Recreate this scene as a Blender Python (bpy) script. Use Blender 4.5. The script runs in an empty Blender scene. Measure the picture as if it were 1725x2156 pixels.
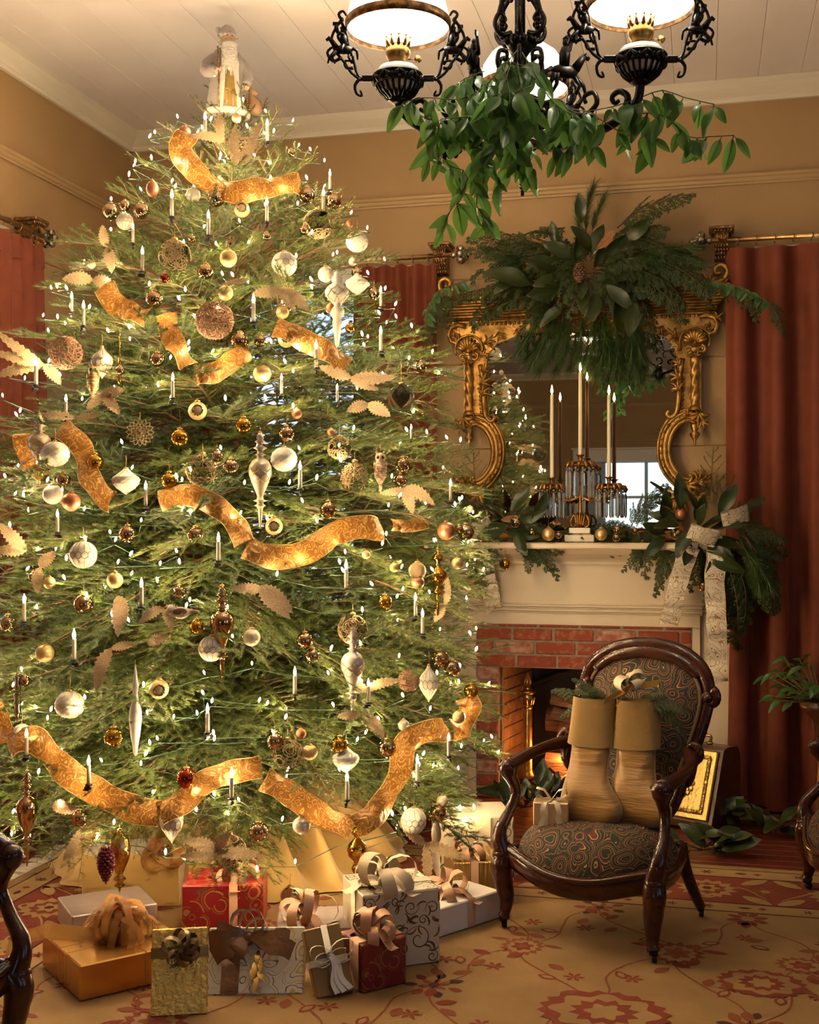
import bpy, math, random
import numpy as np
from mathutils import Vector, Matrix, Euler

S = bpy.context.scene
COL = S.collection
rnd = random.Random(7)
PI = math.pi
# ---------------------------------------------------------------- camera, light, exposure
FPX, CXP, CYP = 2500.0, 862.5, 1101.0
TH = math.radians(13.86)
CAM = Vector((0, 0, 1.45))
FWD = Vector((-math.sin(TH), math.cos(TH), 0))
RGT = Vector((math.cos(TH), math.sin(TH), 0))
cd = bpy.data.cameras.new('camera')
cd.sensor_fit = 'HORIZONTAL'
cd.sensor_width = 24.0
cd.lens = FPX * 24.0 / 1725.0
cd.shift_y = (CYP - 1078.0) / 1725.0
cd.clip_start = 0.05
co = bpy.data.objects.new('camera', cd)
COL.objects.link(co)
co.location = CAM
co.rotation_euler = (PI / 2, 0, TH)
S.camera = co
S.view_settings.view_transform = 'Standard'
S.view_settings.look = 'None'
S.view_settings.gamma = 1.0
S.view_settings.use_curve_mapping = False
S.view_settings.exposure = 0.0
S.cycles.use_adaptive_sampling = True
S.cycles.adaptive_threshold = 0.15
S.cycles.max_bounces = 6
S.cycles.diffuse_bounces = 2
S.cycles.glossy_bounces = 3
S.cycles.transmission_bounces = 6
S.cycles.transparent_max_bounces = 6
S.cycles.sample_clamp_indirect = 4.0
S.cycles.sample_clamp_direct = 60.0
S.cycles.caustics_reflective = False
S.cycles.caustics_refractive = False
S.cycles.blur_glossy = 0.5
S.cycles.use_light_tree = True

W = bpy.data.worlds.new('world')
S.world = W
W.use_nodes = True
wn = W.node_tree
wn.nodes.clear()
sky = wn.nodes.new('ShaderNodeTexSky')
sky.sky_type = 'HOSEK_WILKIE'
sky.turbidity = 3.0
sky.sun_direction = (0.3, 0.6, 0.75)
wbg = wn.nodes.new('ShaderNodeBackground')
wbg.inputs['Strength'].default_value = 9.0
wout = wn.nodes.new('ShaderNodeOutputWorld')
wn.links.new(sky.outputs[0], wbg.inputs[0])
wn.links.new(wbg.outputs[0], wout.inputs[0])

BULB_W = 1000.0      # emission strength of a mini light
CANDLE_W = 100.0
FLAME_W = 60.0
LAMP_W = 13.0        # watts of each chandelier lamp
LOG_FILL_W = 13.0
WARM = (1.0, 0.63, 0.27)
YB = 6.37           # the chimney wall
XL = -3.26          # the wall behind the tree
XR, YR = 3.5, -5.4
ZC = 3.72


def portal(name, loc, rot, sx, sy):
    l = bpy.data.lights.new(name, 'AREA')
    l.shape = 'RECTANGLE'
    l.size, l.size_y = sx, sy
    l.cycles.is_portal = True
    o = bpy.data.objects.new(name, l)
    COL.objects.link(o)
    o.location = loc
    o.rotation_euler = rot
    return o


portal('window_portal', (XR + .02, -.9, 1.75), (0, PI / 2, 0), 2.3, 1.5)
portal('window_portal', (XR + .02, 2.0, 1.75), (0, PI / 2, 0), 2.3, 1.1)
portal('doorway_portal', (-.95, YR - 3.02, 1.3), (PI / 2, 0, 0), 1.5, 2.4)


def point_lamp(name, loc, watts, col, radius=.03):
    l = bpy.data.lights.new(name, 'POINT')
    l.energy = watts
    l.color = col
    l.shadow_soft_size = radius
    o = bpy.data.objects.new(name, l)
    COL.objects.link(o)
    o.location = loc
    return o


# ---------------------------------------------------------------- where a picture ray meets a real plane
def ray(px, py):
    return FWD + RGT * ((px - CXP) / FPX) + Vector((0, 0, (CYP - py) / FPX))


def at(px, py, d):
    return CAM + ray(px, py) * d


def onY(px, py, Y):
    r = ray(px, py)
    return CAM + r * (Y / r.y)


def onX(px, py, X):
    r = ray(px, py)
    return CAM + r * (X / r.x)


def onZ(px, py, Z=0.0):
    r = ray(px, py)
    return CAM + r * ((Z - CAM.z) / r.z)


def camv(X, D, z):
    return CAM + RGT * X + FWD * D + Vector((0, 0, z - CAM.z))


# ---------------------------------------------------------------- materials
MATS = {}


def mat(name, col, rough=.5, metal=0.0, var=None, bump=None, **kw):
    if name in MATS:
        return MATS[name]
    m = bpy.data.materials.new(name)
    m.use_nodes = True
    nt = m.node_tree
    b = nt.nodes['Principled BSDF']
    b.inputs['Base Color'].default_value = (*col, 1)
    b.inputs['Roughness'].default_value = rough
    b.inputs['Metallic'].default_value = metal
    for k, v in kw.items():
        key = {'trans': 'Transmission Weight', 'ior': 'IOR', 'sheen': 'Sheen Weight', 'coat': 'Coat Weight', 'sss': 'Subsurface Weight',
               'emit': 'Emission Strength', 'alpha': 'Alpha', 'spec': 'Specular IOR Level', 'aniso': 'Anisotropic'}.get(k)
        if key:
            b.inputs[key].default_value = v
        elif k == 'emit_col':
            b.inputs['Emission Color'].default_value = (*v, 1)
        elif k == 'coat_rough':
            b.inputs['Coat Roughness'].default_value = v
    tc = nt.nodes.new('ShaderNodeTexCoord')
    if var:
        col2, sc, lo, hi = var[:4]
        mp = nt.nodes.new('ShaderNodeMapping')
        mp.inputs['Scale'].default_value = var[4] if len(var) > 4 else (1, 1, 1)
        nz = nt.nodes.new('ShaderNodeTexNoise')
        nz.inputs['Scale'].default_value = sc
        nz.inputs['Detail'].default_value = 5
        rp = nt.nodes.new('ShaderNodeValToRGB')
        rp.color_ramp.elements[0].position = lo
        rp.color_ramp.elements[1].position = hi
        rp.color_ramp.elements[0].color = (*col, 1)
        rp.color_ramp.elements[1].color = (*col2, 1)
        nt.links.new(tc.outputs['Object'], mp.inputs[0])
        nt.links.new(mp.outputs[0], nz.inputs['Vector'])
        nt.links.new(nz.outputs['Fac'], rp.inputs[0])
        nt.links.new(rp.outputs[0], b.inputs['Base Color'])
    if bump:
        mp2 = nt.nodes.new('ShaderNodeMapping')
        mp2.inputs['Scale'].default_value = bump[2] if len(bump) > 2 else (1, 1, 1)
        n2 = nt.nodes.new('ShaderNodeTexNoise')
        n2.inputs['Scale'].default_value = bump[0]
        n2.inputs['Detail'].default_value = 4
        bp = nt.nodes.new('ShaderNodeBump')
        bp.inputs['Strength'].default_value = bump[1]
        bp.inputs['Distance'].default_value = .01
        nt.links.new(tc.outputs['Object'], mp2.inputs[0])
        nt.links.new(mp2.outputs[0], n2.inputs['Vector'])
        nt.links.new(n2.outputs['Fac'], bp.inputs['Height'])
        nt.links.new(bp.outputs[0], b.inputs['Normal'])
    MATS[name] = m
    return m


def emission(name, col, strength):
    m = bpy.data.materials.new(name)
    m.use_nodes = True
    nt = m.node_tree
    nt.nodes.clear()
    e = nt.nodes.new('ShaderNodeEmission')
    e.inputs[0].default_value = (*col, 1)
    e.inputs[1].default_value = strength
    o = nt.nodes.new('ShaderNodeOutputMaterial')
    nt.links.new(e.outputs[0], o.inputs[0])
    MATS[name] = m
    return m


def leaf_mat(name, col, col2, rough=.4, transl=.35, scale=6.0, tcol=None):
    """leaf: principled front mixed with translucency"""
    m = mat(name, col, rough, var=(col2, scale, .35, .65))
    nt = m.node_tree
    b = nt.nodes['Principled BSDF']
    out = nt.nodes['Material Output']
    t = nt.nodes.new('ShaderNodeBsdfTranslucent')
    mx = nt.nodes.new('ShaderNodeMixShader')
    mx.inputs[0].default_value = transl
    tc_ = tcol or tuple(min(1, c * 1.6) for c in col2)
    t.inputs[0].default_value = (*tc_, 1)
    nt.links.new(b.outputs[0], mx.inputs[1])
    nt.links.new(t.outputs[0], mx.inputs[2])
    nt.links.new(mx.outputs[0], out.inputs[0])
    return m


def ring_pattern(name, stops, scale=18.0, freq=5.0, warp=.25, rough=.5, metal=0.0, bump=.0, stretch=(1, 1, 1), sparkle=0.0, transl=0.0, seed=0.0):
    """swirling scroll print: distorted voronoi rings through a colour ramp. stops = [(pos, colour)]"""
    m = bpy.data.materials.new(name)
    m.use_nodes = True
    nt = m.node_tree
    b = nt.nodes['Principled BSDF']
    L = nt.links
    tc = nt.nodes.new('ShaderNodeTexCoord')
    mp = nt.nodes.new('ShaderNodeMapping')
    mp.inputs['Scale'].default_value = stretch
    mp.inputs['Location'].default_value = (seed, seed * .7, seed * .3)
    L.new(tc.outputs['Object'], mp.inputs[0])
    nz = nt.nodes.new('ShaderNodeTexNoise')
    nz.inputs['Scale'].default_value = scale * .55
    nz.inputs['Detail'].default_value = 1.5
    L.new(mp.outputs[0], nz.inputs['Vector'])
    sub = nt.nodes.new('ShaderNodeVectorMath')
    sub.operation = 'SUBTRACT'
    sub.inputs[1].default_value = (.5, .5, .5)
    L.new(nz.outputs['Color'], sub.inputs[0])
    scl = nt.nodes.new('ShaderNodeVectorMath')
    scl.operation = 'SCALE'
    scl.inputs['Scale'].default_value = warp * 2.2 / scale
    L.new(sub.outputs[0], scl.inputs[0])
    add = nt.nodes.new('ShaderNodeVectorMath')
    L.new(mp.outputs[0], add.inputs[0])
    L.new(scl.outputs[0], add.inputs[1])
    vo = nt.nodes.new('ShaderNodeTexVoronoi')
    vo.inputs['Scale'].default_value = scale
    L.new(add.outputs[0], vo.inputs['Vector'])
    mul = nt.nodes.new('ShaderNodeMath')
    mul.operation = 'MULTIPLY_ADD'
    mul.inputs[1].default_value = freq
    L.new(vo.outputs['Distance'], mul.inputs[0])
    sep = nt.nodes.new('ShaderNodeSeparateColor')
    L.new(vo.outputs['Color'], sep.inputs[0])
    L.new(sep.outputs[0], mul.inputs[2])
    fr = nt.nodes.new('ShaderNodeMath')
    fr.operation = 'FRACT'
    L.new(mul.outputs[0], fr.inputs[0])
    rp = nt.nodes.new('ShaderNodeValToRGB')
    rp.color_ramp.interpolation = 'CONSTANT' if metal < .3 and sparkle == 0 else 'LINEAR'
    els = rp.color_ramp.elements
    while len(els) < len(stops):
        els.new(.5)
    for e, (p, c) in zip(els, stops):
        e.position = p
        e.color = (*c, 1)
    L.new(fr.outputs[0], rp.inputs[0])
    L.new(rp.outputs[0], b.inputs['Base Color'])
    b.inputs['Roughness'].default_value = rough
    b.inputs['Metallic'].default_value = metal
    if bump:
        bp = nt.nodes.new('ShaderNodeBump')
        bp.inputs['Strength'].default_value = bump
        bp.inputs['Distance'].default_value = .004
        L.new(fr.outputs[0], bp.inputs['Height'])
        L.new(bp.outputs[0], b.inputs['Normal'])
    if transl:
        out = nt.nodes['Material Output']
        t = nt.nodes.new('ShaderNodeBsdfTranslucent')
        mx = nt.nodes.new('ShaderNodeMixShader')
        mx.inputs[0].default_value = transl
        L.new(rp.outputs[0], t.inputs[0])
        L.new(b.outputs[0], mx.inputs[1])
        L.new(t.outputs[0], mx.inputs[2])
        L.new(mx.outputs[0], out.inputs[0])
    MATS[name] = m
    return m


# ---------------------------------------------------------------- mesh building
class MB:
    def __init__(s):
        s.v, s.f, s.sm, s.mi = [], [], [], []

    def add(s, vs, fs, M=None, smooth=True, mi=0):
        o = len(s.v)
        if M is not None:
            vs = [M @ Vector(v) for v in vs]
        s.v.extend([tuple(v) for v in vs])
        for f in fs:
            s.f.append(tuple(i + o for i in f))
        s.sm.extend([smooth] * len(fs))
        s.mi.extend([mi] * len(fs))
        return s

    def box(s, c, d, M=None, bev=0.0, mi=0, rotz=0.0):
        x, y, z = d[0] / 2, d[1] / 2, d[2] / 2
        R = Matrix.Translation(Vector(c)) @ Matrix.Rotation(rotz, 4, 'Z')
        if M is not None:
            R = M @ R
        if bev <= 0:
            vs = [(a * x, b * y, e * z) for a in (-1, 1) for b in (-1, 1) for e in (-1, 1)]
            fs = [(0, 1, 3, 2), (4, 6, 7, 5), (0, 4, 5, 1), (2, 3, 7, 6), (0, 2, 6, 4), (1, 5, 7, 3)]
            return s.add(vs, fs, R, False, mi)
        e = min(bev, x * .9, y * .9, z * .9)
        vs, idx = [], {}
        for a in (-1, 1):
            for b in (-1, 1):
                for g in (-1, 1):
                    for k in range(3):
                        p = [a * x, b * y, g * z]
                        q = [a, b, g]
                        for t in range(3):
                            if t != k:
                                p[t] -= q[t] * e
                        idx[(a, b, g, k)] = len(vs)
                        vs.append(p)
        fs = []
        for k in range(3):
            for sg in (-1, 1):
                o1, o2 = [t for t in range(3) if t != k]
                cyc = [(-1, -1), (1, -1), (1, 1), (-1, 1)]
                quad = []
                for u, w in cyc:
                    q = [0, 0, 0]
                    q[k], q[o1], q[o2] = sg, u, w
                    quad.append(idx[(*q, k)])
                fs.append(tuple(quad))
        for k in range(3):
            o1, o2 = [t for t in range(3) if t != k]
            for u in (-1, 1):
                for w in (-1, 1):
                    q0, q1 = [0, 0, 0], [0, 0, 0]
                    q0[o1] = q1[o1] = u
                    q0[o2] = q1[o2] = w
                    q0[k], q1[k] = -1, 1
                    fs.append((idx[(*q0, o1)], idx[(*q1, o1)], idx[(*q1, o2)], idx[(*q0, o2)]))
        for a in (-1, 1):
            for b in (-1, 1):
                for g in (-1, 1):
                    fs.append((idx[(a, b, g, 0)], idx[(a, b, g, 1)], idx[(a, b, g, 2)]))
        return s.add(vs, fs, R, False, mi)

    def tube(s, pts, r, n=8, M=None, cap=True, mi=0, closed=False, flat=1.0, up=None):
        pts = [Vector(p) for p in pts]
        k = len(pts)
        if not isinstance(r, (list, tuple)):
            r = [r] * k
        vs, fs = [], []
        prev = None
        for i, p in enumerate(pts):
            if closed:
                t = pts[(i + 1) % k] - pts[i - 1]
            else:
                t = pts[min(i + 1, k - 1)] - pts[max(i - 1, 0)]
            if t.length < 1e-9:
                t = Vector((0, 0, 1))
            t.normalize()
            if up is not None:
                a = Vector(up) - t * Vector(up).dot(t)
                if a.length < 1e-4:
                    a = t.orthogonal()
            elif prev is None:
                a = t.orthogonal()
            else:
                a = prev - t * prev.dot(t)
                if a.length < 1e-6:
                    a = t.orthogonal()
            a.normalize()
            prev = a
            b = t.cross(a)
            for j in range(n):
                w = 2 * PI * j / n
                vs.append(p + a * (math.cos(w) * r[i]) + b * (math.sin(w) * r[i] * flat))
        rng = k if closed else k - 1
        for i in range(rng):
            i2 = (i + 1) % k
            for j in range(n):
                fs.append((i * n + j, i * n + (j + 1) % n, i2 * n + (j + 1) % n, i2 * n + j))
        if cap and not closed:
            fs.append(tuple(range(n - 1, -1, -1)))
            fs.append(tuple((k - 1) * n + j for j in range(n)))
        return s.add(vs, fs, M, True, mi)

    def lathe(s, prof, n=20, M=None, mi=0, smooth=True, lobes=0, lobe=0.0, cap=True):
        """prof: (r, z) bottom to top"""
        vs, fs = [], []
        k = len(prof)
        for (r, z) in prof:
            for j in range(n):
                w = 2 * PI * j / n
                rr = r * (1 + lobe * math.cos(lobes * w)) if lobes else r
                vs.append((rr * math.cos(w), rr * math.sin(w), z))
        for i in range(k - 1):
            for j in range(n):
                fs.append((i * n + j, i * n + (j + 1) % n, (i + 1) * n + (j + 1) % n, (i + 1) * n + j))
        if cap and prof[0][0] > 1e-4:
            fs.append(tuple(range(n - 1, -1, -1)))
        if cap and prof[-1][0] > 1e-4:
            fs.append(tuple((k - 1) * n + j for j in range(n)))
        return s.add(vs, fs, M, smooth, mi)

    def ball(s, c, r, n=16, m=10, M=None, mi=0):
        if not isinstance(r, (tuple, list)):
            r = (r, r, r)
        vs, fs = [], []
        for i in range(m + 1):
            a = PI * i / m
            for j in range(n):
                w = 2 * PI * j / n
                vs.append((c[0] + r[0] * math.sin(a) * math.cos(w), c[1] + r[1] * math.sin(a) * math.sin(w), c[2] - r[2] * math.cos(a)))
        for i in range(m):
            for j in range(n):
                fs.append((i * n + j, i * n + (j + 1) % n, (i + 1) * n + (j + 1) % n, (i + 1) * n + j))
        return s.add(vs, fs, M, True, mi)

    def grid(s, fn, nu, nv, M=None, smooth=True, mi=0, wrap=False):
        vs = [fn(i / (nu - 1 if not wrap else nu), j / (nv - 1)) for j in range(nv) for i in range(nu)]
        fs = []
        for j in range(nv - 1):
            for i in range(nu if wrap else nu - 1):
                i2 = (i + 1) % nu
                fs.append((j * nu + i, j * nu + i2, (j + 1) * nu + i2, (j + 1) * nu + i))
        return s.add(vs, fs, M, smooth, mi)

    def prism(s, poly, h, M=None, mi=0, smooth=False):
        """poly in XY, extruded z 0..h"""
        n = len(poly)
        vs = [(x, y, 0) for x, y in poly] + [(x, y, h) for x, y in poly]
        fs = [tuple(range(n - 1, -1, -1)), tuple(range(n, 2 * n))]
        fs += [(i, (i + 1) % n, n + (i + 1) % n, n + i) for i in range(n)]
        return s.add(vs, fs, M, smooth, mi)

    def extrude(s, prof, x0, x1, M=None, mi=0, smooth=False):
        """prof polygon of (y, z), swept along x"""
        n = len(prof)
        vs = [(x0, y, z) for y, z in prof] + [(x1, y, z) for y, z in prof]
        fs = [tuple(range(n)), tuple(range(2 * n - 1, n - 1, -1))]
        fs += [(i, n + i, n + (i + 1) % n, (i + 1) % n) for i in range(n)]
        return s.add(vs, fs, M, smooth, mi)

    def mesh(s, name, mats):
        me = bpy.data.meshes.new(name)
        me.from_pydata(s.v, [], s.f)
        if not isinstance(mats, (list, tuple)):
            mats = [mats]
        for m in mats:
            me.materials.append(m)
        me.polygons.foreach_set('use_smooth', s.sm)
        if any(s.mi):
            me.polygons.foreach_set('material_index', s.mi)
        me.update()
        return me

    def build(s, name, mats, parent=None, loc=None, rot=None):
        return inst(name, s.mesh(name, mats), parent, loc, rot)


def inst(name, me, parent=None, loc=None, rot=None, scale=None):
    o = bpy.data.objects.new(name, me)
    COL.objects.link(o)
    if parent is not None:
        o.parent = parent
    if loc is not None:
        o.location = loc
    if rot is not None:
        o.rotation_euler = rot
    if scale is not None:
        o.scale = scale if isinstance(scale, (tuple, list)) else (scale,) * 3
    return o


def tag(o, label, cat, group=None, kind=None):
    o['label'] = label
    o['category'] = cat
    if group:
        o['group'] = group
    if kind:
        o['kind'] = kind
    return o


def thing(name, label, cat, loc=(0, 0, 0), rotz=0.0, group=None, rot=None):
    o = bpy.data.objects.new(name, None)
    o.empty_display_size = .05
    COL.objects.link(o)
    o.location = loc
    o.rotation_euler = rot if rot is not None else (0, 0, rotz)
    return tag(o, label, cat, group)


def struct(name, mb, m, parent=None):
    o = mb.build(name, m, parent)
    if parent is None:
        o['kind'] = 'structure'
    return o


def TR(loc=(0, 0, 0), rot=(0, 0, 0), s=1.0):
    M = Matrix.Translation(Vector(loc)) @ Euler(rot).to_matrix().to_4x4()
    if s != 1.0:
        M = M @ (Matrix.Scale(s, 4) if not isinstance(s, (tuple, list)) else Matrix.Diagonal((*s, 1)))
    return M


def frame_to(d, up=(0, 0, 1)):
    """3x3 with local +X along d, local Z near up"""
    x = Vector(d).normalized()
    z = Vector(up) - x * Vector(up).dot(x)
    if z.length < 1e-4:
        z = x.orthogonal()
    z.normalize()
    y = z.cross(x)
    return Matrix((x, y, z)).transposed()


def spline(pts, n=24, closed=False):
    """Catmull-Rom through points (any dimension up to 3)"""
    P = [Vector(p) for p in pts]
    k = len(P)
    out = []
    segs = k if closed else k - 1
    for i in range(n + (0 if closed else 1)):
        t = i / n * segs
        j = min(int(t), segs - 1)
        u = t - j
        if closed:
            a, b, c, d = P[(j - 1) % k], P[j % k], P[(j + 1) % k], P[(j + 2) % k]
        else:
            a, b, c, d = P[max(j - 1, 0)], P[j], P[j + 1], P[min(j + 2, k - 1)]
        out.append(.5 * ((2 * b) + (c - a) * u + (2 * a - 5 * b + 4 * c - d) * u * u + (3 * b - a - 3 * c + d) * u ** 3))
    return out


def interp(tab, x):
    xs = [a for a, _ in tab]
    ys = [b for _, b in tab]
    return float(np.interp(x, xs, ys))


def spiral(cx, cy, r0, r1, a0, turns, n=20):
    return [(cx + (r0 + (r1 - r0) * i / n) * math.cos(a0 + turns * 2 * PI * i / n), cy + (r0 + (r1 - r0) * i / n) * math.sin(a0 + turns * 2 * PI * i / n)) for i in range(n + 1)]


def strip2d(pts, w, z=0.0, taper=True):
    """flat ribbon polygon strip along 2D pts; returns verts, faces (z const)"""
    vs, fs = [], []
    k = len(pts)
    for i, p in enumerate(pts):
        q0, q1 = pts[max(i - 1, 0)], pts[min(i + 1, k - 1)]
        t = Vector((q1[0] - q0[0], q1[1] - q0[1]))
        if t.length < 1e-9:
            t = Vector((1, 0))
        t.normalize()
        ww = w * (.35 + .65 * math.sin(PI * min(1, max(0, i / (k - 1)))) if taper else 1) / 2
        vs += [(p[0] - t.y * ww, p[1] + t.x * ww, z), (p[0] + t.y * ww, p[1] - t.x * ww, z)]
        if i:
            fs.append((2 * i - 2, 2 * i - 1, 2 * i + 1, 2 * i))
    return vs, fs
# ---------------------------------------------------------------- the room
m_wall = mat('wall_paint', (.40, .25, .115), .62, var=((.36, .225, .10), 3.0, .3, .7), bump=(260, .12, (1, 1, .25)))
m_ceil = mat('ceiling_paint', (.88, .80, .76), .6, var=((.82, .73, .69), 2.2, .3, .7))
m_trim = mat('cream_trim', (.74, .66, .54), .42)
m_rail = mat('rail_paint', (.44, .29, .14), .45)
m_floor = mat('mahogany_boards', (.085, .018, .010), .28, var=((.16, .032, .016), 7, .3, .7, (.6, 9, 1)), bump=(40, .08, (.5, 12, 1)))
m_white = mat('white_paint', (.80, .77, .72), .45)
m_mantel = mat('mantel_paint', (.74, .60, .43), .38, var=((.70, .56, .39), 5, .3, .7), bump=(90, .04))
m_brass = mat('aged_brass', (.55, .33, .11), .32, 1.0, var=((.32, .18, .06), 30, .4, .65))
m_bronze = mat('dark_bronze', (.16, .085, .035), .42, .85, var=((.45, .25, .09), 60, .45, .62))
m_silver = mat('antique_silver', (.50, .42, .32), .35, .9, var=((.12, .09, .06), 80, .42, .6))
m_glass = bpy.data.materials.new('window_glass')
m_glass.use_nodes = True
_nt = m_glass.node_tree
_nt.nodes.clear()
_t = _nt.nodes.new('ShaderNodeBsdfTransparent')
_g = _nt.nodes.new('ShaderNodeBsdfGlossy')
_g.inputs['Roughness'].default_value = .02
_x = _nt.nodes.new('ShaderNodeMixShader')
_x.inputs[0].default_value = .07
_o = _nt.nodes.new('ShaderNodeOutputMaterial')
_nt.links.new(_t.outputs[0], _x.inputs[1])
_nt.links.new(_g.outputs[0], _x.inputs[2])
_nt.links.new(_x.outputs[0], _o.inputs[0])

PITCH = .463


def plank_wall(name, axis, pos, a0, a1, holes, out, seen=True):
    """horizontal boards with sunk joints. axis 'x': wall in the plane y=pos running along x. out = +1/-1: side the wall's thickness goes"""
    base = MB()
    th = .10
    root = None

    def bx(mb, u0, u1, z0, z1, f0, f1, bev=0):
        c = (f0 + f1) / 2
        if axis == 'x':
            mb.box(((u0 + u1) / 2, c, (z0 + z1) / 2), (u1 - u0, abs(f1 - f0), z1 - z0), bev=bev)
        else:
            mb.box((c, (u0 + u1) / 2, (z0 + z1) / 2), (abs(f1 - f0), u1 - u0, z1 - z0), bev=bev)
    # the backing: columns between the holes
    us = sorted({a0, a1, *[h[0] for h in holes], *[h[1] for h in holes]})
    f0, f1 = pos + out * .006, pos + out * th
    for u0, u1 in zip(us, us[1:]):
        hs = [h for h in holes if h[0] <= u0 + 1e-6 and h[1] >= u1 - 1e-6]
        if hs:
            h = hs[0]
            if h[2] > .01:
                bx(base, u0, u1, 0, h[2], f0, f1)
            bx(base, u0, u1, h[3], ZC, f0, f1)
        else:
            bx(base, u0, u1, 0, ZC, f0, f1)
    root = struct(name, base, m_wall)
    if not seen:
        # never in the picture: boards joined into one part
        mb = MB()
    z = 0.0
    k = 0
    while z < ZC - .01:
        z1 = min(z + PITCH, ZC)
        segs = [(a0, a1)]
        for h in holes:
            if h[2] < z1 - .01 and h[3] > z + .01:
                segs = [s for sg in segs for s in ([sg] if h[1] <= sg[0] or h[0] >= sg[1] else ([(sg[0], h[0])] if h[0] > sg[0] else []) + ([(h[1], sg[1])] if h[1] < sg[1] else []))]
        for s0, s1 in segs:
            tgt = MB() if seen else mb
            bx(tgt, s0 + .001, s1 - .001, z + .0015, z1 - .0015, pos, pos + out * .02, .003)
            if seen:
                tgt.build('board', m_wall, root)
        z = z1
        k += 1
    if not seen:
        mb.build('boarding', m_wall, root)
    return root


WIN1, WIN2 = (-2.80, -1.60, .62, 2.77), (.36, 1.56, .62, 2.77)
WIN3 = (3.55, 5.0, .62, 2.77)
WR1, WR2 = (-1.7, -.1, .6, 2.9), (1.35, 2.65, .6, 2.9)
DOOR = (-1.72, -.18, 0, 2.38)
plank_wall('wall_back', 'x', YB, XL - .11, XR + .11, [WIN1, (-1.19, -.03, 0, .935), WIN2], 1)
plank_wall('wall_left', 'y', XL, YR, YB, [WIN3], -1)
plank_wall('wall_right', 'y', XR, YR, YB, [WR1, WR2], 1, False)
plank_wall('wall_rear', 'x', YR, XL - .11, XR + .11, [DOOR], -1)

mb = MB()
mb.box(((XL + XR) / 2, (YR + YB) / 2, ZC + .07), (XR - XL, YB - YR, .1))
ceil = struct('ceiling', mb, m_ceil)
x = XL
while x < XR - .01:
    w = min(.208, XR - x)
    MB().box((x + w / 2, (YR + YB) / 2, ZC + .011), (w - .0012, YB - YR, .02), bev=.0016).build('board', m_ceil, ceil)
    x += w
mb = MB()
mb.box(((XL + XR) / 2, (YR + YB) / 2, -.06), (XR - XL + .4, YB - YR + .4, .08))
floor = struct('floor', mb, m_floor)
y = 3.5
while y < YB - .01:
    w = min(.083, YB - y)
    MB().box(((XL + XR) / 2, y + w / 2, -.01), (XR - XL, w - .0015, .02), bev=.002).build('board', m_floor, floor)
    y += w
MB().box(((XL + XR) / 2, (YR + 3.5) / 2, -.01), (XR - XL, 3.5 - YR, .02)).build('boarding', m_floor, floor)

CROWN = [(0, 0), (-.02, 0), (-.028, .012), (-.028, .022), (-.045, .034), (-.07, .055), (-.085, .072), (-.085, .10), (0, .10)]
RAIL = [(0, 0), (-.012, .0), (-.014, .010), (-.022, .014), (-.022, .030), (-.030, .036), (-.034, .048), (-.026, .056), (0, .058)]
BASEB = [(0, 0), (-.022, 0), (-.022, .15), (-.014, .165), (-.014, .185), (0, .19)]


def run_trim(name, prof, z, m, side):
    pr = [(a, b + z) for a, b in prof]
    mb = MB()
    if side == 'back':
        mb.extrude([(YB + a, b) for a, b in pr], XL, XR)
    elif side == 'left':
        mb.extrude(pr, YR, YB, Matrix.Translation((XL, 0, 0)) @ Matrix.Rotation(PI / 2, 4, 'Z'))
    elif side == 'rear':
        mb.extrude([(YR - a, b) for a, b in pr], XL, XR)
    else:
        mb.extrude([(-a, b) for a, b in pr], YR, YB, Matrix.Translation((XR, 0, 0)) @ Matrix.Rotation(PI / 2, 4, 'Z'))
    return struct(name, mb, m)


for i, sd in enumerate(('back', 'left', 'right', 'rear')):
    run_trim('trim_%d' % (i + 1), CROWN, ZC - .1, m_trim, sd)
    run_trim('trim_%d' % (i + 5), RAIL, 3.196, m_rail, sd)
for sd, a, b in (('back', XL, -1.36), ('back', .2, XR)):
    struct('baseboard_back', MB().extrude([(YB + p, q) for p, q in BASEB], a, b), m_white)
run_trim('baseboard_left', BASEB, 0, m_white, 'left')


def window(n, axis, pos, h, out):
    """casing, sashes and six panes filling an opening"""
    u0, u1, z0, z1 = h

    def bx(mb, a, b, c, d, f0, f1, bev=.004):
        q = (pos + out * f0 + pos + out * f1) / 2
        if axis == 'x':
            mb.box(((a + b) / 2, q, (c + d) / 2), (b - a, abs(f1 - f0), d - c), bev=bev)
        else:
            mb.box((q, (a + b) / 2, (c + d) / 2), (abs(f1 - f0), b - a, d - c), bev=bev)
    mb = MB()
    c = .10
    bx(mb, u0 - c, u0, z0 - c, z1 + c, -.018, .09)
    bx(mb, u1, u1 + c, z0 - c, z1 + c, -.018, .09)
    bx(mb, u0 - c, u1 + c, z1, z1 + c, -.020, .09)
    o = struct('window_%d' % n, mb, m_white)
    s = MB()
    bx(s, u0 - c - .03, u1 + c + .03, z0 - .05, z0, -.04, .10)
    s.build('sill', m_white, o)
    um, zm = (u0 + u1) / 2, (z0 + z1) / 2
    s = MB()
    for a, b in ((u0, u0 + .05), (u1 - .05, u1)):
        bx(s, a, b, z0, z1, .03, .07)
    for a, b in ((z0, z0 + .06), (zm - .025, zm + .025), (z1 - .05, z1)):
        bx(s, u0, u1, a, b, .03, .07)
    bx(s, um - .012, um + .012, z0, z1, .035, .065)
    s.build('sash', m_white, o)
    for a, b in ((u0 + .05, um - .012), (um + .012, u1 - .05)):
        for e, f in ((z0 + .06, zm - .025), (zm + .025, z1 - .05)):
            g = MB()
            bx(g, a, b, e, f, .048, .052, 0)
            g.build('pane', m_glass, o)


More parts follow.
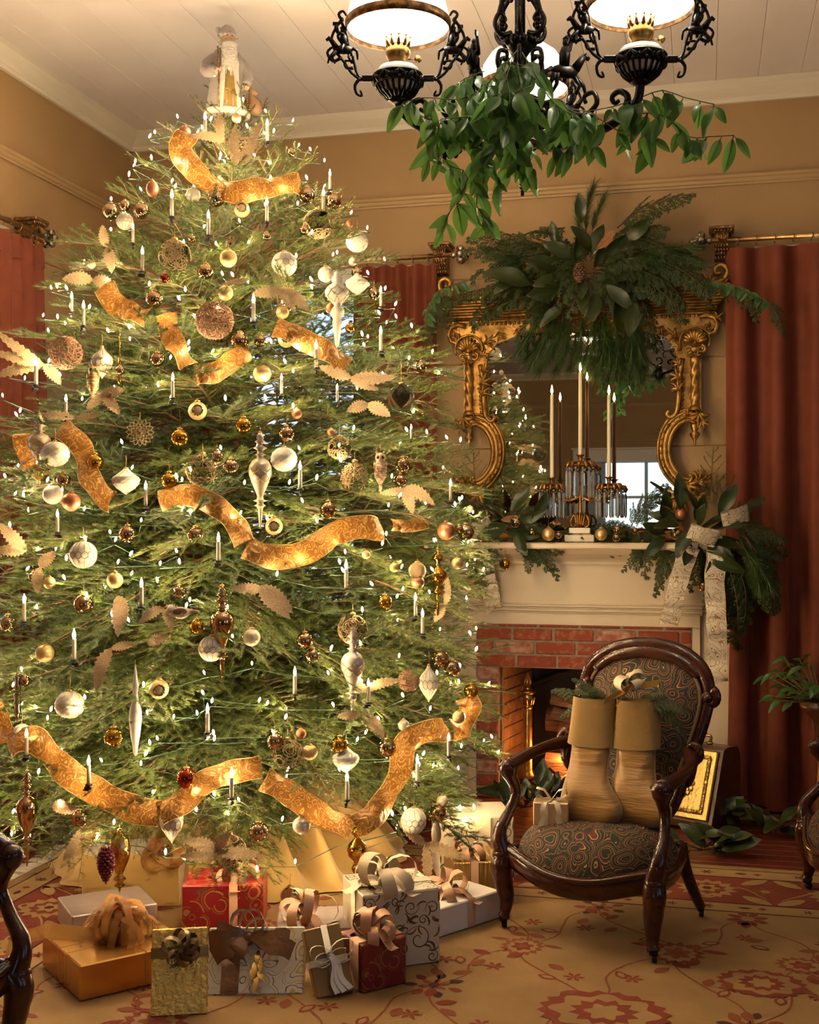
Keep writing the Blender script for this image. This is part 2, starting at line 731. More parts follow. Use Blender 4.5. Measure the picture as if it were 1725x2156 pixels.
window(1, 'x', YB, WIN1, 1)
window(2, 'x', YB, WIN2, 1)
window(3, 'y', XL, WIN3, -1)
window(4, 'y', XR, WR1, 1)
window(5, 'y', XR, WR2, 1)

# rear doorway (seen in the mirror) with an open door and the hall beyond
mb = MB()
for a, b in ((DOOR[0] - .16, DOOR[0]), (DOOR[1], DOOR[1] + .16)):
    mb.box(((a + b) / 2, YR + .01, 1.2), (b - a, .07, 2.4), bev=.006)
mb.box(((DOOR[0] + DOOR[1]) / 2, YR + .01, 2.46), (DOOR[1] - DOOR[0] + .36, .08, .18), bev=.006)
mb.box(((DOOR[0] + DOOR[1]) / 2, YR + .015, 2.565), (DOOR[1] - DOOR[0] + .42, .11, .03), bev=.006)
door = struct('door_1', mb, m_white)
lf = MB().box((.42, 0, 1.16), (.80, .045, 2.3), bev=.005)
for z0, z1 in ((.2, 1.0), (1.12, 2.14)):
    for x0, x1 in ((.10, .38), (.46, .74)):
        lf.box(((x0 + x1) / 2, .024, (z0 + z1) / 2), (x1 - x0, .012, z1 - z0), bev=.006)
leafd = lf.build('door_leaf', m_white, door, (DOOR[1], YR + .08, 0), (0, 0, .12))
MB().lathe([(.012, 0), (.02, .01), (.028, .03), (.02, .05), (.001, .058)], 12, TR((.77, .022, 1.0), (-PI / 2, 0, 0))).build('knob', m_brass, leafd)
hall = MB()
hall.box((-.95, YR - 1.6, -.06), (4, 3.0, .08)).box((-.95, YR - 1.6, 2.95), (4, 3.0, .08))
hall.box((-3.0, YR - 1.6, 1.45), (.08, 3.0, 3.1)).box((1.1, YR - 1.6, 1.45), (.08, 3.0, 3.1))
hall.box((-2.33, YR - 3.05, 1.45), (1.35, .08, 3.1)).box((.45, YR - 3.05, 1.45), (1.35, .08, 3.1)).box((-.95, YR - 3.05, 2.75), (1.5, .08, .5)).box((-.95, YR - 3.05, .02), (1.5, .08, .12))
struct('wall_hall', hall, m_white)
mb = MB()
for px_ in (-1.68, -.95, -.22):
    mb.box((px_, YR - 3.05, 1.29), (.06, .06, 2.42), bev=.004)
mb.box((-.95, YR - 3.05, 1.9), (1.5, .05, .05), bev=.004)
d2 = struct('door_2', mb, m_white)
for px_ in (-1.315, -.585):
    MB().box((px_, YR - 3.05, 1.29), (.67, .006, 2.4)).build('pane', m_glass, d2)

# ---------------------------------------------------------------- curtain rods and curtains
m_velvet = mat('rust_velvet', (.130, .020, .005), .75, var=((.17, .030, .008), 9, .35, .65), sheen=.22, bump=(300, .05))
m_velvet.node_tree.nodes['Principled BSDF'].inputs['Sheen Tint'].default_value = (1, .35, .15, 1)
m_rod = mat('brass_rod', (.62, .40, .17), .34, 1.0)
ROD_Z = 2.89


def curtain_rod(label, loc, rotz, length, brackets, finials):
    """local x along the rod, wall on +y at distance .10"""
    t = thing('curtain_rod', label, 'curtain rod', loc, rotz)
    MB().tube([(0, 0, 0), (length, 0, 0)], .013, 12).build('rod', m_rod, t)
    for bx_ in brackets:
        b = MB()
        b.box((bx_, .035, .062), (.125, .125, .016), bev=.004)
        b.box((bx_, .038, .046), (.108, .11, .018), bev=.006)
        prof = [(.092, .04), (-.015, .04), (-.022, .02), (-.005, -.01), (.005, -.05), (.03, -.085), (.092, -.092)]
        b.extrude(prof, bx_ - .034, bx_ + .034, smooth=False)
        for k in range(7):
            b.ball((bx_ - .048 + k * .016, -.022, .047), .007, 6, 5)
        for r_ in range(4):
            for k in range(-2, 3):
                b.ball((bx_ + k * .014, -.012 + r_ * .011, -.028 - r_ * .018), (.008, .012, .011), 6, 5)
        for k in (-2, -1, 0, 1, 2):
            b.tube([(bx_ + k * .004, -.018, -.005), (bx_ + k * .011, -.026, .018), (bx_ + k * .013, -.02, .034)], [.004, .006, .003], 5)
        b.build('bracket', m_bronze, t)
    for fx, d in finials:
        f = MB()
        f.lathe([(.012, 0), (.02, .01), (.012, .02), (.012, .03)], 10, TR((fx, 0, 0), (0, d * PI / 2, 0)))
        for k in range(6):
            a = k * PI / 3
            for rr, sz in ((.034, .019), (.018, .014)):
                f.ball((fx + d * (.052 + (.02 if rr < .03 else 0)), rr * math.cos(a), rr * math.sin(a)), (.022, sz * .6 + .004, sz), 7, 6)
        f.ball((fx + d * .085, 0, 0), (.03, .012, .012), 8, 6)
        f.build('finial', m_silver, t)
    n = int(length / .085)
    for k in range(n):
        x = .04 + k * (length - .08) / max(1, n - 1)
        if any(abs(x - b) < .05 for b in brackets):
            continue
        ring = [(x + .004 * math.sin(a * 3), .021 * math.cos(a), -.008 + .021 * math.sin(a)) for a in [2 * PI * i / 14 for i in range(14)]]
        MB().tube(ring, .0022, 5, closed=True).build('ring', m_bronze, t)
    return t


curtain_rod('brass curtain rod over the window between tree and mirror', (-2.95, 6.255, ROD_Z), 0, 1.64, (1.575, .06), ((1.64, 1),))
curtain_rod('brass curtain rod over the window beside the mirror on the chair side', (.045, 6.255, ROD_Z), 0, 1.7, (.05, 1.64), ((.0, -1),))
curtain_rod('brass curtain rod on the wall at the far side of the tree', (XL + .115, 3.2, ROD_Z - .03), PI / 2, 2.03, (1.985, .05), ((2.03, 1),))


def curtain(label, loc, rotz, w, ztop, nf, amp, flare=1.0, seed=1, spread=0.0, phase=0.0):
    t = thing('curtain', label, 'curtain', loc, rotz, 'rust velvet curtains')
    r = random.Random(seed)
    ph = [r.uniform(-.5, .5) for _ in range(nf + 2)]
    am = [r.uniform(.6, 1.25) for _ in range(nf + 2)]
    nu, nv = nf * 14 + 1, 26

    def fn(u, v):
        z = .012 + (ztop - .012) * v
        k = u * nf
        i = min(int(k), nf)
        s = k - i
        a_ = am[i] * (1 - s) + am[i + 1] * s
        amp_v = amp * (.45 + .55 * (1 - v) ** .6) * a_
        c = math.sin(2 * PI * k + phase + ph[i] * (1 - s) + ph[i + 1] * s)
        c = math.copysign(abs(c) ** .8, c)
        x = u * w + .02 * math.sin(4 * PI * k + 1) * (1 - v) + (u - .5 + spread) * w * .14 * flare * (1 - v) ** 2
        y = amp_v * c + .008 * math.sin(9 * v + 5 * u)
        if v > .97:
            z -= .012 * abs(math.sin(PI * k))
        return (x, y, z)
    MB().grid(fn, nu, nv).build('drape', m_velvet, t)

    def hem(u, v):
        p = fn(u, .955 + .03 * v)
        return (p[0], p[1] - .004 - .002 * math.sin(40 * u), p[2])
    MB().grid(hem, nu, 2).build('heading_tape', m_velvet, t)
    return t


curtain('rust velvet curtain showing between the tree and the gilt mirror', (-1.86, 6.25, 0), 0, .47, 2.855, 5, .045, .3, 3)
curtain('rust velvet curtain hidden mostly behind the tree at the chimney wall', (-2.93, 6.25, 0), 0, .46, 2.855, 5, .045, .3, 5)
curtain('tall rust velvet curtain beside the fireplace and coal box', (.115, 6.235, 0), 0, 1.3, 2.85, 7, .065, .55, 12, .2, 2.2)
curtain('rust velvet curtain at the picture edge beyond the tree', (XL + .125, 4.42, 0), PI / 2, .80, 2.82, 8, .045, .3, 8)
curtain('rust velvet curtain on the tree wall nearest the camera', (XL + .125, 3.22, 0), PI / 2, .55, 2.82, 6, .045, .3, 9)

# ---------------------------------------------------------------- mantelpiece and firebox
XM = -.61
mp = thing('mantelpiece', 'cream painted wooden mantelpiece framing a brick fireplace', 'mantel', (XM, YB, 0))


def sym(mb, x0, x1, z0, z1, y0, y1, bev=.003):
    mb.box(((x0 + x1) / 2, (y0 + y1) / 2 - YB, (z0 + z1) / 2), (x1 - x0, abs(y1 - y0), z1 - z0), bev=bev)
    return mb


sym(MB(), -.80, .80, 1.318, 1.350, 6.02, YB, .006).build('shelf', m_mantel, mp)
mb = MB()
prof = [(YB, 1.235), (6.17, 1.235), (6.165, 1.25), (6.15, 1.262), (6.12, 1.275), (6.09, 1.29), (6.07, 1.306), (6.06, 1.318), (YB, 1.318)]
mb.extrude([(a - YB, b) for a, b in prof], -.765, .765)
mb.build('bed_molding', m_mantel, mp)
sym(MB(), -.75, .75, 1.02, 1.24, 6.20, YB).build('frieze', m_mantel, mp)
for s in (-1, 1):
    a, b = sorted((s * .765, s * .60))
    sym(MB(), a, b, .205, 1.0, 6.235, YB).build('pilaster', m_mantel, mp)
    pl = sym(MB(), a - .012, b + .012, 0, .20, 6.222, YB)
    sym(pl, a - .018, b + .018, .195, .21, 6.216, YB, .004)
    pl.build('plinth', m_mantel, mp)
    nk = MB()
    for z0, z1, p in ((.985, .995, 6.22), (.995, 1.012, 6.212), (1.012, 1.022, 6.20)):
        sym(nk, a - .01, b + .01, z0, z1, p, YB)
    nk.build('capital', m_mantel, mp)
    a, b = sorted((s * .60, s * .553))
    sym(MB(), a, b, 0, .9145, 6.205, YB - .02).build('stile', m_mantel, mp)
mb = MB()
for z0, z1, p in ((.978, .988, 6.196), (.988, 1.002, 6.186), (1.002, 1.012, 6.19), (1.012, 1.024, 6.178)):
    sym(mb, -.612, .612, z0, z1, p, YB)
mb.build('architrave', m_mantel, mp)
sym(MB(), -.60, .60, .915, .985, 6.205, YB - .02).build('header', m_mantel, mp)

m_mortar = mat('mortar', (.34, .25, .18), .9, var=((.26, .19, .13), 40, .35, .65), bump=(120, .4))
m_brk = [mat('red_brick', (.30, .058, .024), .82, var=((.42, .17, .10), 34, .48, .72), bump=(80, .35)),
         mat('pale_brick', (.33, .10, .055), .85, var=((.50, .30, .21), 26, .40, .62), bump=(80, .35)),
         mat('dark_brick', (.24, .045, .022), .8, var=((.34, .10, .055), 30, .5, .7), bump=(80, .35))]
m_fbrk = mat('fire_brick', (.30, .16, .075), .85, var=((.20, .10, .05), 14, .35, .65), bump=(60, .2))
m_soot = mat('sooty_iron', (.012, .009, .008), .6, .3, bump=(30, .2))
fs = thing('brick_surround', 'red brick fireplace surround inside the cream mantel', 'fireplace', (XM, 6.235, 0))
X0, X1, ZT, FX, FZ = -.555, .555, .918, .435, .690
mb = MB()
mb.box(((-X1 - FX) / 2, .066, ZT / 2), (X1 - FX, .208, ZT)).box(((X1 + FX) / 2, .066, ZT / 2), (X1 - FX, .208, ZT))
mb.box((0, .066, (ZT + FZ) / 2), (2 * FX, .208, ZT - FZ))
mb.build('mortar', m_mortar, fs)
rb = random.Random(21)


def brick(parent, c, d, m, rz=0.0):
    j = .003
    MB().box((c[0] + rb.uniform(-1, 1) * .001, c[1] + rb.uniform(-j, j), c[2]), (d[0] * rb.uniform(.985, 1.0), d[1], d[2] * rb.uniform(.96, 1.0)), bev=.005, rotz=rz).build('brick', m, parent)


row, z = 0, FZ + .004
ztops = []
while z < ZT - .004:
    h = min(.0605, ZT - z)
    off = {0: .0, 1: .115, 2: .02, 3: .10}[row % 4]
    xx = X0 - off
    while xx < X1:
        a, b = max(xx + .005, X0 + .002), min(xx + .208, X1 - .002)
        if b - a > .02:
            brick(fs, ((a + b) / 2, .004, z + h / 2), (b - a, .10, h), m_brk[rb.choice((0, 0, 1, 2))])
        xx += .2155
    z += .0705
    row += 1
z = FZ - .066
row = 0
while z > -.06:
    for s in (-1, 1):
        h0 = max(z, .002)
        brick(fs, (s * (X1 + FX) / 2, .004, (h0 + z + .0605) / 2), (X1 - FX - .004, .10, z + .0605 - h0), m_brk[rb.choice((0, 1, 1, 2))])
    z -= .0705
    row += 1
# firebox behind the opening
fb = thing('firebox', 'sooty firebox with herringbone brick cheeks behind the andirons', 'firebox', (XM, 6.33, 0))
DB = .55
mb = MB()
mb.box((0, DB + .03, .45), (1.1, .06, .95)).box((0, .30, .90), (1.1, .50, .05))
for s in (-1, 1):
    mb.box((s * .52, .32, .45), (.05, .50, .90))
mb.build('fireback', m_soot, fb)
MB().box((0, .24, .004), (.94, .66, .008)).build('hearth_slab', m_fbrk, fb)
iron = MB()
iron.grid(lambda u, v: (-.34 + .68 * u, DB - .02 - .03 * math.sin(PI * u), .05 + v * (.47 + .12 * math.sin(PI * u))), 16, 6)
iron.build('fireback_plate', m_soot, fb)
arch = MB()
arch.tube([(-.38 + .76 * u / 12, DB - .06, .50 + .12 * math.sin(PI * u / 12)) for u in range(13)], .018, 6)
arch.build('arch_rim', m_soot, fb)
for s in (-1, 1):
    # splayed cheeks, bricks laid in courses
    M = TR((s * FX, .02, 0), (0, 0, s * .18))
    ch = MB().box((s * .02, .25, .345), (.03, .52, .69), M)
    cheek = ch.build('cheek', m_mortar, fb)
    z = .012
    row = 0
    while z < .68:
        yy = .0 - (.1 if row % 2 else 0)
        while yy < .5:
            a, b = max(yy + .004, .0), min(yy + .2, .5)
            if b - a > .02:
                MB().box((s * .003, (a + b) / 2, z + .03), (.012, b - a, .060), M, bev=.003).build('brick', m_fbrk, cheek)
            yy += .204
        z += .0665
        row += 1

# andirons
for s, nm in ((-1, 'brass column andiron standing in the fireplace beside the brick cheek'), (1, 'brass column andiron in the fireplace behind the armchair')):
    t = thing('andiron', nm, 'andiron', (XM + s * .295, 6.30, .008), 0, 'brass andirons')
    MB().lathe([(.001, .075), (.034, .078), (.036, .10), (.027, .115), (.025, .13), (.023, .45), (.022, .46)], 16, lobes=12, lobe=.04).build('column', m_brass, t)
    c = MB().lathe([(.022, .45), (.028, .46), (.024, .47), (.026, .49), (.034, .52), (.026, .525), (.040, .535), (.042, .545), (.020, .55)], 16)
    for k in range(8):
        a = k * PI / 4
        c.tube([(.025 * math.cos(a), .025 * math.sin(a), .475), (.033 * math.cos(a), .033 * math.sin(a), .505), (.041 * math.cos(a), .041 * math.sin(a), .512)], [.006, .007, .004], 5)
    c.build('capital', m_brass, t)
    f = MB().lathe([(.014, .548), (.019, .56), (.012, .568)], 12)
    for k in range(6):
        a = k * PI / 3
        f.tube([(.010 * math.cos(a), .010 * math.sin(a), .565), (.019 * math.cos(a + .5), .019 * math.sin(a + .5), .592), (.009 * math.cos(a + 1), .009 * math.sin(a + 1), .615), (.001, .001, .642)], [.006, .009, .007, .001], 6)
    f.build('flame_finial', m_brass, t)
    ft = MB()
    ft.tube([(-.07, -.02, .006), (-.05, -.01, .05), (0, 0, .08), (.05, -.01, .05), (.07, -.02, .006)], .011, 8)
    ft.tube([(0, 0, .085), (0, .12, .085), (0, .34, .08), (0, .36, .006)], .009, 6)
    ft.build('foot', m_soot, t)

# firewood
m_bark = mat('log_bark', (.12, .05, .022), .85, var=((.22, .10, .045), 12, .35, .65, (1, 6, 6)), bump=(40, .8, (.4, 3, 3)))
m_split = mat('split_wood', (.46, .20, .075), .7, var=((.32, .11, .035), 9, .35, .65, (.5, 8, 8)), bump=(30, .4, (.3, 5, 5)))


def log(label, p0, p1, r, seed, split=True):
    r_ = random.Random(seed)
    t = thing('firewood_log', label, 'log', (0, 0, 0), 0, 'split logs on the andirons')
    p0, p1 = Vector(p0), Vector(p1)
    t.location = p0
    M = frame_to(p1 - p0).to_4x4()
    L = (p1 - p0).length
    n = 9
    ang = [PI * k / (n - 1) for k in range(n)] if split else [2 * PI * k / 12 for k in range(12)]
    rr = [r * r_.uniform(.88, 1.08) for _ in ang]
    poly = [(q * math.cos(a), q * math.sin(a)) for q, a in zip(rr, ang)]
    vs, fs_ = [], []
    ns = 6
    for i in range(ns):
        for (a, b) in poly:
            vs.append((L * i / (ns - 1), a * r_.uniform(.96, 1.04), b * r_.uniform(.94, 1.06) - (r * .4 if split else 0)))
    k = len(poly)
    for i in range(ns - 1):
        for j in range(k):
            fs_.append((i * k + j, i * k + (j + 1) % k, (i + 1) * k + (j + 1) % k, (i + 1) * k + j))
    mbb = MB().add(vs, fs_[:], M, False, 0)
    if split:
        mi = []
        for i in range(ns - 1):
            mi += [0] * (k - 1) + [1]
        mbb.mi = mi
    mbb.build('bark', [m_bark, m_split], t)
    e = MB()
    for x in (.0, L):
        e.add([(x + (.002 if x else -.002), a * .97, b * .97 - (r * .4 if split else 0)) for a, b in poly], [tuple(range(k))], M, False)
    e.build('cut_end', m_split, t)
    return t


log('charred split log on top of the fireplace stack', (-.80, 6.45, .50), (-.30, 6.50, .40), .065, 1)
log('pale split log lying slantwise under the charred one', (-.79, 6.42, .425), (-.30, 6.47, .29), .055, 2)
log('thick cut log in the middle of the fire stack', (-.76, 6.43, .31), (-.32, 6.47, .24), .085, 3, False)
log('round log at the rear of the fire stack', (-.84, 6.60, .36), (-.30, 6.60, .34), .07, 4, False)
log('broad log lying low across the andiron bars', (-.82, 6.40, .135), (-.28, 6.42, .135), .07, 5, False)
log('reddish log at the very bottom front of the hearth', (-.84, 6.36, .06), (-.30, 6.37, .06), .05, 6, False)
m_ember = emission('ember_glow', (1.0, .30, .05), 9.0)
em = thing('ember_bed', 'glowing ember bed under the stacked logs', 'embers', (XM + .05, 6.60, .02))
e = MB()
for k in range(26):
    e.ball((rnd.uniform(-.22, .22), rnd.uniform(-.10, .08), rnd.uniform(.0, .03)), (rnd.uniform(.012, .03),) * 2 + (.012,), 6, 5)
eo = e.build('coals', m_ember, em)
eo['kind'] = 'stuff'
point_lamp('log_fill_light', (XM - .09, 6.34, .20), LOG_FILL_W, (1.0, .36, .08), .06)  # unseen lamp added in front of the logs to light their ends
# ---------------------------------------------------------------- the fir tree
KT = 5.2 / 4.8                # the tree stands 5.2 m from the camera
TX, TY = at(490, 1101, 5.2).x, at(490, 1101, 5.2).y
T0 = Vector((TX, TY, 0))
RPROF = [(max(.1, 1.45 + (z - 1.45) * KT), r * KT) for z, r in [(.10, .70), (.25, .98), (.45, 1.06), (.68, 1.06), (1.26, 1.0), (1.84, .91), (2.10, .82), (2.41, .68), (2.74, .48), (2.99, .32), (3.12, .18), (3.20, .05)]]
m_needle = leaf_mat('fir_needles', (.042, .070, .014), (.078, .110, .024), .42, .22, 9.0, (.19, .25, .05))
m_needle2 = leaf_mat('fir_needles_blue', (.034, .062, .022), (.060, .092, .034), .45, .20, 9.0, (.13, .20, .06))
m_twig = mat('fir_bark', (.16, .085, .04), .85, var=((.26, .15, .08), 40, .35, .65))
NEED_V, NEED_F = None, None


def fir_spray(L, seed, dens=1.0, droop=.06):
    """flat fir spray of real length L along +x: bark twigs (material 1) and needles (material 0)"""
    r = random.Random(seed)
    V, F, MI = [], [], []

    def twig(pts, r0):
        k = len(pts)
        o = len(V)
        for i, p in enumerate(pts):
            rad = max(.0007, r0 * (1 - i / (k - .6)))
            for a in (0, 2.1, 4.2):
                V.append((p[0], p[1] + rad * math.cos(a), p[2] + rad * math.sin(a)))
        for i in range(k - 1):
            for j in range(3):
                F.append((o + i * 3 + j, o + i * 3 + (j + 1) % 3, o + i * 3 + 3 + (j + 1) % 3, o + i * 3 + 3 + j))
                MI.append(1)

    def needles(pts, start=0.0):
        # walk the polyline, set needles on both sides and on top
        tot = sum((pts[i + 1] - pts[i]).length for i in range(len(pts) - 1))
        step = .0042 / dens
        s = start * tot
        while s < tot:
            q, i = s, 0
            while i < len(pts) - 2 and q > (pts[i + 1] - pts[i]).length:
                q -= (pts[i + 1] - pts[i]).length
                i += 1
            d = (pts[i + 1] - pts[i]).normalized()
            p = pts[i] + d * q
            side = Vector((-d.y, d.x, 0)).normalized()
            upv = d.cross(side) * -1
            if upv.z < 0:
                upv = -upv
            tip = 1 - .35 * max(0, (s / tot - .75) / .25)
            for a in (-1.25, -.55, .05, .6, 1.25):
                if r.random() < .30:
                    continue
                a += r.uniform(-.25, .25)
                ln = r.uniform(.014, .022) * tip
                dr = (side * math.sin(a) + upv * (math.cos(a) * .75) + d * r.uniform(.5, .95)).normalized()
                w = d.cross(dr)
                w = w.normalized() * .0010 if w.length > 1e-5 else side * .001
                o = len(V)
                V.extend([tuple(p - w), tuple(p + w), tuple(p + dr * ln)])
                F.append((o, o + 1, o + 2))
                MI.append(0)
            s += step * r.uniform(.7, 1.3)
        # terminal tuft
        d = (pts[-1] - pts[-2]).normalized()
        for k in range(5):
            dr = (d + Vector((r.uniform(-.5, .5), r.uniform(-.5, .5), r.uniform(-.3, .5)))).normalized()
            o = len(V)
            V.extend([tuple(pts[-1] - Vector((0, .001, 0))), tuple(pts[-1] + Vector((0, .001, 0))), tuple(pts[-1] + dr * .014)])
            F.append((o, o + 1, o + 2))
            MI.append(0)

    def path(p, ang, ln, n, sag, lift):
        pts = [p]
        a = ang
        for i in range(n):
            a *= .92
            t = (i + 1) / n
            pts.append(pts[-1] + Vector((math.cos(a), math.sin(a), lift - sag * t)).normalized() * (ln / n))
        return pts
    main = [Vector((L * t, .03 * L * math.sin(2.2 * t), .05 * L * math.sin(PI * t) - droop * L * t * t)) for t in [i / 8 for i in range(9)]]
    twig(main, .0045 + .005 * L)
    needles(main, .22)
    t = .20
    side = 1
    while t < .97:
        i = min(int(t * 8), 7)
        p = main[i].lerp(main[i + 1], t * 8 - i)
        ln = L * (.40 * (1 - t) ** .8 + .10) * r.uniform(.75, 1.15)
        ang = side * r.uniform(.65, .95)
        sp = path(p, ang, ln, 4, r.uniform(.05, .35), r.uniform(-.05, .22))
        twig(sp, .0016 + .003 * ln)
        needles(sp, .08)
        if ln > .11:
            u = .25
            s2 = 1
            while u < .95:
                j = min(int(u * 4), 3)
                q = sp[j].lerp(sp[j + 1], u * 4 - j)
                l2 = ln * (.42 * (1 - u) + .12) * r.uniform(.8, 1.15)
                d = (sp[j + 1] - sp[j])
                a2 = math.atan2(d.y, d.x) + s2 * r.uniform(.6, .9)
                sp2 = path(q, a2, l2, 2, r.uniform(.0, .3), r.uniform(-.05, .2))
                twig(sp2, .0012)
                needles(sp2, .05)
                u += .055 / ln * r.uniform(.7, 1.1)
                s2 = -s2
        side = -side
        t += .032 / L * r.uniform(.8, 1.2)
    return V, F, MI


def spray_mesh(name, L, seed, mats, dens=1.0, droop=.06):
    V, F, MI = fir_spray(L, seed, dens, droop)
    me = bpy.data.meshes.new(name)
    me.from_pydata(V, [], F)
    for m in mats:
        me.materials.append(m)
    me.polygons.foreach_set('material_index', MI)
    me.update()
    return me


SPRAY = {}
for L in (.30, .45, .62, .80):
    SPRAY[L] = [spray_mesh('fir_branch', L, int(L * 100) + k, [m_needle if k < 2 else m_needle2, m_twig], 1.0, (.05, .10, .16)[k]) for k in range(3)]
tree = thing('christmas_tree', 'tall decorated fir tree covered in warm lights and gold baubles', 'tree', T0)
MB().tube([(0, 0, .02), (0, 0, .8), (.01, 0, 1.8), (0, 0, 2.9), (0, 0, 3.30)], [.055, .05, .035, .018, .005], 10).build('trunk', m_twig, tree)
st = MB().lathe([(.001, .0135), (.24, .0135), (.24, .025), (.16, .03), (.15, .17), (.14, .17), (.14, .04), (.001, .04)], 20)
for k in range(4):
    a = k * PI / 2
    st.tube([(.14 * math.cos(a), .14 * math.sin(a), .15), (.05 * math.cos(a), .05 * math.sin(a), .15)], .008, 6)
st.build('tree_stand', mat('stand_green', (.02, .06, .03), .4), tree)

rt = random.Random(4)
BR = []                      # (z at the trunk, azimuth, reach, elevation)
n_parts = 300
specs = []
z = .46
az = 0.0
levels = []
for k in range(500):
    # denser low down, where the tree is wide
    u = (k + .5) / 460
    zt = .36 + 2.86 * (1 - max(0, 1 - u) ** .62) if k < 460 else 2.70 + .60 * (k - 460) / 40
    az += 2.39996
    R = interp(RPROF, zt)
    e = interp([(.3, -.22), (.8, -.12), (1.6, .06), (2.4, .28), (2.95, .62), (3.25, 1.0)], zt) + rt.uniform(-.16, .16)
    reach = R * rt.choice((1.0, 1.0, .95, .86, .72)) * rt.uniform(.93, 1.09)
    specs.append((zt, az + rt.uniform(-.3, .3), max(.16, reach), e))
for k in range(18):
    specs.append((.50 + .08 * (k % 3), math.atan2(-TY, -TX) + (k - 8.5) * .19 + rt.uniform(-.06, .06), interp(RPROF, .45) * rt.uniform(.86, 1.0), -.30 - .10 * (k % 2)))
# those that face the room first: they show largest
to_cam = math.atan2(-TY, -TX)
specs.sort(key=lambda q: -math.cos(q[1] - to_cam))
VS, FS, MS = [], [], []
for k, (zt, a, reach, e) in enumerate(specs):
    # keep clear of the two walls behind the tree
    if math.cos(a) < 0:
        reach = min(reach, (TX - XL - .22) / max(.05, -math.cos(a)))
    if math.sin(a) > 0:
        reach = min(reach, (YB - .26 - TY) / max(.05, math.sin(a)))
    # the spray occupies the outer part of the limb; a bare limb reaches in to the trunk
    L = max(.30, min(.80, reach * .80))
    key = min(SPRAY, key=lambda q: abs(q - L))
    sc = L / key
    if zt > 2.85:
        sc *= .8
    ra = reach - key * sc * .97
    tipz = zt
    d = Vector((math.cos(a) * math.cos(e), math.sin(a) * math.cos(e), math.sin(e)))
    base = Vector((math.cos(a) * ra, math.sin(a) * ra, zt - math.sin(e) * key * sc * .5))
    Rm = frame_to(d)
    roll = rt.uniform(-.7, .7)
    M = Matrix.Translation(base) @ Rm.to_4x4() @ Matrix.Rotation(roll, 4, 'X') @ Matrix.Scale(sc, 4)
    me = SPRAY[key][rt.choice((0, 0, 1, 1, 2))]
    if k < n_parts:
        o = inst('branch', me, tree)
        o.matrix_local = M
        BR.append((M, key))
    else:
        if k % 2:
            continue
        A = np.array([v.co[:] for v in me.vertices])
        Mn = np.array(M)
        A = A @ Mn[:3, :3].T + Mn[:3, 3]
        off = sum(len(x) for x in VS)
        VS.append(A)
        FS += [tuple(i + off for i in p.vertices) for p in me.polygons]
        MS += [p.material_index for p in me.polygons]
for k in range(130):
    zt = .5 + 2.5 * (1 - (1 - (k + .5) / 130) ** .65)
    a = to_cam + rt.uniform(-1.75, 1.75)
    R = interp(RPROF, zt)
    reach = R * rt.uniform(.50, .76)
    key = .62 if reach > .55 else (.45 if reach > .4 else .30)
    me = SPRAY[key][rt.randrange(3)]
    e = rt.uniform(-.35, .25)
    d = Vector((math.cos(a) * math.cos(e), math.sin(a) * math.cos(e), math.sin(e)))
    M = Matrix.Translation(Vector((math.cos(a) * (reach - key), math.sin(a) * (reach - key), zt))) @ frame_to(d).to_4x4() @ Matrix.Rotation(rt.uniform(-1.2, 1.2), 4, 'X')
    A = np.array([v.co[:] for v in me.vertices])
    Mn = np.array(M)
    A = A @ Mn[:3, :3].T + Mn[:3, 3]
    off = sum(len(x) for x in VS)
    VS.append(A)
    FS += [tuple(i + off for i in p.vertices) for p in me.polygons]
    MS += [p.material_index for p in me.polygons]
me = bpy.data.meshes.new('inner_branches')
me.from_pydata(np.concatenate(VS).tolist(), [], FS)
for m in (m_needle, m_twig):
    me.materials.append(m)
me.polygons.foreach_set('material_index', MS)
o = inst('inner_branches', me, tree)
o['kind'] = 'stuff'
lim = MB()
for (zt, a, reach, e) in specs[:n_parts]:
    lim.tube([(0, 0, zt - .05 - .15 * reach * math.sin(e)), (math.cos(a) * reach * .4, math.sin(a) * reach * .4, zt - .02 * reach - math.sin(e) * reach * .3)], [.011, .006], 4, cap=False)
o = lim.build('limbs', m_twig, tree)
o['kind'] = 'stuff'


def tree_pt(px, py, k=.94):
    """where the picture ray first meets the tree's outer surface (k of its reach)"""
    r = ray(px, py)
    best, bd = None, 1e9
    for i in range(400):
        d = 3.7 + i * .005
        p = CAM + r * d
        h = math.hypot(p.x - TX, p.y - TY)
        R = interp(RPROF, p.z) * k
        if h <= R:
            return p, d
        if h - R < bd:
            bd, best = h - R, (p, d)
    return best


# ---------------------------------------------------------------- ornaments
m_cap = mat('gold_cap', (.75, .50, .18), .3, 1.0)
m_hook = mat('hook_wire', (.45, .30, .10), .4, 1.0)
OM = {
    'bronze': mat('bronze_glass', (.60, .39, .21), .07, 1.0),
    'silver': mat('champagne_glass', (.62, .46, .27), .08, 1.0),
    'gold': mat('gold_glass', (.72, .40, .06), .09, 1.0),
    'mgold': mat('matte_gold', (.74, .52, .23), .42, .85),
    'copper': mat('matte_copper', (.48, .20, .10), .42, .8),
    'pearl': mat('pearl_glass', (.74, .64, .46), .22, .45, coat=.8),
    'red': mat('russet_glass', (.36, .05, .02), .1, .9),
    'glitter': mat('gold_glitter', (.66, .46, .22), .45, .75, var=((.95, .80, .55), 420, .52, .62), bump=(420, .9)),
}
m_cream = mat('cream_enamel', (.82, .76, .62), .38, var=((.76, .70, .55), 14, .4, .6), coat=.3)
m_gline = mat('gold_line', (.40, .27, .085), .45, .6)
m_mercury = mat('mercury_gold', (.66, .42, .13), .12, 1.0, bump=(60, .5))
m_clear = mat('clear_glass', (1, .97, .92), .02, 0, trans=1.0, ior=1.05)
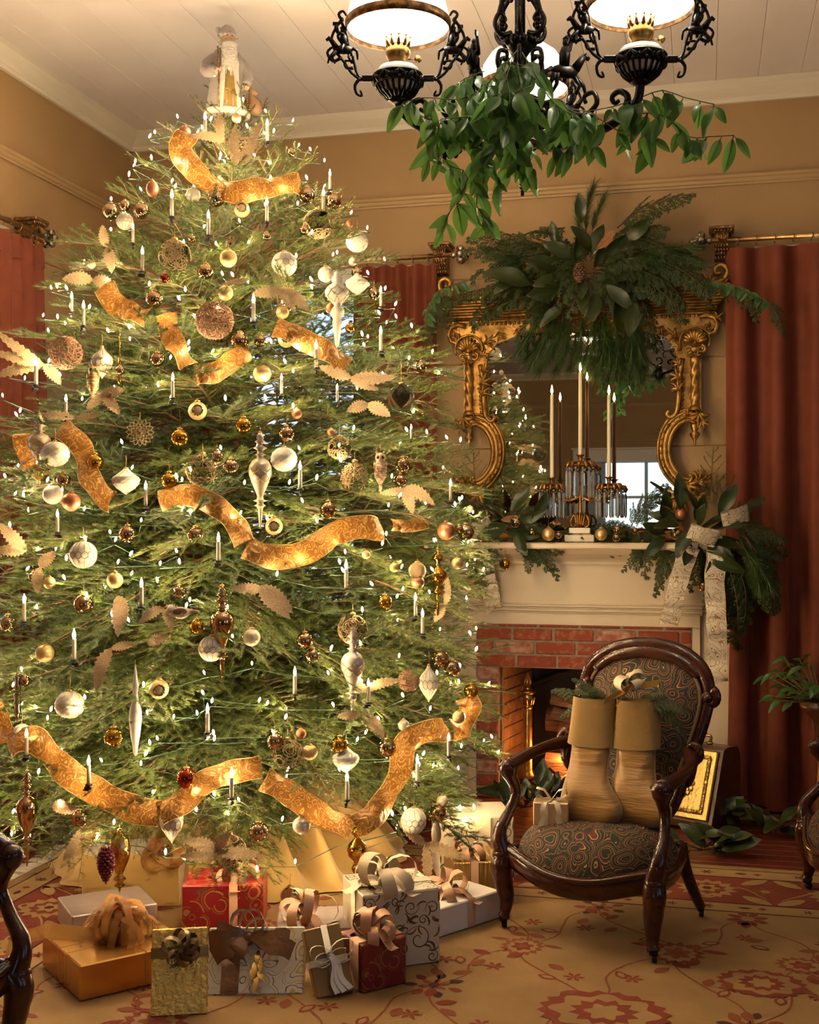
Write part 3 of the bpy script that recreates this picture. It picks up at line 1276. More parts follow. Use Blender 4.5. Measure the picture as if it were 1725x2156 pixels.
m_twigball = mat('glitter_twine', (.34, .17, .09), .6, .35, var=((.75, .55, .40), 300, .58, .66))
m_owl = mat('owl_plumage', (.36, .20, .10), .6, .1, var=((.72, .55, .36), 60, .45, .6, (1, 1, 3)), bump=(90, .6))
m_pine = mat('plum_glass', (.13, .02, .035), .28, .6)
m_frost = mat('white_bark', (.78, .72, .62), .5, var=((.30, .18, .12), 22, .62, .70))

LOOK = {'bronze': 'mirrored bronze glass ball', 'silver': 'mirrored champagne glass ball', 'gold': 'mirrored yellow gold ball', 'mgold': 'satin gold ball', 'copper': 'satin copper ball',
        'pearl': 'pearly translucent ball', 'red': 'mirrored russet red ball', 'glitter': 'glittered champagne ball'}
ORN = []      # (empty, px, py, what, key) for the labels
BALLMESH = {}


def hang(t, r, M=None, extra=0.0):
    c = MB().lathe([(.30 * r, .93 * r), (.30 * r, 1.10 * r), (.18 * r, 1.16 * r), (.001, 1.18 * r)], 10)
    c.tube([(.09 * r * math.cos(a), 0, 1.24 * r + .09 * r * math.sin(a)) for a in [2 * PI * i / 8 for i in range(8)]], .02 * r, 4, closed=True)
    c.build('cap', m_cap, t)


def bauble(px, py, dia, kind, k=.96, tall=1.0):
    p, d = tree_pt(px, py, k)
    r = dia * d / FPX / 2
    t = thing('bauble', '', 'ornament', p, rnd.uniform(0, 6), 'round baubles on the tree')
    key = kind + (str(tall) if tall != 1 else '')
    if key not in BALLMESH:
        BALLMESH[key] = (MB().ball((0, 0, 0), (1, 1, tall), 28, 18).mesh('glass_ball', OM[kind]),
                         MB().lathe([(.30, .93 * tall), (.31, 1.08 * tall), (.18, 1.14 * tall), (.001, 1.17 * tall)], 12).tube(
                             [(.10 * math.cos(a), 0, 1.24 * tall + .10 * math.sin(a)) for a in [2 * PI * i / 8 for i in range(8)]], .022, 4, closed=True).mesh('cap', m_cap),
                         MB().tube([(0, 0, 1.3), (.02, .05, 1.9), (.0, .2, 2.4), (0, .4, 2.3)], .016, 4).mesh('hook', m_hook))
    for nm, me in zip(('glass_ball', 'cap', 'hook'), BALLMESH[key]):
        inst(nm, me, t, scale=r)
    ORN.append((t, px, py, LOOK[kind] if tall == 1 else 'egg shaped satin copper drop', dia))
    return t


BALLS = """389,278,25,copper 444,291,22,bronze 498,249,20,mgold 484,331,18,silver 514,307,16,bronze 614,322,18,silver 407,411,31,pearl 455,418,36,bronze 647,411,33,bronze 702,424,33,bronze
233,446,36,silver 263,434,24,bronze 298,444,34,bronze 736,472,16,copper 404,503,17,bronze 562,498,18,silver 641,485,20,bronze 481,544,37,mgold 433,572,34,bronze 347,586,20,red 686,578,34,pearl 475,617,32,mgold
325,630,36,bronze 193,557,18,pearl 595,658,27,mgold 604,650,18,silver 505,718,38,bronze 548,718,26,bronze 552,787,38,mgold 332,757,30,bronze 743,551,18,pearl 751,575,22,silver 788,619,24,bronze 694,622,27,silver
697,650,22,copper 737,691,20,gold 887,771,22,silver 233,832,20,bronze 379,922,38,gold 201,973,35,gold 357,1012,36,gold 458,960,25,silver 487,983,34,silver 150,1057,39,copper 134,1010,30,bronze 269,1124,36,bronze
412,1127,37,bronze 242,1222,34,mgold 176,1272,42,bronze 378,1246,27,bronze 70,1214,20,bronze 104,1227,26,mgold 17,1312,36,silver 415,1320,32,gold 94,1375,39,mgold 603,914,34,bronze 513,896,35,gold 848,978,31,bronze
843,1012,28,bronze 691,1073,36,bronze 625,871,22,copper 697,910,16,copper 771,1168,18,mgold 830,1195,20,mgold 879,1202,37,glitter 880,1226,28,copper 963,1186,25,mgold 940,1118,38,copper 981,1121,36,silver
967,1113,18,bronze 810,1268,32,gold 530,1342,38,pearl 642,1349,36,bronze 658,1381,33,silver 927,1387,37,bronze 952,1407,34,silver 992,1455,31,gold 966,1510,27,mgold 579,1560,38,bronze 634,1545,22,copper
653,1584,32,mgold 715,1568,36,gold 815,1575,39,bronze 850,1527,24,pearl 922,1712,37,bronze 932,1687,26,pearl 544,1751,41,bronze 635,1738,38,pearl 1002,1774,34,silver 1034,1708,26,bronze 611,1887,41,silver
239,1552,42,gold 393,1638,43,red 167,1723,36,bronze 53,1434,23,bronze 990,1072,15,pearl 705,600,14,copper 253,780,20,bronze"""
for tok in BALLS.split():
    a, b, c, k = tok.split(',')
    bauble(float(a), float(b), float(c), k, .99 if float(a) < 950 else 1.02)
bauble(321, 398, 26, 'copper', .99, 1.3)

LAND = []       # (phrase, px, py): things one can find, used to say where a bauble hangs


def special(name, label, px, py, cat='ornament', k=.98, group=None, land=None):
    p, d = tree_pt(px, py, k)
    t = thing(name, label, cat, p, math.atan2(-p.x + CAM.x, p.y - CAM.y) * 1.0, group)
    if land:
        LAND.append((land, px, py))
    return t, d / FPX          # local -y faces the camera's side of the room; metres per pixel


def wrap_lines(mb, rfun, n, kind, r):
    """raised gold lines over a surface of revolution rfun(z) -> radius, z in -1..1 (unit), for r scale"""
    zs = [-.92 + 1.84 * i / 20 for i in range(21)]
    if kind == 'comb':
        for k in range(n):
            a0 = 2 * PI * k / n
            pts = []
            for z in zs:
                zz = abs(z)
                sh = 0 if zz > .42 else (.5 * (1 - zz / .42)) * (1 if k % 2 else -1) * 0
                a = a0 + sh * PI / n
                pts.append((rfun(z) * 1.008 * math.cos(a), rfun(z) * 1.008 * math.sin(a), z))
            if True:
                top = [p for p in pts if p[2] > .28]
                bot = [p for p in pts if p[2] < -.28]
                mb.tube(top, .020, 3, cap=False)
                mb.tube(bot, .020, 3, cap=False)
        # middle row shifted half a cell, joined by chevrons
        for k in range(n):
            a0 = 2 * PI * (k + .5) / n
            mb.tube([(rfun(z) * 1.008 * math.cos(a0), rfun(z) * 1.008 * math.sin(a0), z) for z in (-.12, 0, .12)], .022, 3, cap=False)
            for s in (-1, 1):
                for sg in (-1, 1):
                    a1 = a0 + s * PI / n
                    am = (a0 + a1) / 2
                    z0, z1 = .12 * sg, .28 * sg
                    zm = (z0 + z1) / 2
                    mb.tube([(rfun(z0) * 1.008 * math.cos(a0), rfun(z0) * 1.008 * math.sin(a0), z0), (rfun(zm) * 1.01 * math.cos(am), rfun(zm) * 1.01 * math.sin(am), zm),
                             (rfun(z1) * 1.008 * math.cos(a1), rfun(z1) * 1.008 * math.sin(a1), z1)], .022, 3, cap=False)
    else:
        for s in (-1, 1):
            for k in range(n):
                pts = []
                for z in zs:
                    a = 2 * PI * k / n + s * z * 1.5
                    pts.append((rfun(z) * 1.02 * math.cos(a), rfun(z) * 1.02 * math.sin(a), z))
                mb.tube(pts, .024, 3, cap=False)


def sphere_r(z):
    return math.sqrt(max(0.0, 1 - z * z))


def onion_r(z):
    return interp([(-1, .02), (-.85, .10), (-.6, .33), (-.25, .60), (.05, .70), (.3, .66), (.5, .52), (.7, .30), (.85, .16), (1, .10)], z)


def quilt_onion_r(z):
    return interp([(-1, .02), (-.8, .30), (-.55, .62), (-.2, .92), (.1, 1.0), (.35, .92), (.55, .62), (.75, .40), (1, .16)], z)


def lattice(label, px, py, w, h, rf, kind, land, n=13, quilt=False):
    t, s = special('lattice_ornament', label, px, py, land=land)
    rw, rh = w * s / 2, h * s / 2
    mx = max(rf(z / 20) for z in range(-20, 21))
    b = MB()
    nn, mm = 40, 28

    def fn(u, v):
        z = -1 + 2 * v
        a = 2 * PI * u
        q = rf(z)
        if quilt:
            q *= 1 + .10 * abs(math.sin(a * 6 + z * 9) * math.sin(a * 6 - z * 9)) ** .6
        return (q * math.cos(a), q * math.sin(a), z)
    b.grid(fn, nn, mm, wrap=True)
    M = Matrix.Diagonal((rw / mx, rw / mx, rh, 1))
    b.v = [tuple(M @ Vector(v)) for v in b.v]
    b.build('body', m_cream, t)
    l = MB()
    wrap_lines(l, rf, n, kind, 1)
    l.v = [tuple(M @ Vector(v)) for v in l.v]
    l.build('gold_lattice', m_gline, t)
    c = MB().lathe([(.16 * rw, rh * .96), (.17 * rw, rh * 1.08), (.05 * rw, rh * 1.12)], 10)
    c.tube([(0, 0, rh * 1.1), (.002, .01, rh * 1.1 + .03), (0, .04, rh * 1.1 + .045)], .0012, 4)
    c.build('cap', m_cap, t)
    return t


lattice('white honeycomb ball high on the tree beside the feathered picks', 599, 556, 53, 53, sphere_r, 'comb', 'the high white honeycomb ball')
lattice('white honeycomb ball hanging at mid height above the crowned satin ball', 175, 1168, 58, 58, sphere_r, 'comb', 'the mid height white honeycomb ball')
lattice('white honeycomb ball hanging near the presents and a russet ball', 871, 1728, 54, 56, sphere_r, 'comb', 'the white honeycomb ball over the presents')
lattice('white honeycomb ball half hidden behind the bronze spire', 445, 1366, 54, 54, sphere_r, 'comb', 'the white ball behind the bronze spire')
lattice('white lattice ball tucked among mirrored balls near the tree top', 263, 466, 36, 36, sphere_r, 'comb', None)
lattice('white honeycomb onion drop hung beside the golden owl', 215, 764, 46, 66, onion_r, 'comb', 'the white onion drop beside the golden owl')
lattice('white honeycomb onion drop at the tree edge by the brick fireplace', 903, 1440, 43, 76, onion_r, 'comb', 'the white onion drop by the bricks')
lattice('white honeycomb onion drop below the low gold ribbon and russet ball', 362, 1733, 50, 84, onion_r, 'comb', 'the low white onion drop')
lattice('white quilted onion ornament beside the white lattice spire', 752, 599, 46, 44, quilt_onion_r, 'diag', None, 8, True)
lattice('white quilted onion ornament above a lit candle and the gold ribbon', 265, 1014, 56, 54, quilt_onion_r, 'diag', 'the mid height quilted onion', 8, True)
lattice('white quilted onion ornament low down behind a lit candle', 728, 1600, 54, 54, quilt_onion_r, 'diag', 'the low quilted onion', 8, True)
lattice('white quilted ball at the tree edge below the crown molding', 752, 509, 44, 44, sphere_r, 'diag', 'the high quilted ball', 8, True)
lattice('white quilted ball resting against the brown and gold ribbon', 116, 956, 56, 54, sphere_r, 'diag', 'the quilted ball on the ribbon', 8, True)
lattice('white quilted ball beside the champagne scalloped spire', 598, 967, 52, 52, sphere_r, 'diag', 'the quilted ball by the champagne spire', 8, True)
lattice('white quilted ball low on the tree above the rolling gold ribbon', 147, 1484, 58, 58, sphere_r, 'diag', 'the low quilted ball', 8, True)
lattice('white quilted ball peeping out from behind the lowest gold ribbon', 46, 1541, 34, 34, sphere_r, 'diag', None, 8, True)

# clear ball with a white drop inside
t, s = special('lattice_ornament', 'clear glass ball holding a white honeycomb drop at the tree edge', 845, 838, k=1.05, land='the clear ball with the white drop')
r = 29 * s
MB().ball((0, 0, 0), r, 28, 18).build('clear_shell', m_clear, t)
b = MB().grid(lambda u, v: (onion_r(-1 + 2 * v) * math.cos(2 * PI * u), onion_r(-1 + 2 * v) * math.sin(2 * PI * u), -1 + 2 * v), 28, 20, wrap=True)
M = Matrix.Translation((0, 0, .1 * r)) @ Matrix.Diagonal((r * .9, r * .9, r * .85, 1))
b.v = [tuple(M @ Vector(v)) for v in b.v]
b.build('inner_drop', m_cream, t)
l = MB()
wrap_lines(l, onion_r, 9, 'comb', 1)
l.v = [tuple(M @ Vector(v)) for v in l.v]
l.build('gold_lattice', m_gline, t)
MB().lathe([(.2 * r, .95 * r), (.2 * r, 1.12 * r), (.04 * r, 1.16 * r)], 10).tube([(0, 0, 1.1 * r), (0, 0, 2.4 * r), (0, .02, 2.6 * r)], .001, 4).build('cap', m_cap, t)


def openwork(label, px, py, dia, style, land):
    t, s = special('openwork_ball', label, px, py, land=land)
    r = dia * s / 2
    m = MB()
    rr = random.Random(int(px))
    if style == 'star':
        for k in range(14):
            v = Vector((rr.gauss(0, 1), rr.gauss(0, 1), rr.gauss(0, 1))).normalized() if k > 6 else Vector((math.sin((k - 3) * .7), -1, math.cos(k * 1.9) * .8)).normalized()
            f = frame_to(v)
            for q in range(8):
                a = q * PI / 4
                e = (v + f @ Vector((0, math.cos(a), math.sin(a))) * .42).normalized() * r
                m.tube([v * r, ((v * r + e) / 2).normalized() * r, e], .0016, 4)
                m.ball(e, .003, 5, 4)
            m.ball(v * r, .005, 6, 5)
    else:
        for k in range(16):
            v = Vector((rr.gauss(0, 1), rr.gauss(0, 1), rr.gauss(0, 1))).normalized()
            f = frame_to(v)
            for q in (.28, .5):
                m.tube([(v + f @ Vector((0, math.cos(a), math.sin(a))) * q).normalized() * r for a in [2 * PI * i / 12 for i in range(12)]], .0016, 4, closed=True)
            for q in range(6):
                a = q * PI / 3
                m.ball((v + f @ Vector((0, math.cos(a), math.sin(a))) * .39).normalized() * r, .0028, 5, 4)
    m.build('filigree', OM['glitter'], t)['kind'] = 'stuff'
    MB().ball((0, 0, 0), r * .97, 20, 14).build('clear_core', m_clear, t)
    MB().lathe([(.2 * r, .96 * r), (.2 * r, 1.12 * r), (.04 * r, 1.2 * r)], 10).tube([(0, 0, 1.1 * r), (0, 0, 1.7 * r)], .001, 4).build('cap', m_cap, t)


openwork('clear ball with gold filigree rings high beside a matte gold ball', 368, 539, 68, 'ring', 'the high filigree ball')
openwork('clear ball of gold filigree under the wide top ribbon', 670, 472, 62, 'ring', 'the filigree ball under the top ribbon')
openwork('gold starburst openwork ball beside a yellow gold bauble', 427, 991, 68, 'star', 'the starburst openwork ball')
openwork('gold starburst openwork ball beside the brown owl', 747, 1005, 64, 'star', 'the starburst ball beside the owl')
openwork('beaded openwork ball up and over the starburst ball near the owl', 715, 945, 50, 'ring', None)
openwork('gold openwork ball behind the tip of the cream scalloped spire', 743, 1325, 62, 'ring', None)
openwork('beaded openwork ball behind a bronze ball over the low ribbon', 606, 1588, 62, 'ring', 'the low beaded openwork ball')
openwork('gold openwork ball set among glittered leaves over the presents', 483, 1794, 72, 'ring', 'the lowest openwork ball')


def twine_ball(label, px, py, dia, land):
    t, s = special('twig_ball', label, px, py, land=land)
    r = dia * s / 2
    rr = random.Random(int(px * 3))
    m = MB()
    for k in range(46):
        v = Vector((rr.gauss(0, 1), rr.gauss(0, 1), rr.gauss(0, 1))).normalized()
        f = frame_to(v)
        off = rr.uniform(-.55, .55)
        q = math.sqrt(1 - off * off)
        m.tube([(v * off + f @ Vector((0, q * math.cos(a), q * math.sin(a)))) * r * rr.uniform(.93, 1.02) for a in [2 * PI * i / 16 for i in range(16)]], r * .022, 4, closed=True)
    o = m.build('woven_twine', m_twigball, t)
    b = MB()
    for k in range(24):
        v = Vector((rr.gauss(0, 1), rr.gauss(0, 1), rr.gauss(0, 1))).normalized() * r
        b.ball(v, r * .05, 6, 5)
    b.build('bead', OM['silver'], t)


twine_ball('brown twig ball in the upper middle of the tree', 452, 675, 80, 'the big twig ball')
twine_ball('pale twig ball at the outer edge above the white onion drop', 138, 743, 70, 'the pale twig ball')
twine_ball('small twig ball near the cream scalloped spire and fireplace', 861, 1433, 46, 'the small twig ball')


def reflector(label, px, py, dia):
    t, s = special('reflector_bauble', label, px, py)
    r = dia * s / 2
    MB().ball((0, 0, 0), r, 24, 16).build('glass_ball', OM['mgold'], t)
    M = TR((0, -r * .80, 0), (PI / 2, 0, 0))
    c = MB().lathe([(.58 * r, .02 * r), (.62 * r, .16 * r), (.55 * r, .20 * r), (.34 * r, .02 * r), (.12 * r, -.05 * r), (.001, .05 * r)], 24, M, lobes=12, lobe=.06)
    c.build('starburst_reflector', OM['silver'], t)
    hang(t, r)


reflector('gold indented reflector bauble under the wide top ribbon', 509, 441, 34)
reflector('gold indented reflector bauble lying on the upper gold ribbon', 603, 713, 37)
reflector('gold indented reflector bauble above the pierced gold rosette', 416, 865, 39)
reflector('gold indented reflector bauble beside the champagne spire tip', 577, 1108, 37)
reflector('gold indented reflector bauble beside the white bark icicle', 335, 1451, 41)

# rosette
t, s = special('rosette_ornament', 'pierced gold rosette ornament shaped like an open flower', 295, 910, land='the gold rosette')
m = MB()
for ring, n, rr_ in ((0, 16, 29), (1, 12, 19), (2, 8, 11)):
    for k in range(n):
        a = 2 * PI * (k + .5 * ring) / n
        R = rr_ * s
        c0, c1 = R * .55, R
        w = PI / n * .9
        m.tube([(c0 * math.cos(a), -.004 * ring, c0 * math.sin(a)), (R * .82 * math.cos(a + w), -.004 * ring, R * .82 * math.sin(a + w)), (c1 * math.cos(a), -.004 * ring - .004, c1 * math.sin(a)),
                (R * .82 * math.cos(a - w), -.004 * ring, R * .82 * math.sin(a - w))], .0022, 5, closed=True)
m.build('petal_ring', OM['glitter'], t)
MB().ball((0, -.01, 0), (6 * s, .006, 6 * s), 12, 8).build('centre', OM['silver'], t)
MB().tube([(0, 0, 29 * s), (0, .01, 42 * s)], .0015, 4).build('hook', m_hook, t)


def finial(label, px, py0, py1, w, mt, prof, land, band=None):
    """prof: (radius in half widths, height 0 bottom .. 1 top)"""
    t, s = special('spire_ornament', label, px, (py0 + py1) / 2, k=1.0, land=land)
    H, r = (py1 - py0) * s, w * s / 2
    MB().lathe([(max(a * r, .0006), (h - .5) * H) for a, h in prof], 20).build('glass_spire', mt, t)
    MB().lathe([(.16 * r, .49 * H), (.16 * r, .505 * H), (.02 * r, .515 * H)], 8).tube([(0, 0, .5 * H), (0, .01, .56 * H)], .001, 4).build('cap', m_cap, t)
    if band:
        b = MB()
        hs = [(a * r, (h - .5) * H) for a, h in prof if band[0] <= h <= band[1]]

        def rad(z):
            return float(np.interp(z, [q[1] for q in hs], [q[0] for q in hs]))
        z0, z1 = hs[0][1], hs[-1][1]
        for row in range(3):
            zz = z0 + (z1 - z0) * (.25 + .25 * row)
            for k in range(6):
                a0 = 2 * PI * (k + .5 * (row % 2)) / 6
                pts = []
                for i in range(9):
                    u = i / 8
                    a = a0 + (u - .5) * 2 * PI / 6
                    z = zz + (z1 - z0) * .22 * (1 - math.sin(PI * u)) - (z1 - z0) * .1
                    z = min(max(z, z0), z1)
                    pts.append((rad(z) * 1.015 * math.cos(a), rad(z) * 1.015 * math.sin(a), z))
                b.tube(pts, .0018, 4)
        b.build('scallop_trim', OM['glitter'], t)
    return t


SP_A = [(.0, 0), (.08, .02), (.16, .12), (.22, .20), (.30, .22), (.52, .235), (.30, .25), (.28, .27), (.62, .285), (.30, .30), (.26, .33), (.34, .36), (.62, .44), (.90, .53), (1.0, .60), (.96, .65), (.72, .70), (.36, .73), (.26, .75), (.5, .765),
        (.26, .78), (.26, .81), (.62, .835), (.26, .86), (.26, .88), (.5, .90), (.26, .92), (.34, .94), (.2, .97), (.14, 1.0)]
SP_B = [(.0, 0), (.10, .04), (.18, .18), (.30, .30), (.2, .33), (.6, .36), (.62, .38), (.2, .42), (.26, .46), (.80, .54), (1.0, .60), (.95, .64), (.6, .70), (.24, .74), (.22, .80), (.55, .84), (.58, .88), (.22, .93), (.14, 1.0)]
SP_C = [(.30, 0), (.34, .06), (.30, .20), (.22, .30), (.55, .36), (.72, .40), (.55, .44), (.24, .48), (.4, .53), (.6, .57), (.4, .61), (.28, .64), (.9, .70), (1.0, .76), (.86, .82), (.3, .88), (.3, .91), (.6, .94), (.5, .97), (.14, 1.0)]
finial('white lattice spire ornament with a long satin point near the mirror', 710, 572, 732, 50, m_cream, [(.0, 0), (.16, .03), (.30, .20), (.40, .34), (.34, .38), (.62, .45), (.62, .50), (.34, .55), (.5, .60), (.96, .68), (1.0, .74), (.8, .80), (.4, .85), (.5, .90), (.3, .95), (.16, 1.0)], 'the white lattice spire', (.55, .85))
finial('cream spire with gold scallops at the outer edge behind the ribbon', 83, 872, 1022, 48, mat('champagne_matte', (.62, .50, .34), .3, .5), SP_A, 'the outer scalloped spire', (.44, .68))
finial('champagne spire ornament with gold scallops in the middle of the tree', 548, 910, 1112, 48, mat('champagne_matte', (.62, .50, .34), .3, .5), SP_A, 'the champagne spire', (.44, .68))
finial('dark gold glass spire ornament in front of a white honeycomb ball', 468, 1232, 1428, 52, OM['bronze'], SP_A, 'the bronze spire', None)
finial('cream spire ornament with lavender scalloped belly near the fireplace side', 743, 1320, 1515, 50, mat('lavender_champagne', (.60, .50, .42), .3, .4), SP_A, 'the cream scalloped spire', (.44, .68))
finial('gold glass spire beside the glittered ball near the mantel', 922, 1155, 1300, 40, OM['gold'], SP_B, 'the gold spire near the mantel', None)
finial('rose gold glass spire low at the outer edge above the rug fringe', 57, 1622, 1825, 46, OM['bronze'], SP_A, 'the low outer spire', None)
finial('tall gold spire hanging among the presents beside the white scroll box', 752, 1740, 1945, 42, OM['gold'], SP_C, 'the spire among the presents', None)
finial('twisted gold icicle ornament at the outer edge above the ribbon', 37, 1415, 1522, 16, OM['silver'], [(0, 0), (.5, .1), (1, .25), (.7, .3), (1, .4), (.7, .46), (1, .55), (.7, .62), (1, .7), (.5, .8), (.8, .9), (.2, 1)], None)
finial('white bark icicle ornament speckled with brown in the lower tree', 285, 1402, 1592, 27, m_frost, [(0, 0), (.3, .03), (.4, .10), (.75, .24), (1, .40), (.95, .50), (.55, .60), (.35, .70), (.5, .78), (.25, .9), (.1, 1)], 'the white bark icicle')
finial('mercury gold drop ornament behind the purple pinecone', 252, 1745, 1880, 46, m_mercury, [(0, 0), (.15, .08), (.5, .12), (.2, .17), (.6, .22), (.25, .28), (.5, .38), (.9, .55), (1, .70), (.8, .85), (.3, .95), (.2, 1)], None)
finial('long thin amber icicle beside the white onion drop', 252, 695, 810, 8, OM['gold'], [(0, 0), (.8, .03), (1, .1), (.5, .5), (.3, 1)], None)
finial('pearl egg drop hanging under a russet ball over the presents', 919, 1730, 1776, 22, OM['pearl'], [(0, 0), (.6, .06), (.92, .25), (1, .45), (.85, .75), (.5, .93), (.2, 1)], None)
# speckled bark ball
t, s = special('bark_bauble', 'round white bark ornament with a dark brown stripe', 111, 1041, land='the white bark ball')
MB().ball((0, 0, 0), 21 * s, 22, 16).build('bark_ball', m_frost, t)
hang(t, 21 * s)

# purple pinecone
t, s = special('pinecone_ornament', 'deep purple glass pinecone hanging over the gold tree skirt', 223, 1822, k=1.08, land='the purple pinecone')
m = MB()
H, r = 78 * s, 17 * s
for i in range(13):
    u = i / 12
    z = H * (.46 - .92 * u)
    q = r * math.sin(PI * (.12 + .80 * u) ** .8) if u < .999 else .002
    n = 9
    for k in range(n):
        a = 2 * PI * (k + .5 * (i % 2)) / n
        m.ball((q * .8 * math.cos(a), q * .8 * math.sin(a), z), (q * .36 + .001, q * .36 + .001, H * .05), 6, 5)
m.lathe([(.001, -H * .48), (r * .5, -H * .25), (r * .8, .1 * H), (r * .5, H * .42), (.001, H * .46)], 12)
m.build('cone_scales', m_pine, t)
MB().lathe([(.25 * r, .46 * H), (.3 * r, .52 * H), (.05 * r, .56 * H)], 8).build('cap', m_cap, t)


def owl(label, px, py, h, land, m_body):
    t, s = special('owl_ornament', label, px, py, k=1.0, land=land)
    H = h * s
    b = MB().lathe([(.02 * H, -.5 * H), (.07 * H, -.48 * H), (.16 * H, -.32 * H), (.20 * H, -.10 * H), (.19 * H, .10 * H), (.14 * H, .22 * H), (.16 * H, .32 * H), (.15 * H, .42 * H), (.08 * H, .49 * H), (.001, .5 * H)], 18)
    for k in (-1, 1):
        b.tube([(k * .09 * H, -.02 * H, .44 * H), (k * .13 * H, -.02 * H, .55 * H)], [.04 * H, .004], 6)
    b.tube([(0, .06 * H, -.4 * H), (0, .10 * H, -.62 * H), (0, .12 * H, -.78 * H)], [.10 * H, .08 * H, .03 * H], 8, flat=.4)
    b.build('body', m_body, t)
    w = MB()
    for k in (-1, 1):
        for j in range(5):
            w.ball((k * (.19 - .008 * j) * H, .0, (.12 - .09 * j) * H), (.03 * H, .10 * H, .08 * H), 8, 6)
    w.build('wing', m_body, t)
    e = MB()
    for k in (-1, 1):
        e.lathe([(.055 * H, 0), (.05 * H, .012 * H), (.028 * H, .014 * H), (.001, .02 * H)], 12, TR((k * .065 * H, -.135 * H, .34 * H), (PI / 2, 0, 0)))
    e.build('eye', m_soot, t)
    MB().lathe([(.02 * H, 0), (.001, .07 * H)], 6, TR((0, -.145 * H, .31 * H), (PI * .8, 0, 0))).build('beak', OM['gold'], t)
    MB().tube([(0, 0, .5 * H), (0, .01, .75 * H)], .001, 4).build('hook', m_hook, t)


owl('brown feathered owl ornament at the tree edge facing the curtain', 801, 986, 66, 'the brown owl', m_owl)
owl('striped golden owl ornament peeping out behind the white onion drop', 196, 800, 62, 'the golden owl', mat('striped_gold', (.45, .25, .08), .35, .7, var=((.9, .7, .4), 30, .45, .55, (1, 1, 5))))

# bird
t, s = special('bird_ornament', 'small clip-on bird ornament with a brown back and white breast', 375, 1290, k=1.0, land='the little bird')
m = MB()
body = spline([(-22 * s, 0, 10 * s), (-14 * s, 0, 8 * s), (0, 0, 0), (14 * s, 0, 0), (30 * s, 0, 3 * s), (46 * s, 0, 2 * s)], 14)
m.tube(body, [.002, 6.5 * s, 8 * s, 8.5 * s, 10 * s, 12 * s, 13 * s, 13 * s, 12 * s, 10 * s, 7 * s, 4.5 * s, 3 * s, 2.5 * s, 1.5 * s], 12)
m.build('body', mat('bird_white', (.82, .70, .58), .6, var=((.45, .22, .12), 30, .55, .7)), t)
w = MB()
w.ball((4 * s, -11 * s, 3 * s), (15 * s, 3 * s, 8 * s), 10, 6).ball((4 * s, 11 * s, 3 * s), (15 * s, 3 * s, 8 * s), 10, 6)
w.build('wing', mat('bird_brown', (.20, .10, .06), .6), t)
MB().lathe([(2 * s, 0), (.0005, 6 * s)], 6, TR((-24 * s, 0, 10 * s), (0, -PI / 2, 0))).build('beak', m_soot, t)
# ---------------------------------------------------------------- light strings
m_bulb = emission('warm_bulb', (1.0, .72, .40), BULB_W)
m_wire = mat('green_wire', (.015, .05, .02), .5)
m_ivory = mat('ivory_candle', (.80, .72, .56), .5, sss=0.0)
m_flame = emission('candle_glow', (1.0, .74, .38), CANDLE_W)
bulb_me = MB().lathe([(.0005, -.001), (.0034, .004), (.0040, .009), (.0028, .014), (.0003, .018)], 7).mesh('bulb', m_bulb)
sock_me = MB().lathe([(.0026, -.012), (.0034, -.010), (.0034, .002), (.0024, .004)], 6).mesh('socket', m_wire)
rl = random.Random(11)


def tree_surf(a, z, k):
    R = interp(RPROF, z) * k
    return Vector((TX + R * math.cos(a), TY + R * math.sin(a), z))


TIERS = [('string of warm lights circling the slim top of the tree', 2.55, 3.22, 56), ('string of warm lights wound through the upper middle of the tree', 1.80, 2.55, 100),
         ('string of warm lights wound through the lower middle of the tree', 1.0, 1.80, 118), ('string of warm lights on the wide lowest boughs over the presents', .22, 1.0, 118)]
for lab, z0, z1, n in TIERS:
    t = thing('string_lights', lab, 'string lights', T0)
    pts = []
    turns = 5 if n > 50 else 4
    for i in range(n):
        u = (i + .5) / n
        # zigzag over the room side, with a few lamps round the back
        zz = z0 + (z1 - z0) * ((u * turns) % 1 * .18 + u * .82) + rl.uniform(-.05, .05)
        ph = u * turns * 2
        sw = abs((ph % 2) - 1) * 2 - 1
        a = to_cam + 1.12 * math.asin(max(-1, min(1, sw * .98))) * (1 if rl.random() < .9 else 1.6) + rl.uniform(-.12, .12)
        pts.append(tree_surf(a, min(max(zz, z0), z1), rl.choice((.84, .92, .97, 1.0, 1.01))))
    w = MB()
    for p, q in zip(pts, pts[1:]):
        if (p - q).length < .6:
            m_ = (p + q) / 2
            m_ = Vector((TX + (m_.x - TX) * .9, TY + (m_.y - TY) * .9, m_.z - .03))
            w.tube([p - T0 - Vector((0, 0, .012)), m_ - T0, q - T0 - Vector((0, 0, .012))], .0014, 4, cap=False)
    w.build('wire', m_wire, t)
    for p in pts:
        o = Vector((p.x - TX, p.y - TY, 0)).normalized()
        rot = (rl.uniform(-.5, .5), rl.uniform(-.5, .5), 0)
        inst('bulb', bulb_me, t, p - T0, rot, rl.uniform(.88, 1.2))

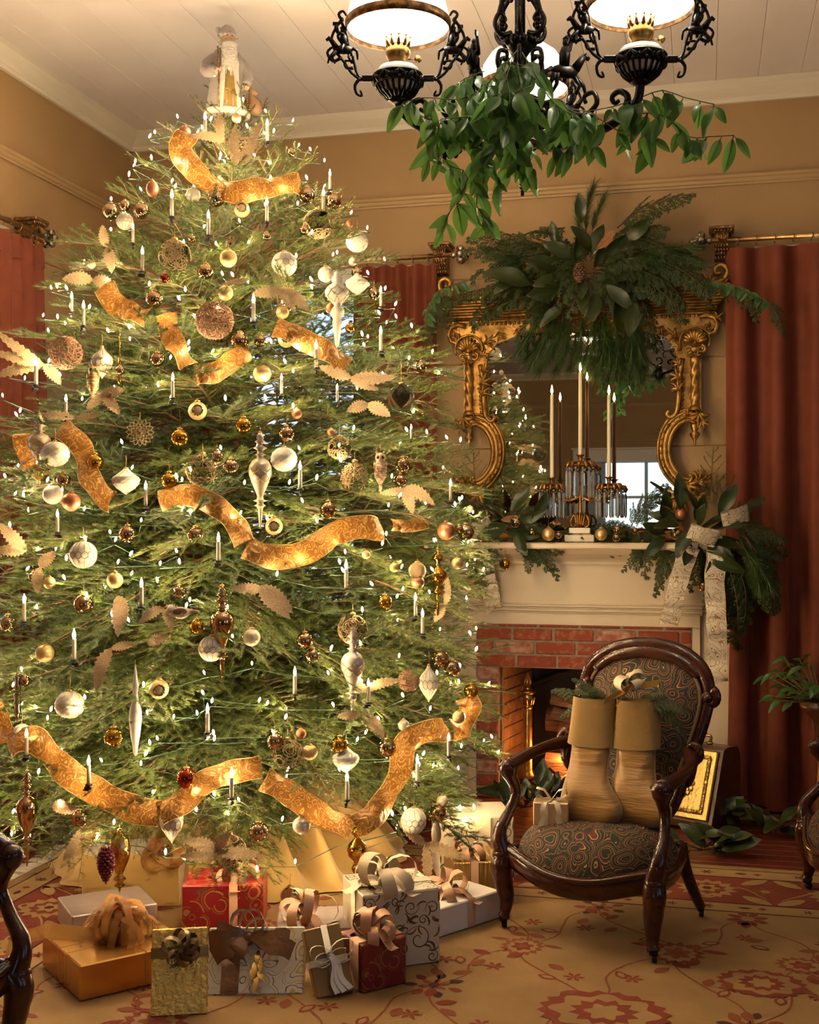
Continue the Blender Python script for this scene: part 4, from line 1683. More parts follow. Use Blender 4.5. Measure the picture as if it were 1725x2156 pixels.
# ---------------------------------------------------------------- clip-on candles
CANDLES = """432,235,55 563,250,50 362,398,60 439,442,55 562,414,55 695,356,45 681,396,50 280,468,45 300,518,55 151,614,45 176,632,55 534,618,62 802,602,45 802,686,55 139,830,48 76,750,62 364,784,55 593,786,45 666,716,60 710,808,40
866,893,32 632,970,60 307,1012,56 121,1072,50 949,1008,48 460,1120,62 298,1216,62 51,1250,60 729,1178,62 875,1248,50 890,1281,54 156,1323,68 621,1403,60 776,1428,52 437,1480,64 56,1533,58 187,1590,62 488,1615,66 731,1623,62 879,1588,58 945,1543,50"""
cmesh = None
for tok in CANDLES.split():
    px, py, h = (float(v) for v in tok.split(','))
    p, d = tree_pt(px, py + h, 1.02 if px < 940 else 1.1)
    t = thing('clip_candle', '', 'candle', p, rl.uniform(0, 6), 'lit candles clipped on the tree')
    if cmesh is None:
        cup = MB().lathe([(.013, -.004), (.015, 0), (.011, .004)], 12)
        cup.box((.004, 0, -.014), (.030, .012, .012), bev=.003)
        cup.box((.012, 0, -.022), (.024, .010, .006), bev=.002)
        cmesh = (cup.mesh('clip', m_soot), MB().lathe([(.0078, 0), (.0078, .074), (.0066, .078), (.003, .080)], 12).mesh('candle_stick', m_ivory),
                 MB().lathe([(.003, .078), (.0062, .086), (.0066, .093), (.0038, .104), (.0004, .115)], 10).mesh('flame_bulb', m_flame))
    s = (h * d / FPX) / .115
    for nm, me in zip(('clip', 'candle_stick', 'flame_bulb'), cmesh):
        inst(nm, me, t, scale=s)
    ORN.append((t, px, py, 'lit ivory clip candle', h))

# ---------------------------------------------------------------- gold ribbons
m_rib = ring_pattern('gold_brocade', [(0, (.19, .078, .014)), (.42, (.23, .10, .020)), (.60, (.46, .28, .08)), (.78, (.19, .078, .014))], 26, 2.6, 2.2, .42, .35, .5, transl=.3)
m_wired = mat('ribbon_edge', (.78, .55, .22), .35, .7)


def tree_ribbon(label, px_pts, wpx, land=None, twist=0.0, k=.99, wave=.012, ph=0.0):
    n = 10 * (len(px_pts) - 1)
    path = spline([(x, y, 0) for x, y in px_pts], n)
    P3 = []
    for q in path:
        p, d = tree_pt(q.x, q.y, k)
        P3.append((p, d))
    # smooth the depth
    ds = [d for _, d in P3]
    for _ in range(6):
        ds = [ds[0]] + [(ds[i - 1] + ds[i] + ds[i + 1]) / 3 for i in range(1, len(ds) - 1)] + [ds[-1]]
    pts = [at(q.x, q.y, d) for q, d in zip(path, ds)]
    org = pts[len(pts) // 2]
    t = thing('ribbon', label, 'ribbon', org)
    w = wpx * ds[len(ds) // 2] / FPX
    rows = []
    for i, p in enumerate(pts):
        tg = (pts[min(i + 1, len(pts) - 1)] - pts[max(i - 1, 0)]).normalized()
        out = Vector((p.x - TX, p.y - TY, .25)).normalized()
        out = (out * .55 + (CAM - p).normalized() * .6).normalized()
        sd = tg.cross(out).normalized()
        out = sd.cross(tg).normalized()
        u = i / (len(pts) - 1)
        tw = .45 * math.sin(u * 2 * PI * (.5 + len(px_pts) * .28) + ph) + twist * u
        sdir = sd * math.cos(tw) + out * math.sin(tw)
        lift = wave * math.sin(u * 2 * PI * len(px_pts) * .45 + ph)
        ww = w * (1 if .02 < u < .98 else .93)
        rows.append([p - org + out * (lift + .012) + sdir * ww * (v - .5) + out * (.010 * math.cos((v - .5) * PI)) for v in [j / 6 for j in range(7)]])
    vs = [q for r in rows for q in r]
    fs = [(i * 7 + j, i * 7 + j + 1, i * 7 + j + 8, i * 7 + j + 7) for i in range(len(rows) - 1) for j in range(6)]
    MB().add(vs, fs).build('brocade_band', m_rib, t)
    for j in (0, 6):
        MB().tube([r[j] for r in rows], .0013, 4).build('wired_edge', m_wired, t)
    if land:
        LAND.append((land, *px_pts[len(px_pts) // 2]))
    return t


tree_ribbon('wide gold brocade ribbon swagged below the figure at the tree top', [(398, 288), (380, 318), (400, 352), (440, 388), (500, 408), (550, 397), (600, 392), (628, 390)], 47, 'the wide top ribbon')
tree_ribbon('gold ribbon tail among glittered leaves on the upper outer side', [(225, 608), (248, 645), (285, 662), (312, 668)], 48, None, .4)
tree_ribbon('short upright gold ribbon loop beside the big twig ball', [(352, 668), (360, 705), (378, 740), (398, 772)], 44, None, .6)
tree_ribbon('gold ribbon rolling below the big twig ball and bronze pair', [(410, 792), (450, 786), (488, 762), (522, 736)], 44, 'the ribbon below the big twig ball', -.4)
tree_ribbon('bright gold ribbon behind a lit candle near the white lattice spire', [(578, 690), (630, 712), (685, 742), (728, 775)], 46, 'the ribbon by the white lattice spire')
tree_ribbon('gold ribbon falling beside the white quilted ball at the outer side', [(135, 905), (172, 940), (190, 1000), (222, 1048), (245, 1060)], 46, 'the outer falling ribbon', .3)
tree_ribbon('dark folded ribbon loop behind the outer scalloped spire', [(58, 915), (58, 950), (72, 985), (100, 1000)], 46, None, .8)
tree_ribbon('long gold brocade ribbon arching across the middle of the tree', [(340, 1056), (395, 1042), (450, 1064), (497, 1105), (515, 1150)], 46, 'the arching middle ribbon')
tree_ribbon('rolling gold brocade ribbon in the centre above the feathered picks', [(515, 1152), (565, 1172), (640, 1165), (700, 1126), (750, 1112), (806, 1116)], 52, 'the rolling centre ribbon', 0, 1.0, .02)
tree_ribbon('narrow gold ribbon end poking out toward the mantel garland', [(818, 1106), (850, 1108), (888, 1104)], 26)
tree_ribbon('gold ribbon piece hanging at the picture edge over the low boughs', [(-12, 1490), (8, 1530), (20, 1570)], 48)
tree_ribbon('broad gold brocade ribbon draped over the low outer boughs', [(28, 1570), (70, 1556), (118, 1600), (168, 1645), (225, 1676), (290, 1706), (340, 1712)], 58, 'the low outer ribbon')
tree_ribbon('gold ribbon swag glowing behind a lit candle low on the tree', [(340, 1712), (385, 1690), (430, 1648), (480, 1628), (550, 1615)], 50, 'the low glowing ribbon')
tree_ribbon('brown gold ribbon sloping down to the lowest white balls', [(555, 1640), (612, 1672), (680, 1720), (740, 1742)], 52, 'the sloping low ribbon', .2)
tree_ribbon('gold brocade ribbon climbing toward the brick fireplace', [(742, 1742), (792, 1710), (832, 1640), (850, 1575), (888, 1542), (945, 1538)], 50, 'the climbing ribbon', 0, 1.0, .02)
tree_ribbon('curled gold ribbon end by the edge of the brick fireplace', [(945, 1538), (975, 1528), (985, 1490), (980, 1465)], 46, None, .5)

# ---------------------------------------------------------------- glittered leaf picks
m_leafg = mat('glitter_leaf', (.66, .46, .24), .5, .35, var=((.95, .76, .50), 300, .52, .64), bump=(350, .7))
LEAFN = 18


def leaf_blade(mb, p0, dirv, nrm, L, w, curl, serr=True):
    """long serrated leaf with a midrib, bending along nrm"""
    d = dirv.normalized()
    n = (nrm - d * nrm.dot(d)).normalized()
    sd = d.cross(n)
    vs, fs = [], []
    for i in range(LEAFN + 1):
        u = i / LEAFN
        c = p0 + d * (L * (u - .12 * abs(curl) * u * u)) + sd * (curl * L * .75 * u * u) + n * (.10 * L * math.sin(PI * u * .9))
        ww = w * (.06 + .94 * math.sin(PI * min(1, u ** .85 * .97 + .02)) ** .85) * (1 - .30 * (i % 2) * serr) / 2
        if i == LEAFN:
            ww *= .15
        vs += [c - sd * ww + n * (.05 * w), c + n * 0, c + sd * ww + n * (.05 * w)]
        if i:
            o = 3 * i
            fs += [(o - 3, o - 2, o + 1, o), (o - 2, o - 1, o + 2, o + 1)]
    mb.add(vs, fs)
    return mb


PICKS = [  # px, py, [(angle deg in the picture, length px, width px, curl)], label tail
    (92, 768, [(155, 115, 26, .25), (172, 105, 26, .15), (190, 100, 30, -.1), (-40, 60, 30, .2)], 'fanning out past the curtain at the outer edge'),
    (195, 590, [(170, 60, 34, -.2), (-8, 60, 34, .3)], 'lying across the upper outer boughs'),
    (225, 520, [(115, 45, 26, .3), (-70, 60, 30, .2)], 'standing at the upper outer silhouette'),
    (470, 300, [(110, 60, 22, .3), (150, 70, 24, -.5)], 'rising behind the wide top ribbon'),
    (500, 348, [(45, 95, 32, -.4), (110, 80, 30, .4)], 'spread in a vee over the wide top ribbon'),
    (590, 608, [(205, 60, 32, .3), (-25, 80, 32, .3), (-65, 60, 26, -.2)], 'drooping below the high white honeycomb ball'),
    (470, 600, [(15, 60, 14, .1)], 'showing as a slim blade by the satin ball'),
    (215, 830, [(230, 45, 24, .1), (-45, 60, 28, .1), (10, 50, 28, 0)], 'hanging below the golden owl'),
    (160, 880, [(175, 70, 22, 0), (5, 60, 18, 0)], 'stretched level over the falling outer ribbon'),
    (740, 795, [(170, 70, 30, .2), (-10, 95, 34, -.2), (-40, 70, 28, -.3)], 'below the ribbon by the white lattice spire'),
    (775, 850, [(-30, 60, 34, 0), (200, 50, 30, 0)], 'hidden under the boughs near the clear ball'),
    (850, 1030, [(-5, 75, 34, .5), (-60, 60, 30, .2), (200, 50, 20, .2)], 'below the brown owl pointing at the mantel'),
    (55, 1160, [(140, 80, 34, .1), (180, 62, 30, 0)], 'at the outer edge level with the rolling ribbon'),
    (85, 1195, [(60, 50, 30, .3), (-110, 55, 30, -.3)], 'below the outer edge leaves'),
    (548, 1235, [(-30, 95, 38, .2), (-62, 100, 36, -.3), (205, 60, 34, .5)], 'bursting from the boughs below the rolling centre ribbon'),
    (248, 1255, [(-85, 90, 34, .1), (-60, 60, 30, .3)], 'lit from behind under the crowned satin ball'),
    (345, 1280, [(200, 60, 26, -.3), (-15, 50, 30, .2), (-60, 55, 26, .2)], 'surrounding the little bird'),
    (235, 1365, [(235, 90, 36, -.35), (10, 60, 22, 0)], 'curving like a horn in the lower outer boughs'),
    (310, 1355, [(20, 55, 28, 0)], 'jutting sideways above the white bark icicle'),
    (775, 1455, [(40, 80, 26, .5), (160, 60, 26, .3)], 'sweeping up behind a lit candle near the small twig ball'),
    (760, 1505, [(-30, 70, 34, .3), (185, 50, 26, 0)], 'pointed below the tip of the cream scalloped spire'),
    (170, 1745, [(250, 70, 24, .2)], 'white and narrow beneath the bronze ball on the low boughs'),
    (110, 1700, [(20, 70, 28, .4), (-10, 60, 26, 0)], 'behind the low outer spire'),
    (455, 1790, [(155, 70, 34, -.2), (215, 70, 34, .6), (-20, 100, 34, -.3), (60, 60, 26, .2)], 'spread round the lowest openwork ball'),
    (895, 1775, [(165, 75, 28, .5), (-28, 95, 30, -.2), (-80, 90, 26, .2)], 'pale and long over the cream presents'),
    (975, 1755, [(40, 50, 26, .4), (-50, 45, 22, 0)], 'half hidden at the low tree edge by the armchair'),
    (935, 1275, [(60, 70, 20, -.6), (-120, 40, 24, 0)], 'curled at the tree edge in front of the mantel ribbon'),
]
for px, py, blades, tail in PICKS:
    p, d = tree_pt(px, py, 1.0)
    t = thing('leaf_pick', 'spray of glittered champagne leaves ' + tail if len(blades) > 1 else 'single glittered champagne leaf ' + tail, 'leaf spray', p, 0, 'glittered leaf sprays')
    tocam = (CAM - p).normalized()
    for a, ln, w, c in blades:
        a = math.radians(a)
        dv = RGT * math.cos(a) + Vector((0, 0, 1)) * math.sin(a) + tocam * rl.uniform(.1, .5)
        leaf_blade(MB(), Vector((0, 0, 0)), dv, tocam + Vector((0, 0, .2)), ln * d / FPX * 1.05, w * d / FPX, c).build('leaf', m_leafg, t)

# ---------------------------------------------------------------- the figure at the tree top
m_fur = mat('white_fur', (.60, .55, .48), .9, bump=(160, 1.0), sheen=.6)
m_robe = mat('pale_wool', (.27, .23, .21), .85, bump=(70, .5), sheen=.4)
m_goldc = mat('gold_knit', (.36, .24, .06), .55, .5, bump=(150, .8))
m_skin = mat('doll_skin', (.62, .34, .20), .55)
fp = at(478, 235, 5.18)
fig = thing('tree_topper_figurine', 'bearded figurine in a white fur trimmed robe holding a staff on the tree top', 'figurine', (fp.x, fp.y, fp.z - .02), TH + .35)
fig.scale = (1.08, 1.08, 1.08)
mb = MB()
mb.lathe([(.076, 0), (.080, .03), (.072, .09), (.066, .15), (.066, .20), (.062, .235), (.044, .262), (.022, .275)], 24, Matrix.Diagonal((1.05, .75, 1, 1)))
HD = Matrix.Translation((0, -.010, .298)) @ Matrix.Scale(1.42, 4) @ Matrix.Translation((0, 0, -.294))


def arm(mb, pts, rs):
    mb.tube(spline(pts, 10), [float(np.interp(i / 10, np.linspace(0, 1, len(rs)), rs)) for i in range(11)], 10)


arm(mb, [(-.046, 0, .236), (-.078, -.004, .20), (-.086, -.02, .165), (-.054, -.062, .158)], [.018, .024, .026, .020])
arm(mb, [(.046, 0, .236), (.074, -.002, .20), (.080, -.012, .155), (.070, -.034, .122)], [.018, .023, .024, .018])
mb.build('robe', m_robe, fig)
b = MB()
for s in (-1, 1):
    b.tube(spline([(s * .020, -.044, .245), (s * .025, -.052, .19), (s * .030, -.055, .10), (s * .038, -.060, .01)], 12), .0105, 8)
b.tube([(.078 * math.cos(a) * 1.05, .060 * math.sin(a), .008) for a in [2 * PI * i / 24 for i in range(24)]], .014, 7, closed=True)
b.tube([(-.056 + .004 * math.cos(a), -.046 + .016 * math.sin(a), .158 + .016 * math.cos(a)) for a in [2 * PI * i / 10 for i in range(10)]], .009, 6, closed=True)
b.tube([(.066 + .015 * math.cos(a), -.026 + .004 * math.sin(a), .122 + .008 * math.sin(a)) for a in [2 * PI * i / 10 for i in range(10)]], .009, 6, closed=True)
b.build('fur_trim', m_fur, fig)
MB().grid(lambda u, v: ((u - .5) * (.042 + .030 * (1 - v)), -.050 - .012 * (1 - v) - .004 * math.cos(5 * PI * (u - .5)), .004 + .215 * v), 11, 8).build('gold_gown', m_goldc, fig)
h = MB()
h.ball((0, -.012, .294), (.022, .023, .025), 16, 12)
h.ball((0, -.0335, .291), (.0035, .004, .005), 8, 6)
for s in (-1, 1):
    h.ball((s * .009, -.029, .287), (.0055, .004, .004), 8, 6)
h.v = [tuple(HD @ Vector(v)) for v in h.v]
h.build('face', m_skin, fig)
e = MB()
for s in (-1, 1):
    e.ball((s * .0065, -.0322, .2985), (.0018, .0012, .0015), 6, 5)
e.v = [tuple(HD @ Vector((v[0], v[1] - .001, v[2]))) for v in e.v]
e.build('eyes', m_soot, fig)
m = MB()
m.tube(spline([(0, -.030, .283), (0, -.038, .262), (0, -.042, .235), (0, -.044, .205), (0, -.044, .178)], 14), [.016, .019, .022, .024, .025, .025, .024, .023, .021, .019, .016, .013, .010, .007, .003], 14, flat=.5, up=(1, 0, 0))
for s in (-1, 1):
    m.tube([(0, -.0345, .2855), (s * .007, -.0345, .2835), (s * .014, -.030, .276)], [.0035, .004, .001], 6)
    m.tube([(s * .004, -.0328, .304), (s * .011, -.030, .303)], [.0022, .0012], 5)
for k in range(24):
    x = rl.uniform(-.024, .024)
    m.tube([(x * .7, -.043, .245), (x, -.047, .21), (x * 1.15, -.045, .17 + rl.uniform(-.012, .03))], [.004, .004, .0008], 5)
m.v = [tuple(HD @ Vector(v)) if v[2] > .270 else (v[0] * 1.35, v[1] - .012, v[2] - (.294 - v[2]) * .12) for v in m.v]
m.build('beard', m_fur, fig)
c = MB()
c.tube([(.0215 * math.cos(a), .0215 * math.sin(a) * 1.05 - .003, .307 + .004 * math.sin(a)) for a in [2 * PI * i / 18 for i in range(18)]], .0085, 8, closed=True)
c.lathe([(.024, .306), (.0245, .318), (.019, .330), (.010, .338), (.001, .341)], 16)
for s in (-1, 1):
    c.tube([(s * .022, -.008, .306), (s * .0235, -.010, .292), (s * .020, -.014, .278)], [.008, .008, .006], 7)
c.ball((-.024, .012, .328), .009, 8, 6)
c.v = [tuple(HD @ Vector(v)) for v in c.v]
c.build('fur_hat', m_fur, fig)
g = MB()
for bx_, by, bz, s in ((-.050, -.074, .156, -1), (.070, -.044, .108, 1)):
    g.ball((bx_, by, bz), (.011, .008, .010), 10, 8)
    for k in range(4):
        g.tube([(bx_ + (k - 1.5) * .0045, by - .004, bz + .006), (bx_ + (k - 1.5) * .0045, by - .011, bz + .002), (bx_ + (k - 1.5) * .0045, by - .009, bz - .006)], .0026, 5)
    g.tube([(bx_ - s * .008, by, bz + .004), (bx_ - s * .010, by - .007, bz + .010)], .003, 5)
g.build('hand', m_skin, fig)
MB().tube([(-.048, -.082, .005), (-.050, -.082, .14), (-.053, -.082, .245)], .0028, 6).ball((-.0515, -.082, .19), (.006, .006, .01), 8, 6).build('staff', m_bronze, fig)
s_ = MB()
s_.tube(spline([(.105, -.02, .012), (.110, -.02, .05), (.096, -.02, .085), (.104, -.02, .105)], 10), [.020, .028, .032, .031, .027, .022, .016, .012, .014, .02, .024], 10)
s_.tube(spline([(.066, -.04, .118), (.083, -.04, .13), (.09, -.03, .105), (.080, -.025, .085)], 8), .0015, 5)
s_.build('sack', mat('brown_suede', (.22, .12, .06), .7), fig)
tn = MB()
for k in range(40):
    a, zz = rl.uniform(0, 6.28), rl.uniform(0, .07)
    tn.ball((.062 + (.02 - zz * .2) * math.cos(a), -.05 + (.02 - zz * .2) * math.sin(a), .01 + zz), .004, 5, 4)
tn.build('gold_posy', OM['gold'], fig)

# ---------------------------------------------------------------- say where every bauble and candle is
LAND += [('the tree top figurine', 480, 170)]


def where(dx, dy):
    a = math.degrees(math.atan2(-dy, dx)) % 360
    return ['to the right of', 'up and right of', 'above', 'up and left of', 'to the left of', 'down and left of', 'below', 'down and right of'][int((a + 22.5) // 45) % 8]


used = set()
for t, px, py, look, dia in ORN:
    size = 'small ' if dia < 25 and 'candle' not in look else ''
    done = False
    for land, lx, ly in sorted(LAND, key=lambda q: math.hypot(q[1] - px, q[2] - py)):
        dist = math.hypot(lx - px, ly - py)
        for adv in (('close ' if dist < 70 else ''), ('further ' if dist >= 70 else 'just ')):
            lab = '%s%s %s%s %s' % (size, look, adv, where(px - lx, py - ly), land)
            if lab not in used and len(lab.split()) <= 16:
                used.add(lab)
                t['label'] = lab
                done = True
                break
        if done:
            break
# ---------------------------------------------------------------- gilt mirror
m_gilt = mat('antique_gilt', (.52, .29, .075), .36, .85, var=((.24, .115, .03), 26, .42, .66), bump=(90, .25))
m_mirror = mat('mirror_silvering', (.86, .82, .76), .012, 1.0)
XG = -.63
GY = 6.30          # frame face
mr = thing('mirror', 'ornate gilt mirror with twisted side columns on the mantel', 'mirror', (XG, YB, 1.36))
O = Vector((XG, YB, 1.36))


def gz(x, z, y=GY):
    return Vector((x, y - YB, z - 1.36))


half = [(.50, 2.47), (.50, 1.99), (.455, 1.94), (.425, 1.82), (.45, 1.72), (.50, 1.64), (.50, 1.42)]
poly = [(-x, z) for x, z in half] + [(x, z) for x, z in reversed(half)]
n = len(poly)
mb = MB()
mb.add([gz(x, z, 6.325) for x, z in poly], [tuple(range(n))], None, False)
mb.build('mirror_glass', m_mirror, mr)
mb = MB()
mb.prism(poly, .03, Matrix.Translation((0, 6.357 - YB, -1.36)) @ Matrix.Rotation(PI / 2, 4, 'X'))
mb.build('back_board', m_soot, mr)
c = MB()
for z0, z1, hw, dp in ((2.530, 2.545, .695, .050), (2.545, 2.556, .70, .058), (2.556, 2.572, .705, .062), (2.572, 2.584, .715, .072), (2.584, 2.598, .727, .084), (2.598, 2.612, .74, .097), (2.612, 2.624, .752, .112), (2.624, 2.64, .76, .12)):
    c.box((0, -dp / 2 - .001, (z0 + z1) / 2 - 1.36), (2 * hw, dp, z1 - z0), bev=.004)
c.build('cornice', m_gilt, mr)
c = MB()
for k in range(56):
    x = -.66 + 1.32 * k / 55
    c.ball(gz(x, 2.522, 6.312), (.009, .012, .010), 6, 5)
for k in range(110):
    x = -.69 + 1.38 * k / 109
    c.ball(gz(x, 2.5505, 6.309), .005, 5, 4)
c.build('beading', m_gilt, mr)['kind'] = 'stuff'


def acan(mb, x, z, ang, size, n=5, fan=1.1, y=GY, curl=.5, lift=.02):
    """acanthus: fat tapering leaves fanning out and curling at the tips"""
    for k in range(n):
        f = (k / (n - 1) - .5) if n > 1 else 0
        a = ang + f * fan
        L = size * (1 - .45 * abs(f) * 1.6)
        pts = []
        for i in range(7):
            u = i / 6
            aa = a + f * curl * 2.2 * u * u
            pts.append(gz(x + L * u * math.cos(aa), z + L * u * math.sin(aa), y - lift * math.sin(PI * u * .85) - .004))
        mb.tube(pts, [size * q for q in (.06, .11, .13, .12, .10, .085, .03)], 6, flat=.7)


def scroll(mb, pts2, r, y=GY, r1=None, lift=0.0):
    k = len(pts2)
    mb.tube([gz(x, z, y - lift * math.sin(PI * i / (k - 1))) for i, (x, z) in enumerate(pts2)], [r + ((r1 if r1 is not None else r * .5) - r) * i / (k - 1) for i in range(k)], 8)


for s in (-1, 1):
    side = MB()
    # backing: from the cornice down beside the column
    pl = [(.70, 2.53), (.70, 2.47), (.64, 2.40), (.625, 2.30), (.625, 2.02), (.53, 1.99), (.50, 2.05), (.505, 2.28), (.49, 2.36), (.44, 2.42), (.36, 2.445), (.28, 2.465), (.0, 2.475), (.0, 2.53)]
    pl = [(s * x, z - 1.36) for x, z in pl]
    if s > 0:
        pl = pl[::-1]
    side.prism(pl, .045, Matrix.Translation((0, 6.357 - YB, 0)) @ Matrix.Rotation(PI / 2, 4, 'X'))
    side.build('corner_panel', m_gilt, mr)
    col = MB()
    pts, rs = [], []
    nn, mm = 16, 44
    vs, fs = [], []
    for i in range(mm + 1):
        z = 2.055 + .245 * i / mm
        for j in range(nn):
            a = 2 * PI * j / nn
            q = .0205 * (1 + .16 * math.cos(3 * a - s * i * .55))
            vs.append(gz(s * .592 + q * math.cos(a), z, 6.288 + q * math.sin(a)))
    for i in range(mm):
        for j in range(nn):
            fs.append((i * nn + j, i * nn + (j + 1) % nn, (i + 1) * nn + (j + 1) % nn, (i + 1) * nn + j))
    col.add(vs, fs)
    M = Matrix.Translation(gz(s * .592, 2.30, 6.288))
    col.lathe([(.022, 0), (.026, .006), (.022, .012), (.024, .02), (.032, .04), (.034, .05)], 16, M)
    col.lathe([(.032, -.27), (.030, -.262), (.026, -.256), (.022, -.246)], 16, M)
    col.build('twisted_column', m_gilt, mr)
    vol = MB()
    for t_ in (-1, 1):
        scroll(vol, spiral(s * .592 + t_ * .033, 2.342, .022, .005, PI / 2 - t_ * PI * .5 + PI * .5, t_ * -1.4, 18), .008, 6.27)
        acan(vol, s * .592 + t_ * .008, 2.30, PI / 2 - t_ * .35, .045, 3, .8, 6.272)
    vol.build('capital', m_gilt, mr)
    sh = MB()
    for k in range(9):
        a = PI / 2 + (k - 4) * .33
        L = .068 * (1 - .02 * abs(k - 4))
        sh.tube([gz(s * .592 + L * u * math.cos(a), 2.375 + L * u * math.sin(a), 6.280 - .030 * math.sin(PI * u * .8)) for u in (.05, .3, .6, .85, 1.0)], [.004, .008, .012, .013, .008], 7, flat=.8)
    sh.ball(gz(s * .592, 2.372, 6.262), .013, 8, 6)
    scroll(sh, [(s * .592 + .075 * math.cos(a), 2.385 + .075 * math.sin(a)) for a in [-.4 + 3.94 * i / 18 for i in range(19)]], .006, 6.285, .006)
    sh.build('shell', m_gilt, mr)
    ear = MB()
    scroll(ear, [(s * (.592 + q), z) for q, z in [(.02, 2.51), (.06, 2.52), (.10, 2.505), (.112, 2.47), (.10, 2.43), (.072, 2.42), (.052, 2.44), (.058, 2.467), (.08, 2.47)]], .014, 6.285, .008)
    acan(ear, s * .70, 2.50, PI / 2 - s * 1.0, .05, 3, 1.6, 6.285)
    acan(ear, s * .665, 2.455, PI / 2, .03, 5, 5.2, 6.28)
    ear.build('volute', m_gilt, mr)
    top = MB()
    scroll(top, spline([(s * .50, 2.655, 0), (s * .60, 2.662, 0), (s * .69, 2.672, 0), (s * .745, 2.70, 0), (s * .752, 2.745, 0), (s * .72, 2.765, 0), (s * .692, 2.745, 0), (s * .70, 2.72, 0), (s * .722, 2.727, 0)], 30) if False else
           [(p.x, p.y) for p in spline([(s * .50, 2.655, 0), (s * .60, 2.662, 0), (s * .69, 2.672, 0), (s * .742, 2.70, 0), (s * .752, 2.745, 0), (s * .722, 2.768, 0), (s * .692, 2.748, 0), (s * .70, 2.722, 0), (s * .722, 2.73, 0)], 32)], .019, 6.27, .011)
    acan(top, s * .60, 2.655, PI / 2 - s * .9, .10, 5, 1.6, 6.26)
    acan(top, s * .67, 2.66, PI / 2 + s * .5, .085, 5, 1.5, 6.255)
    acan(top, s * .73, 2.665, PI / 2 - s * 1.2, .06, 4, 1.6, 6.26)
    top.build('crest_scroll', m_gilt, mr)
    for x_, a_ in ((.40, PI / 2 + s * .9), (.22, PI / 2 - s * .9)):
        cl = MB()
        acan(cl, s * x_, 2.645, a_, .07, 5, 1.8, 6.26)
        cl.build('crest_leaf', m_gilt, mr)
    inn = MB()
    # leafy inner edge
    upl = MB()
    for x, z, a, q in ((.505, 2.41, PI * .86, .075), (.525, 2.34, PI * .80, .06), (.52, 2.26, PI * .72, .06), (.525, 2.19, PI * .75, .085), (.52, 2.13, PI * .66, .075), (.43, 2.47, -PI * .6, .06), (.33, 2.485, -PI * .65, .055)):
        aa = a if s > 0 else PI - a
        acan(upl if z > 2.38 else inn, s * x, z, aa, q, 4, .9, 6.283)
    upl.build('upper_leafwork', m_gilt, mr)['kind'] = 'stuff'
    scroll(inn, [(s * p.x, p.y) for p in spline([(.53, 2.30, 0), (.515, 2.2, 0), (.51, 2.08, 0), (.50, 2.02, 0), (.475, 1.995, 0), (.452, 2.01, 0), (.462, 2.03, 0)], 24)], .013, 6.285, .010)
    for k in range(8):
        inn.ball(gz(s * (.535 - .0012 * k), 2.20 - .022 * k, 6.305), .009, 6, 5)
    inn.build('inner_leafwork', m_gilt, mr)
    cs = MB()
    base = spline([(.615, 1.975, 0), (.56, 2.0, 0), (.495, 1.97, 0), (.452, 1.90, 0), (.442, 1.82, 0), (.458, 1.745, 0), (.505, 1.68, 0), (.56, 1.655, 0), (.60, 1.672, 0), (.588, 1.70, 0), (.565, 1.69, 0)], 44)
    for off, r, y in ((0, .019, 6.292), (.020, .011, 6.288), (-.020, .012, 6.286), (.036, .008, 6.298)):
        pp = []
        for i, p in enumerate(base):
            q0, q1 = base[max(i - 1, 0)], base[min(i + 1, len(base) - 1)]
            t_ = Vector((q1.x - q0.x, q1.y - q0.y)).normalized()
            f = 1 if i < 34 else max(.15, 1 - (i - 34) / 10)
            pp.append((s * (p.x - t_.y * off * f * -1), p.y + t_.x * off * f * -1))
        scroll(cs, pp, r, y, r * .7)
    for i in range(4, 34, 2):
        p = base[i]
        cs.ball(gz(s * (p.x - .022), p.y, 6.275), .007, 6, 5)
    cs.build('c_scroll', m_gilt, mr)
    dr = MB()
    acan(dr, s * .615, 2.02, -PI / 2 - s * .1, .085, 5, 1.5, 6.27, .6)
    acan(dr, s * .62, 1.975, -PI / 2 + s * .75, .065, 4, 1.0, 6.272, .6)
    acan(dr, s * .56, 2.0, PI / 2 + s * .4, .05, 4, 1.4, 6.272, .6)
    dr.lathe([(.002, -.10), (.008, -.085), (.006, -.075), (.022, -.045), (.024, -.035), (.012, -.025), (.016, -.012), (.02, .0), (.018, .02)], 12, Matrix.Translation(gz(s * .592, 1.945, 6.285)), lobes=6, lobe=.08)
    dr.build('drop_finial', m_gilt, mr)
    ft = MB()
    acan(ft, s * .545, 1.65, -PI / 2 + s * 1.2, .10, 5, 1.5, 6.28, .7)
    acan(ft, s * .60, 1.655, PI / 2 - s * 1.0, .09, 5, 1.2, 6.278, .7)
    acan(ft, s * .53, 1.62, -PI / 2 - s * .1, .12, 6, 1.8, 6.27, .7)
    acan(ft, s * .61, 1.60, -PI / 2 + s * .6, .09, 5, 1.6, 6.275, .7)
    scroll(ft, [(s * x, z) for x, z in [(.50, 1.60), (.49, 1.53), (.50, 1.46), (.53, 1.40), (.58, 1.38)]], .024, 6.29, .016)
    scroll(ft, spiral(s * .655, 1.69, .03, .008, -PI / 2, -s * 1.3, 16), .010, 6.283)
    ft.build('foot_scroll', m_gilt, mr)
cr = MB()
acan(cr, 0, 2.455, PI / 2, .07, 7, 2.6, 6.27)
for s in (-1, 1):
    acan(cr, s * .05, 2.47, PI / 2 - s * 1.15, .10, 5, 1.2, 6.275)
    acan(cr, s * .16, 2.475, -PI / 2 + s * .9, .07, 4, 1.0, 6.28)
cr.build('centre_palmette', m_gilt, mr)
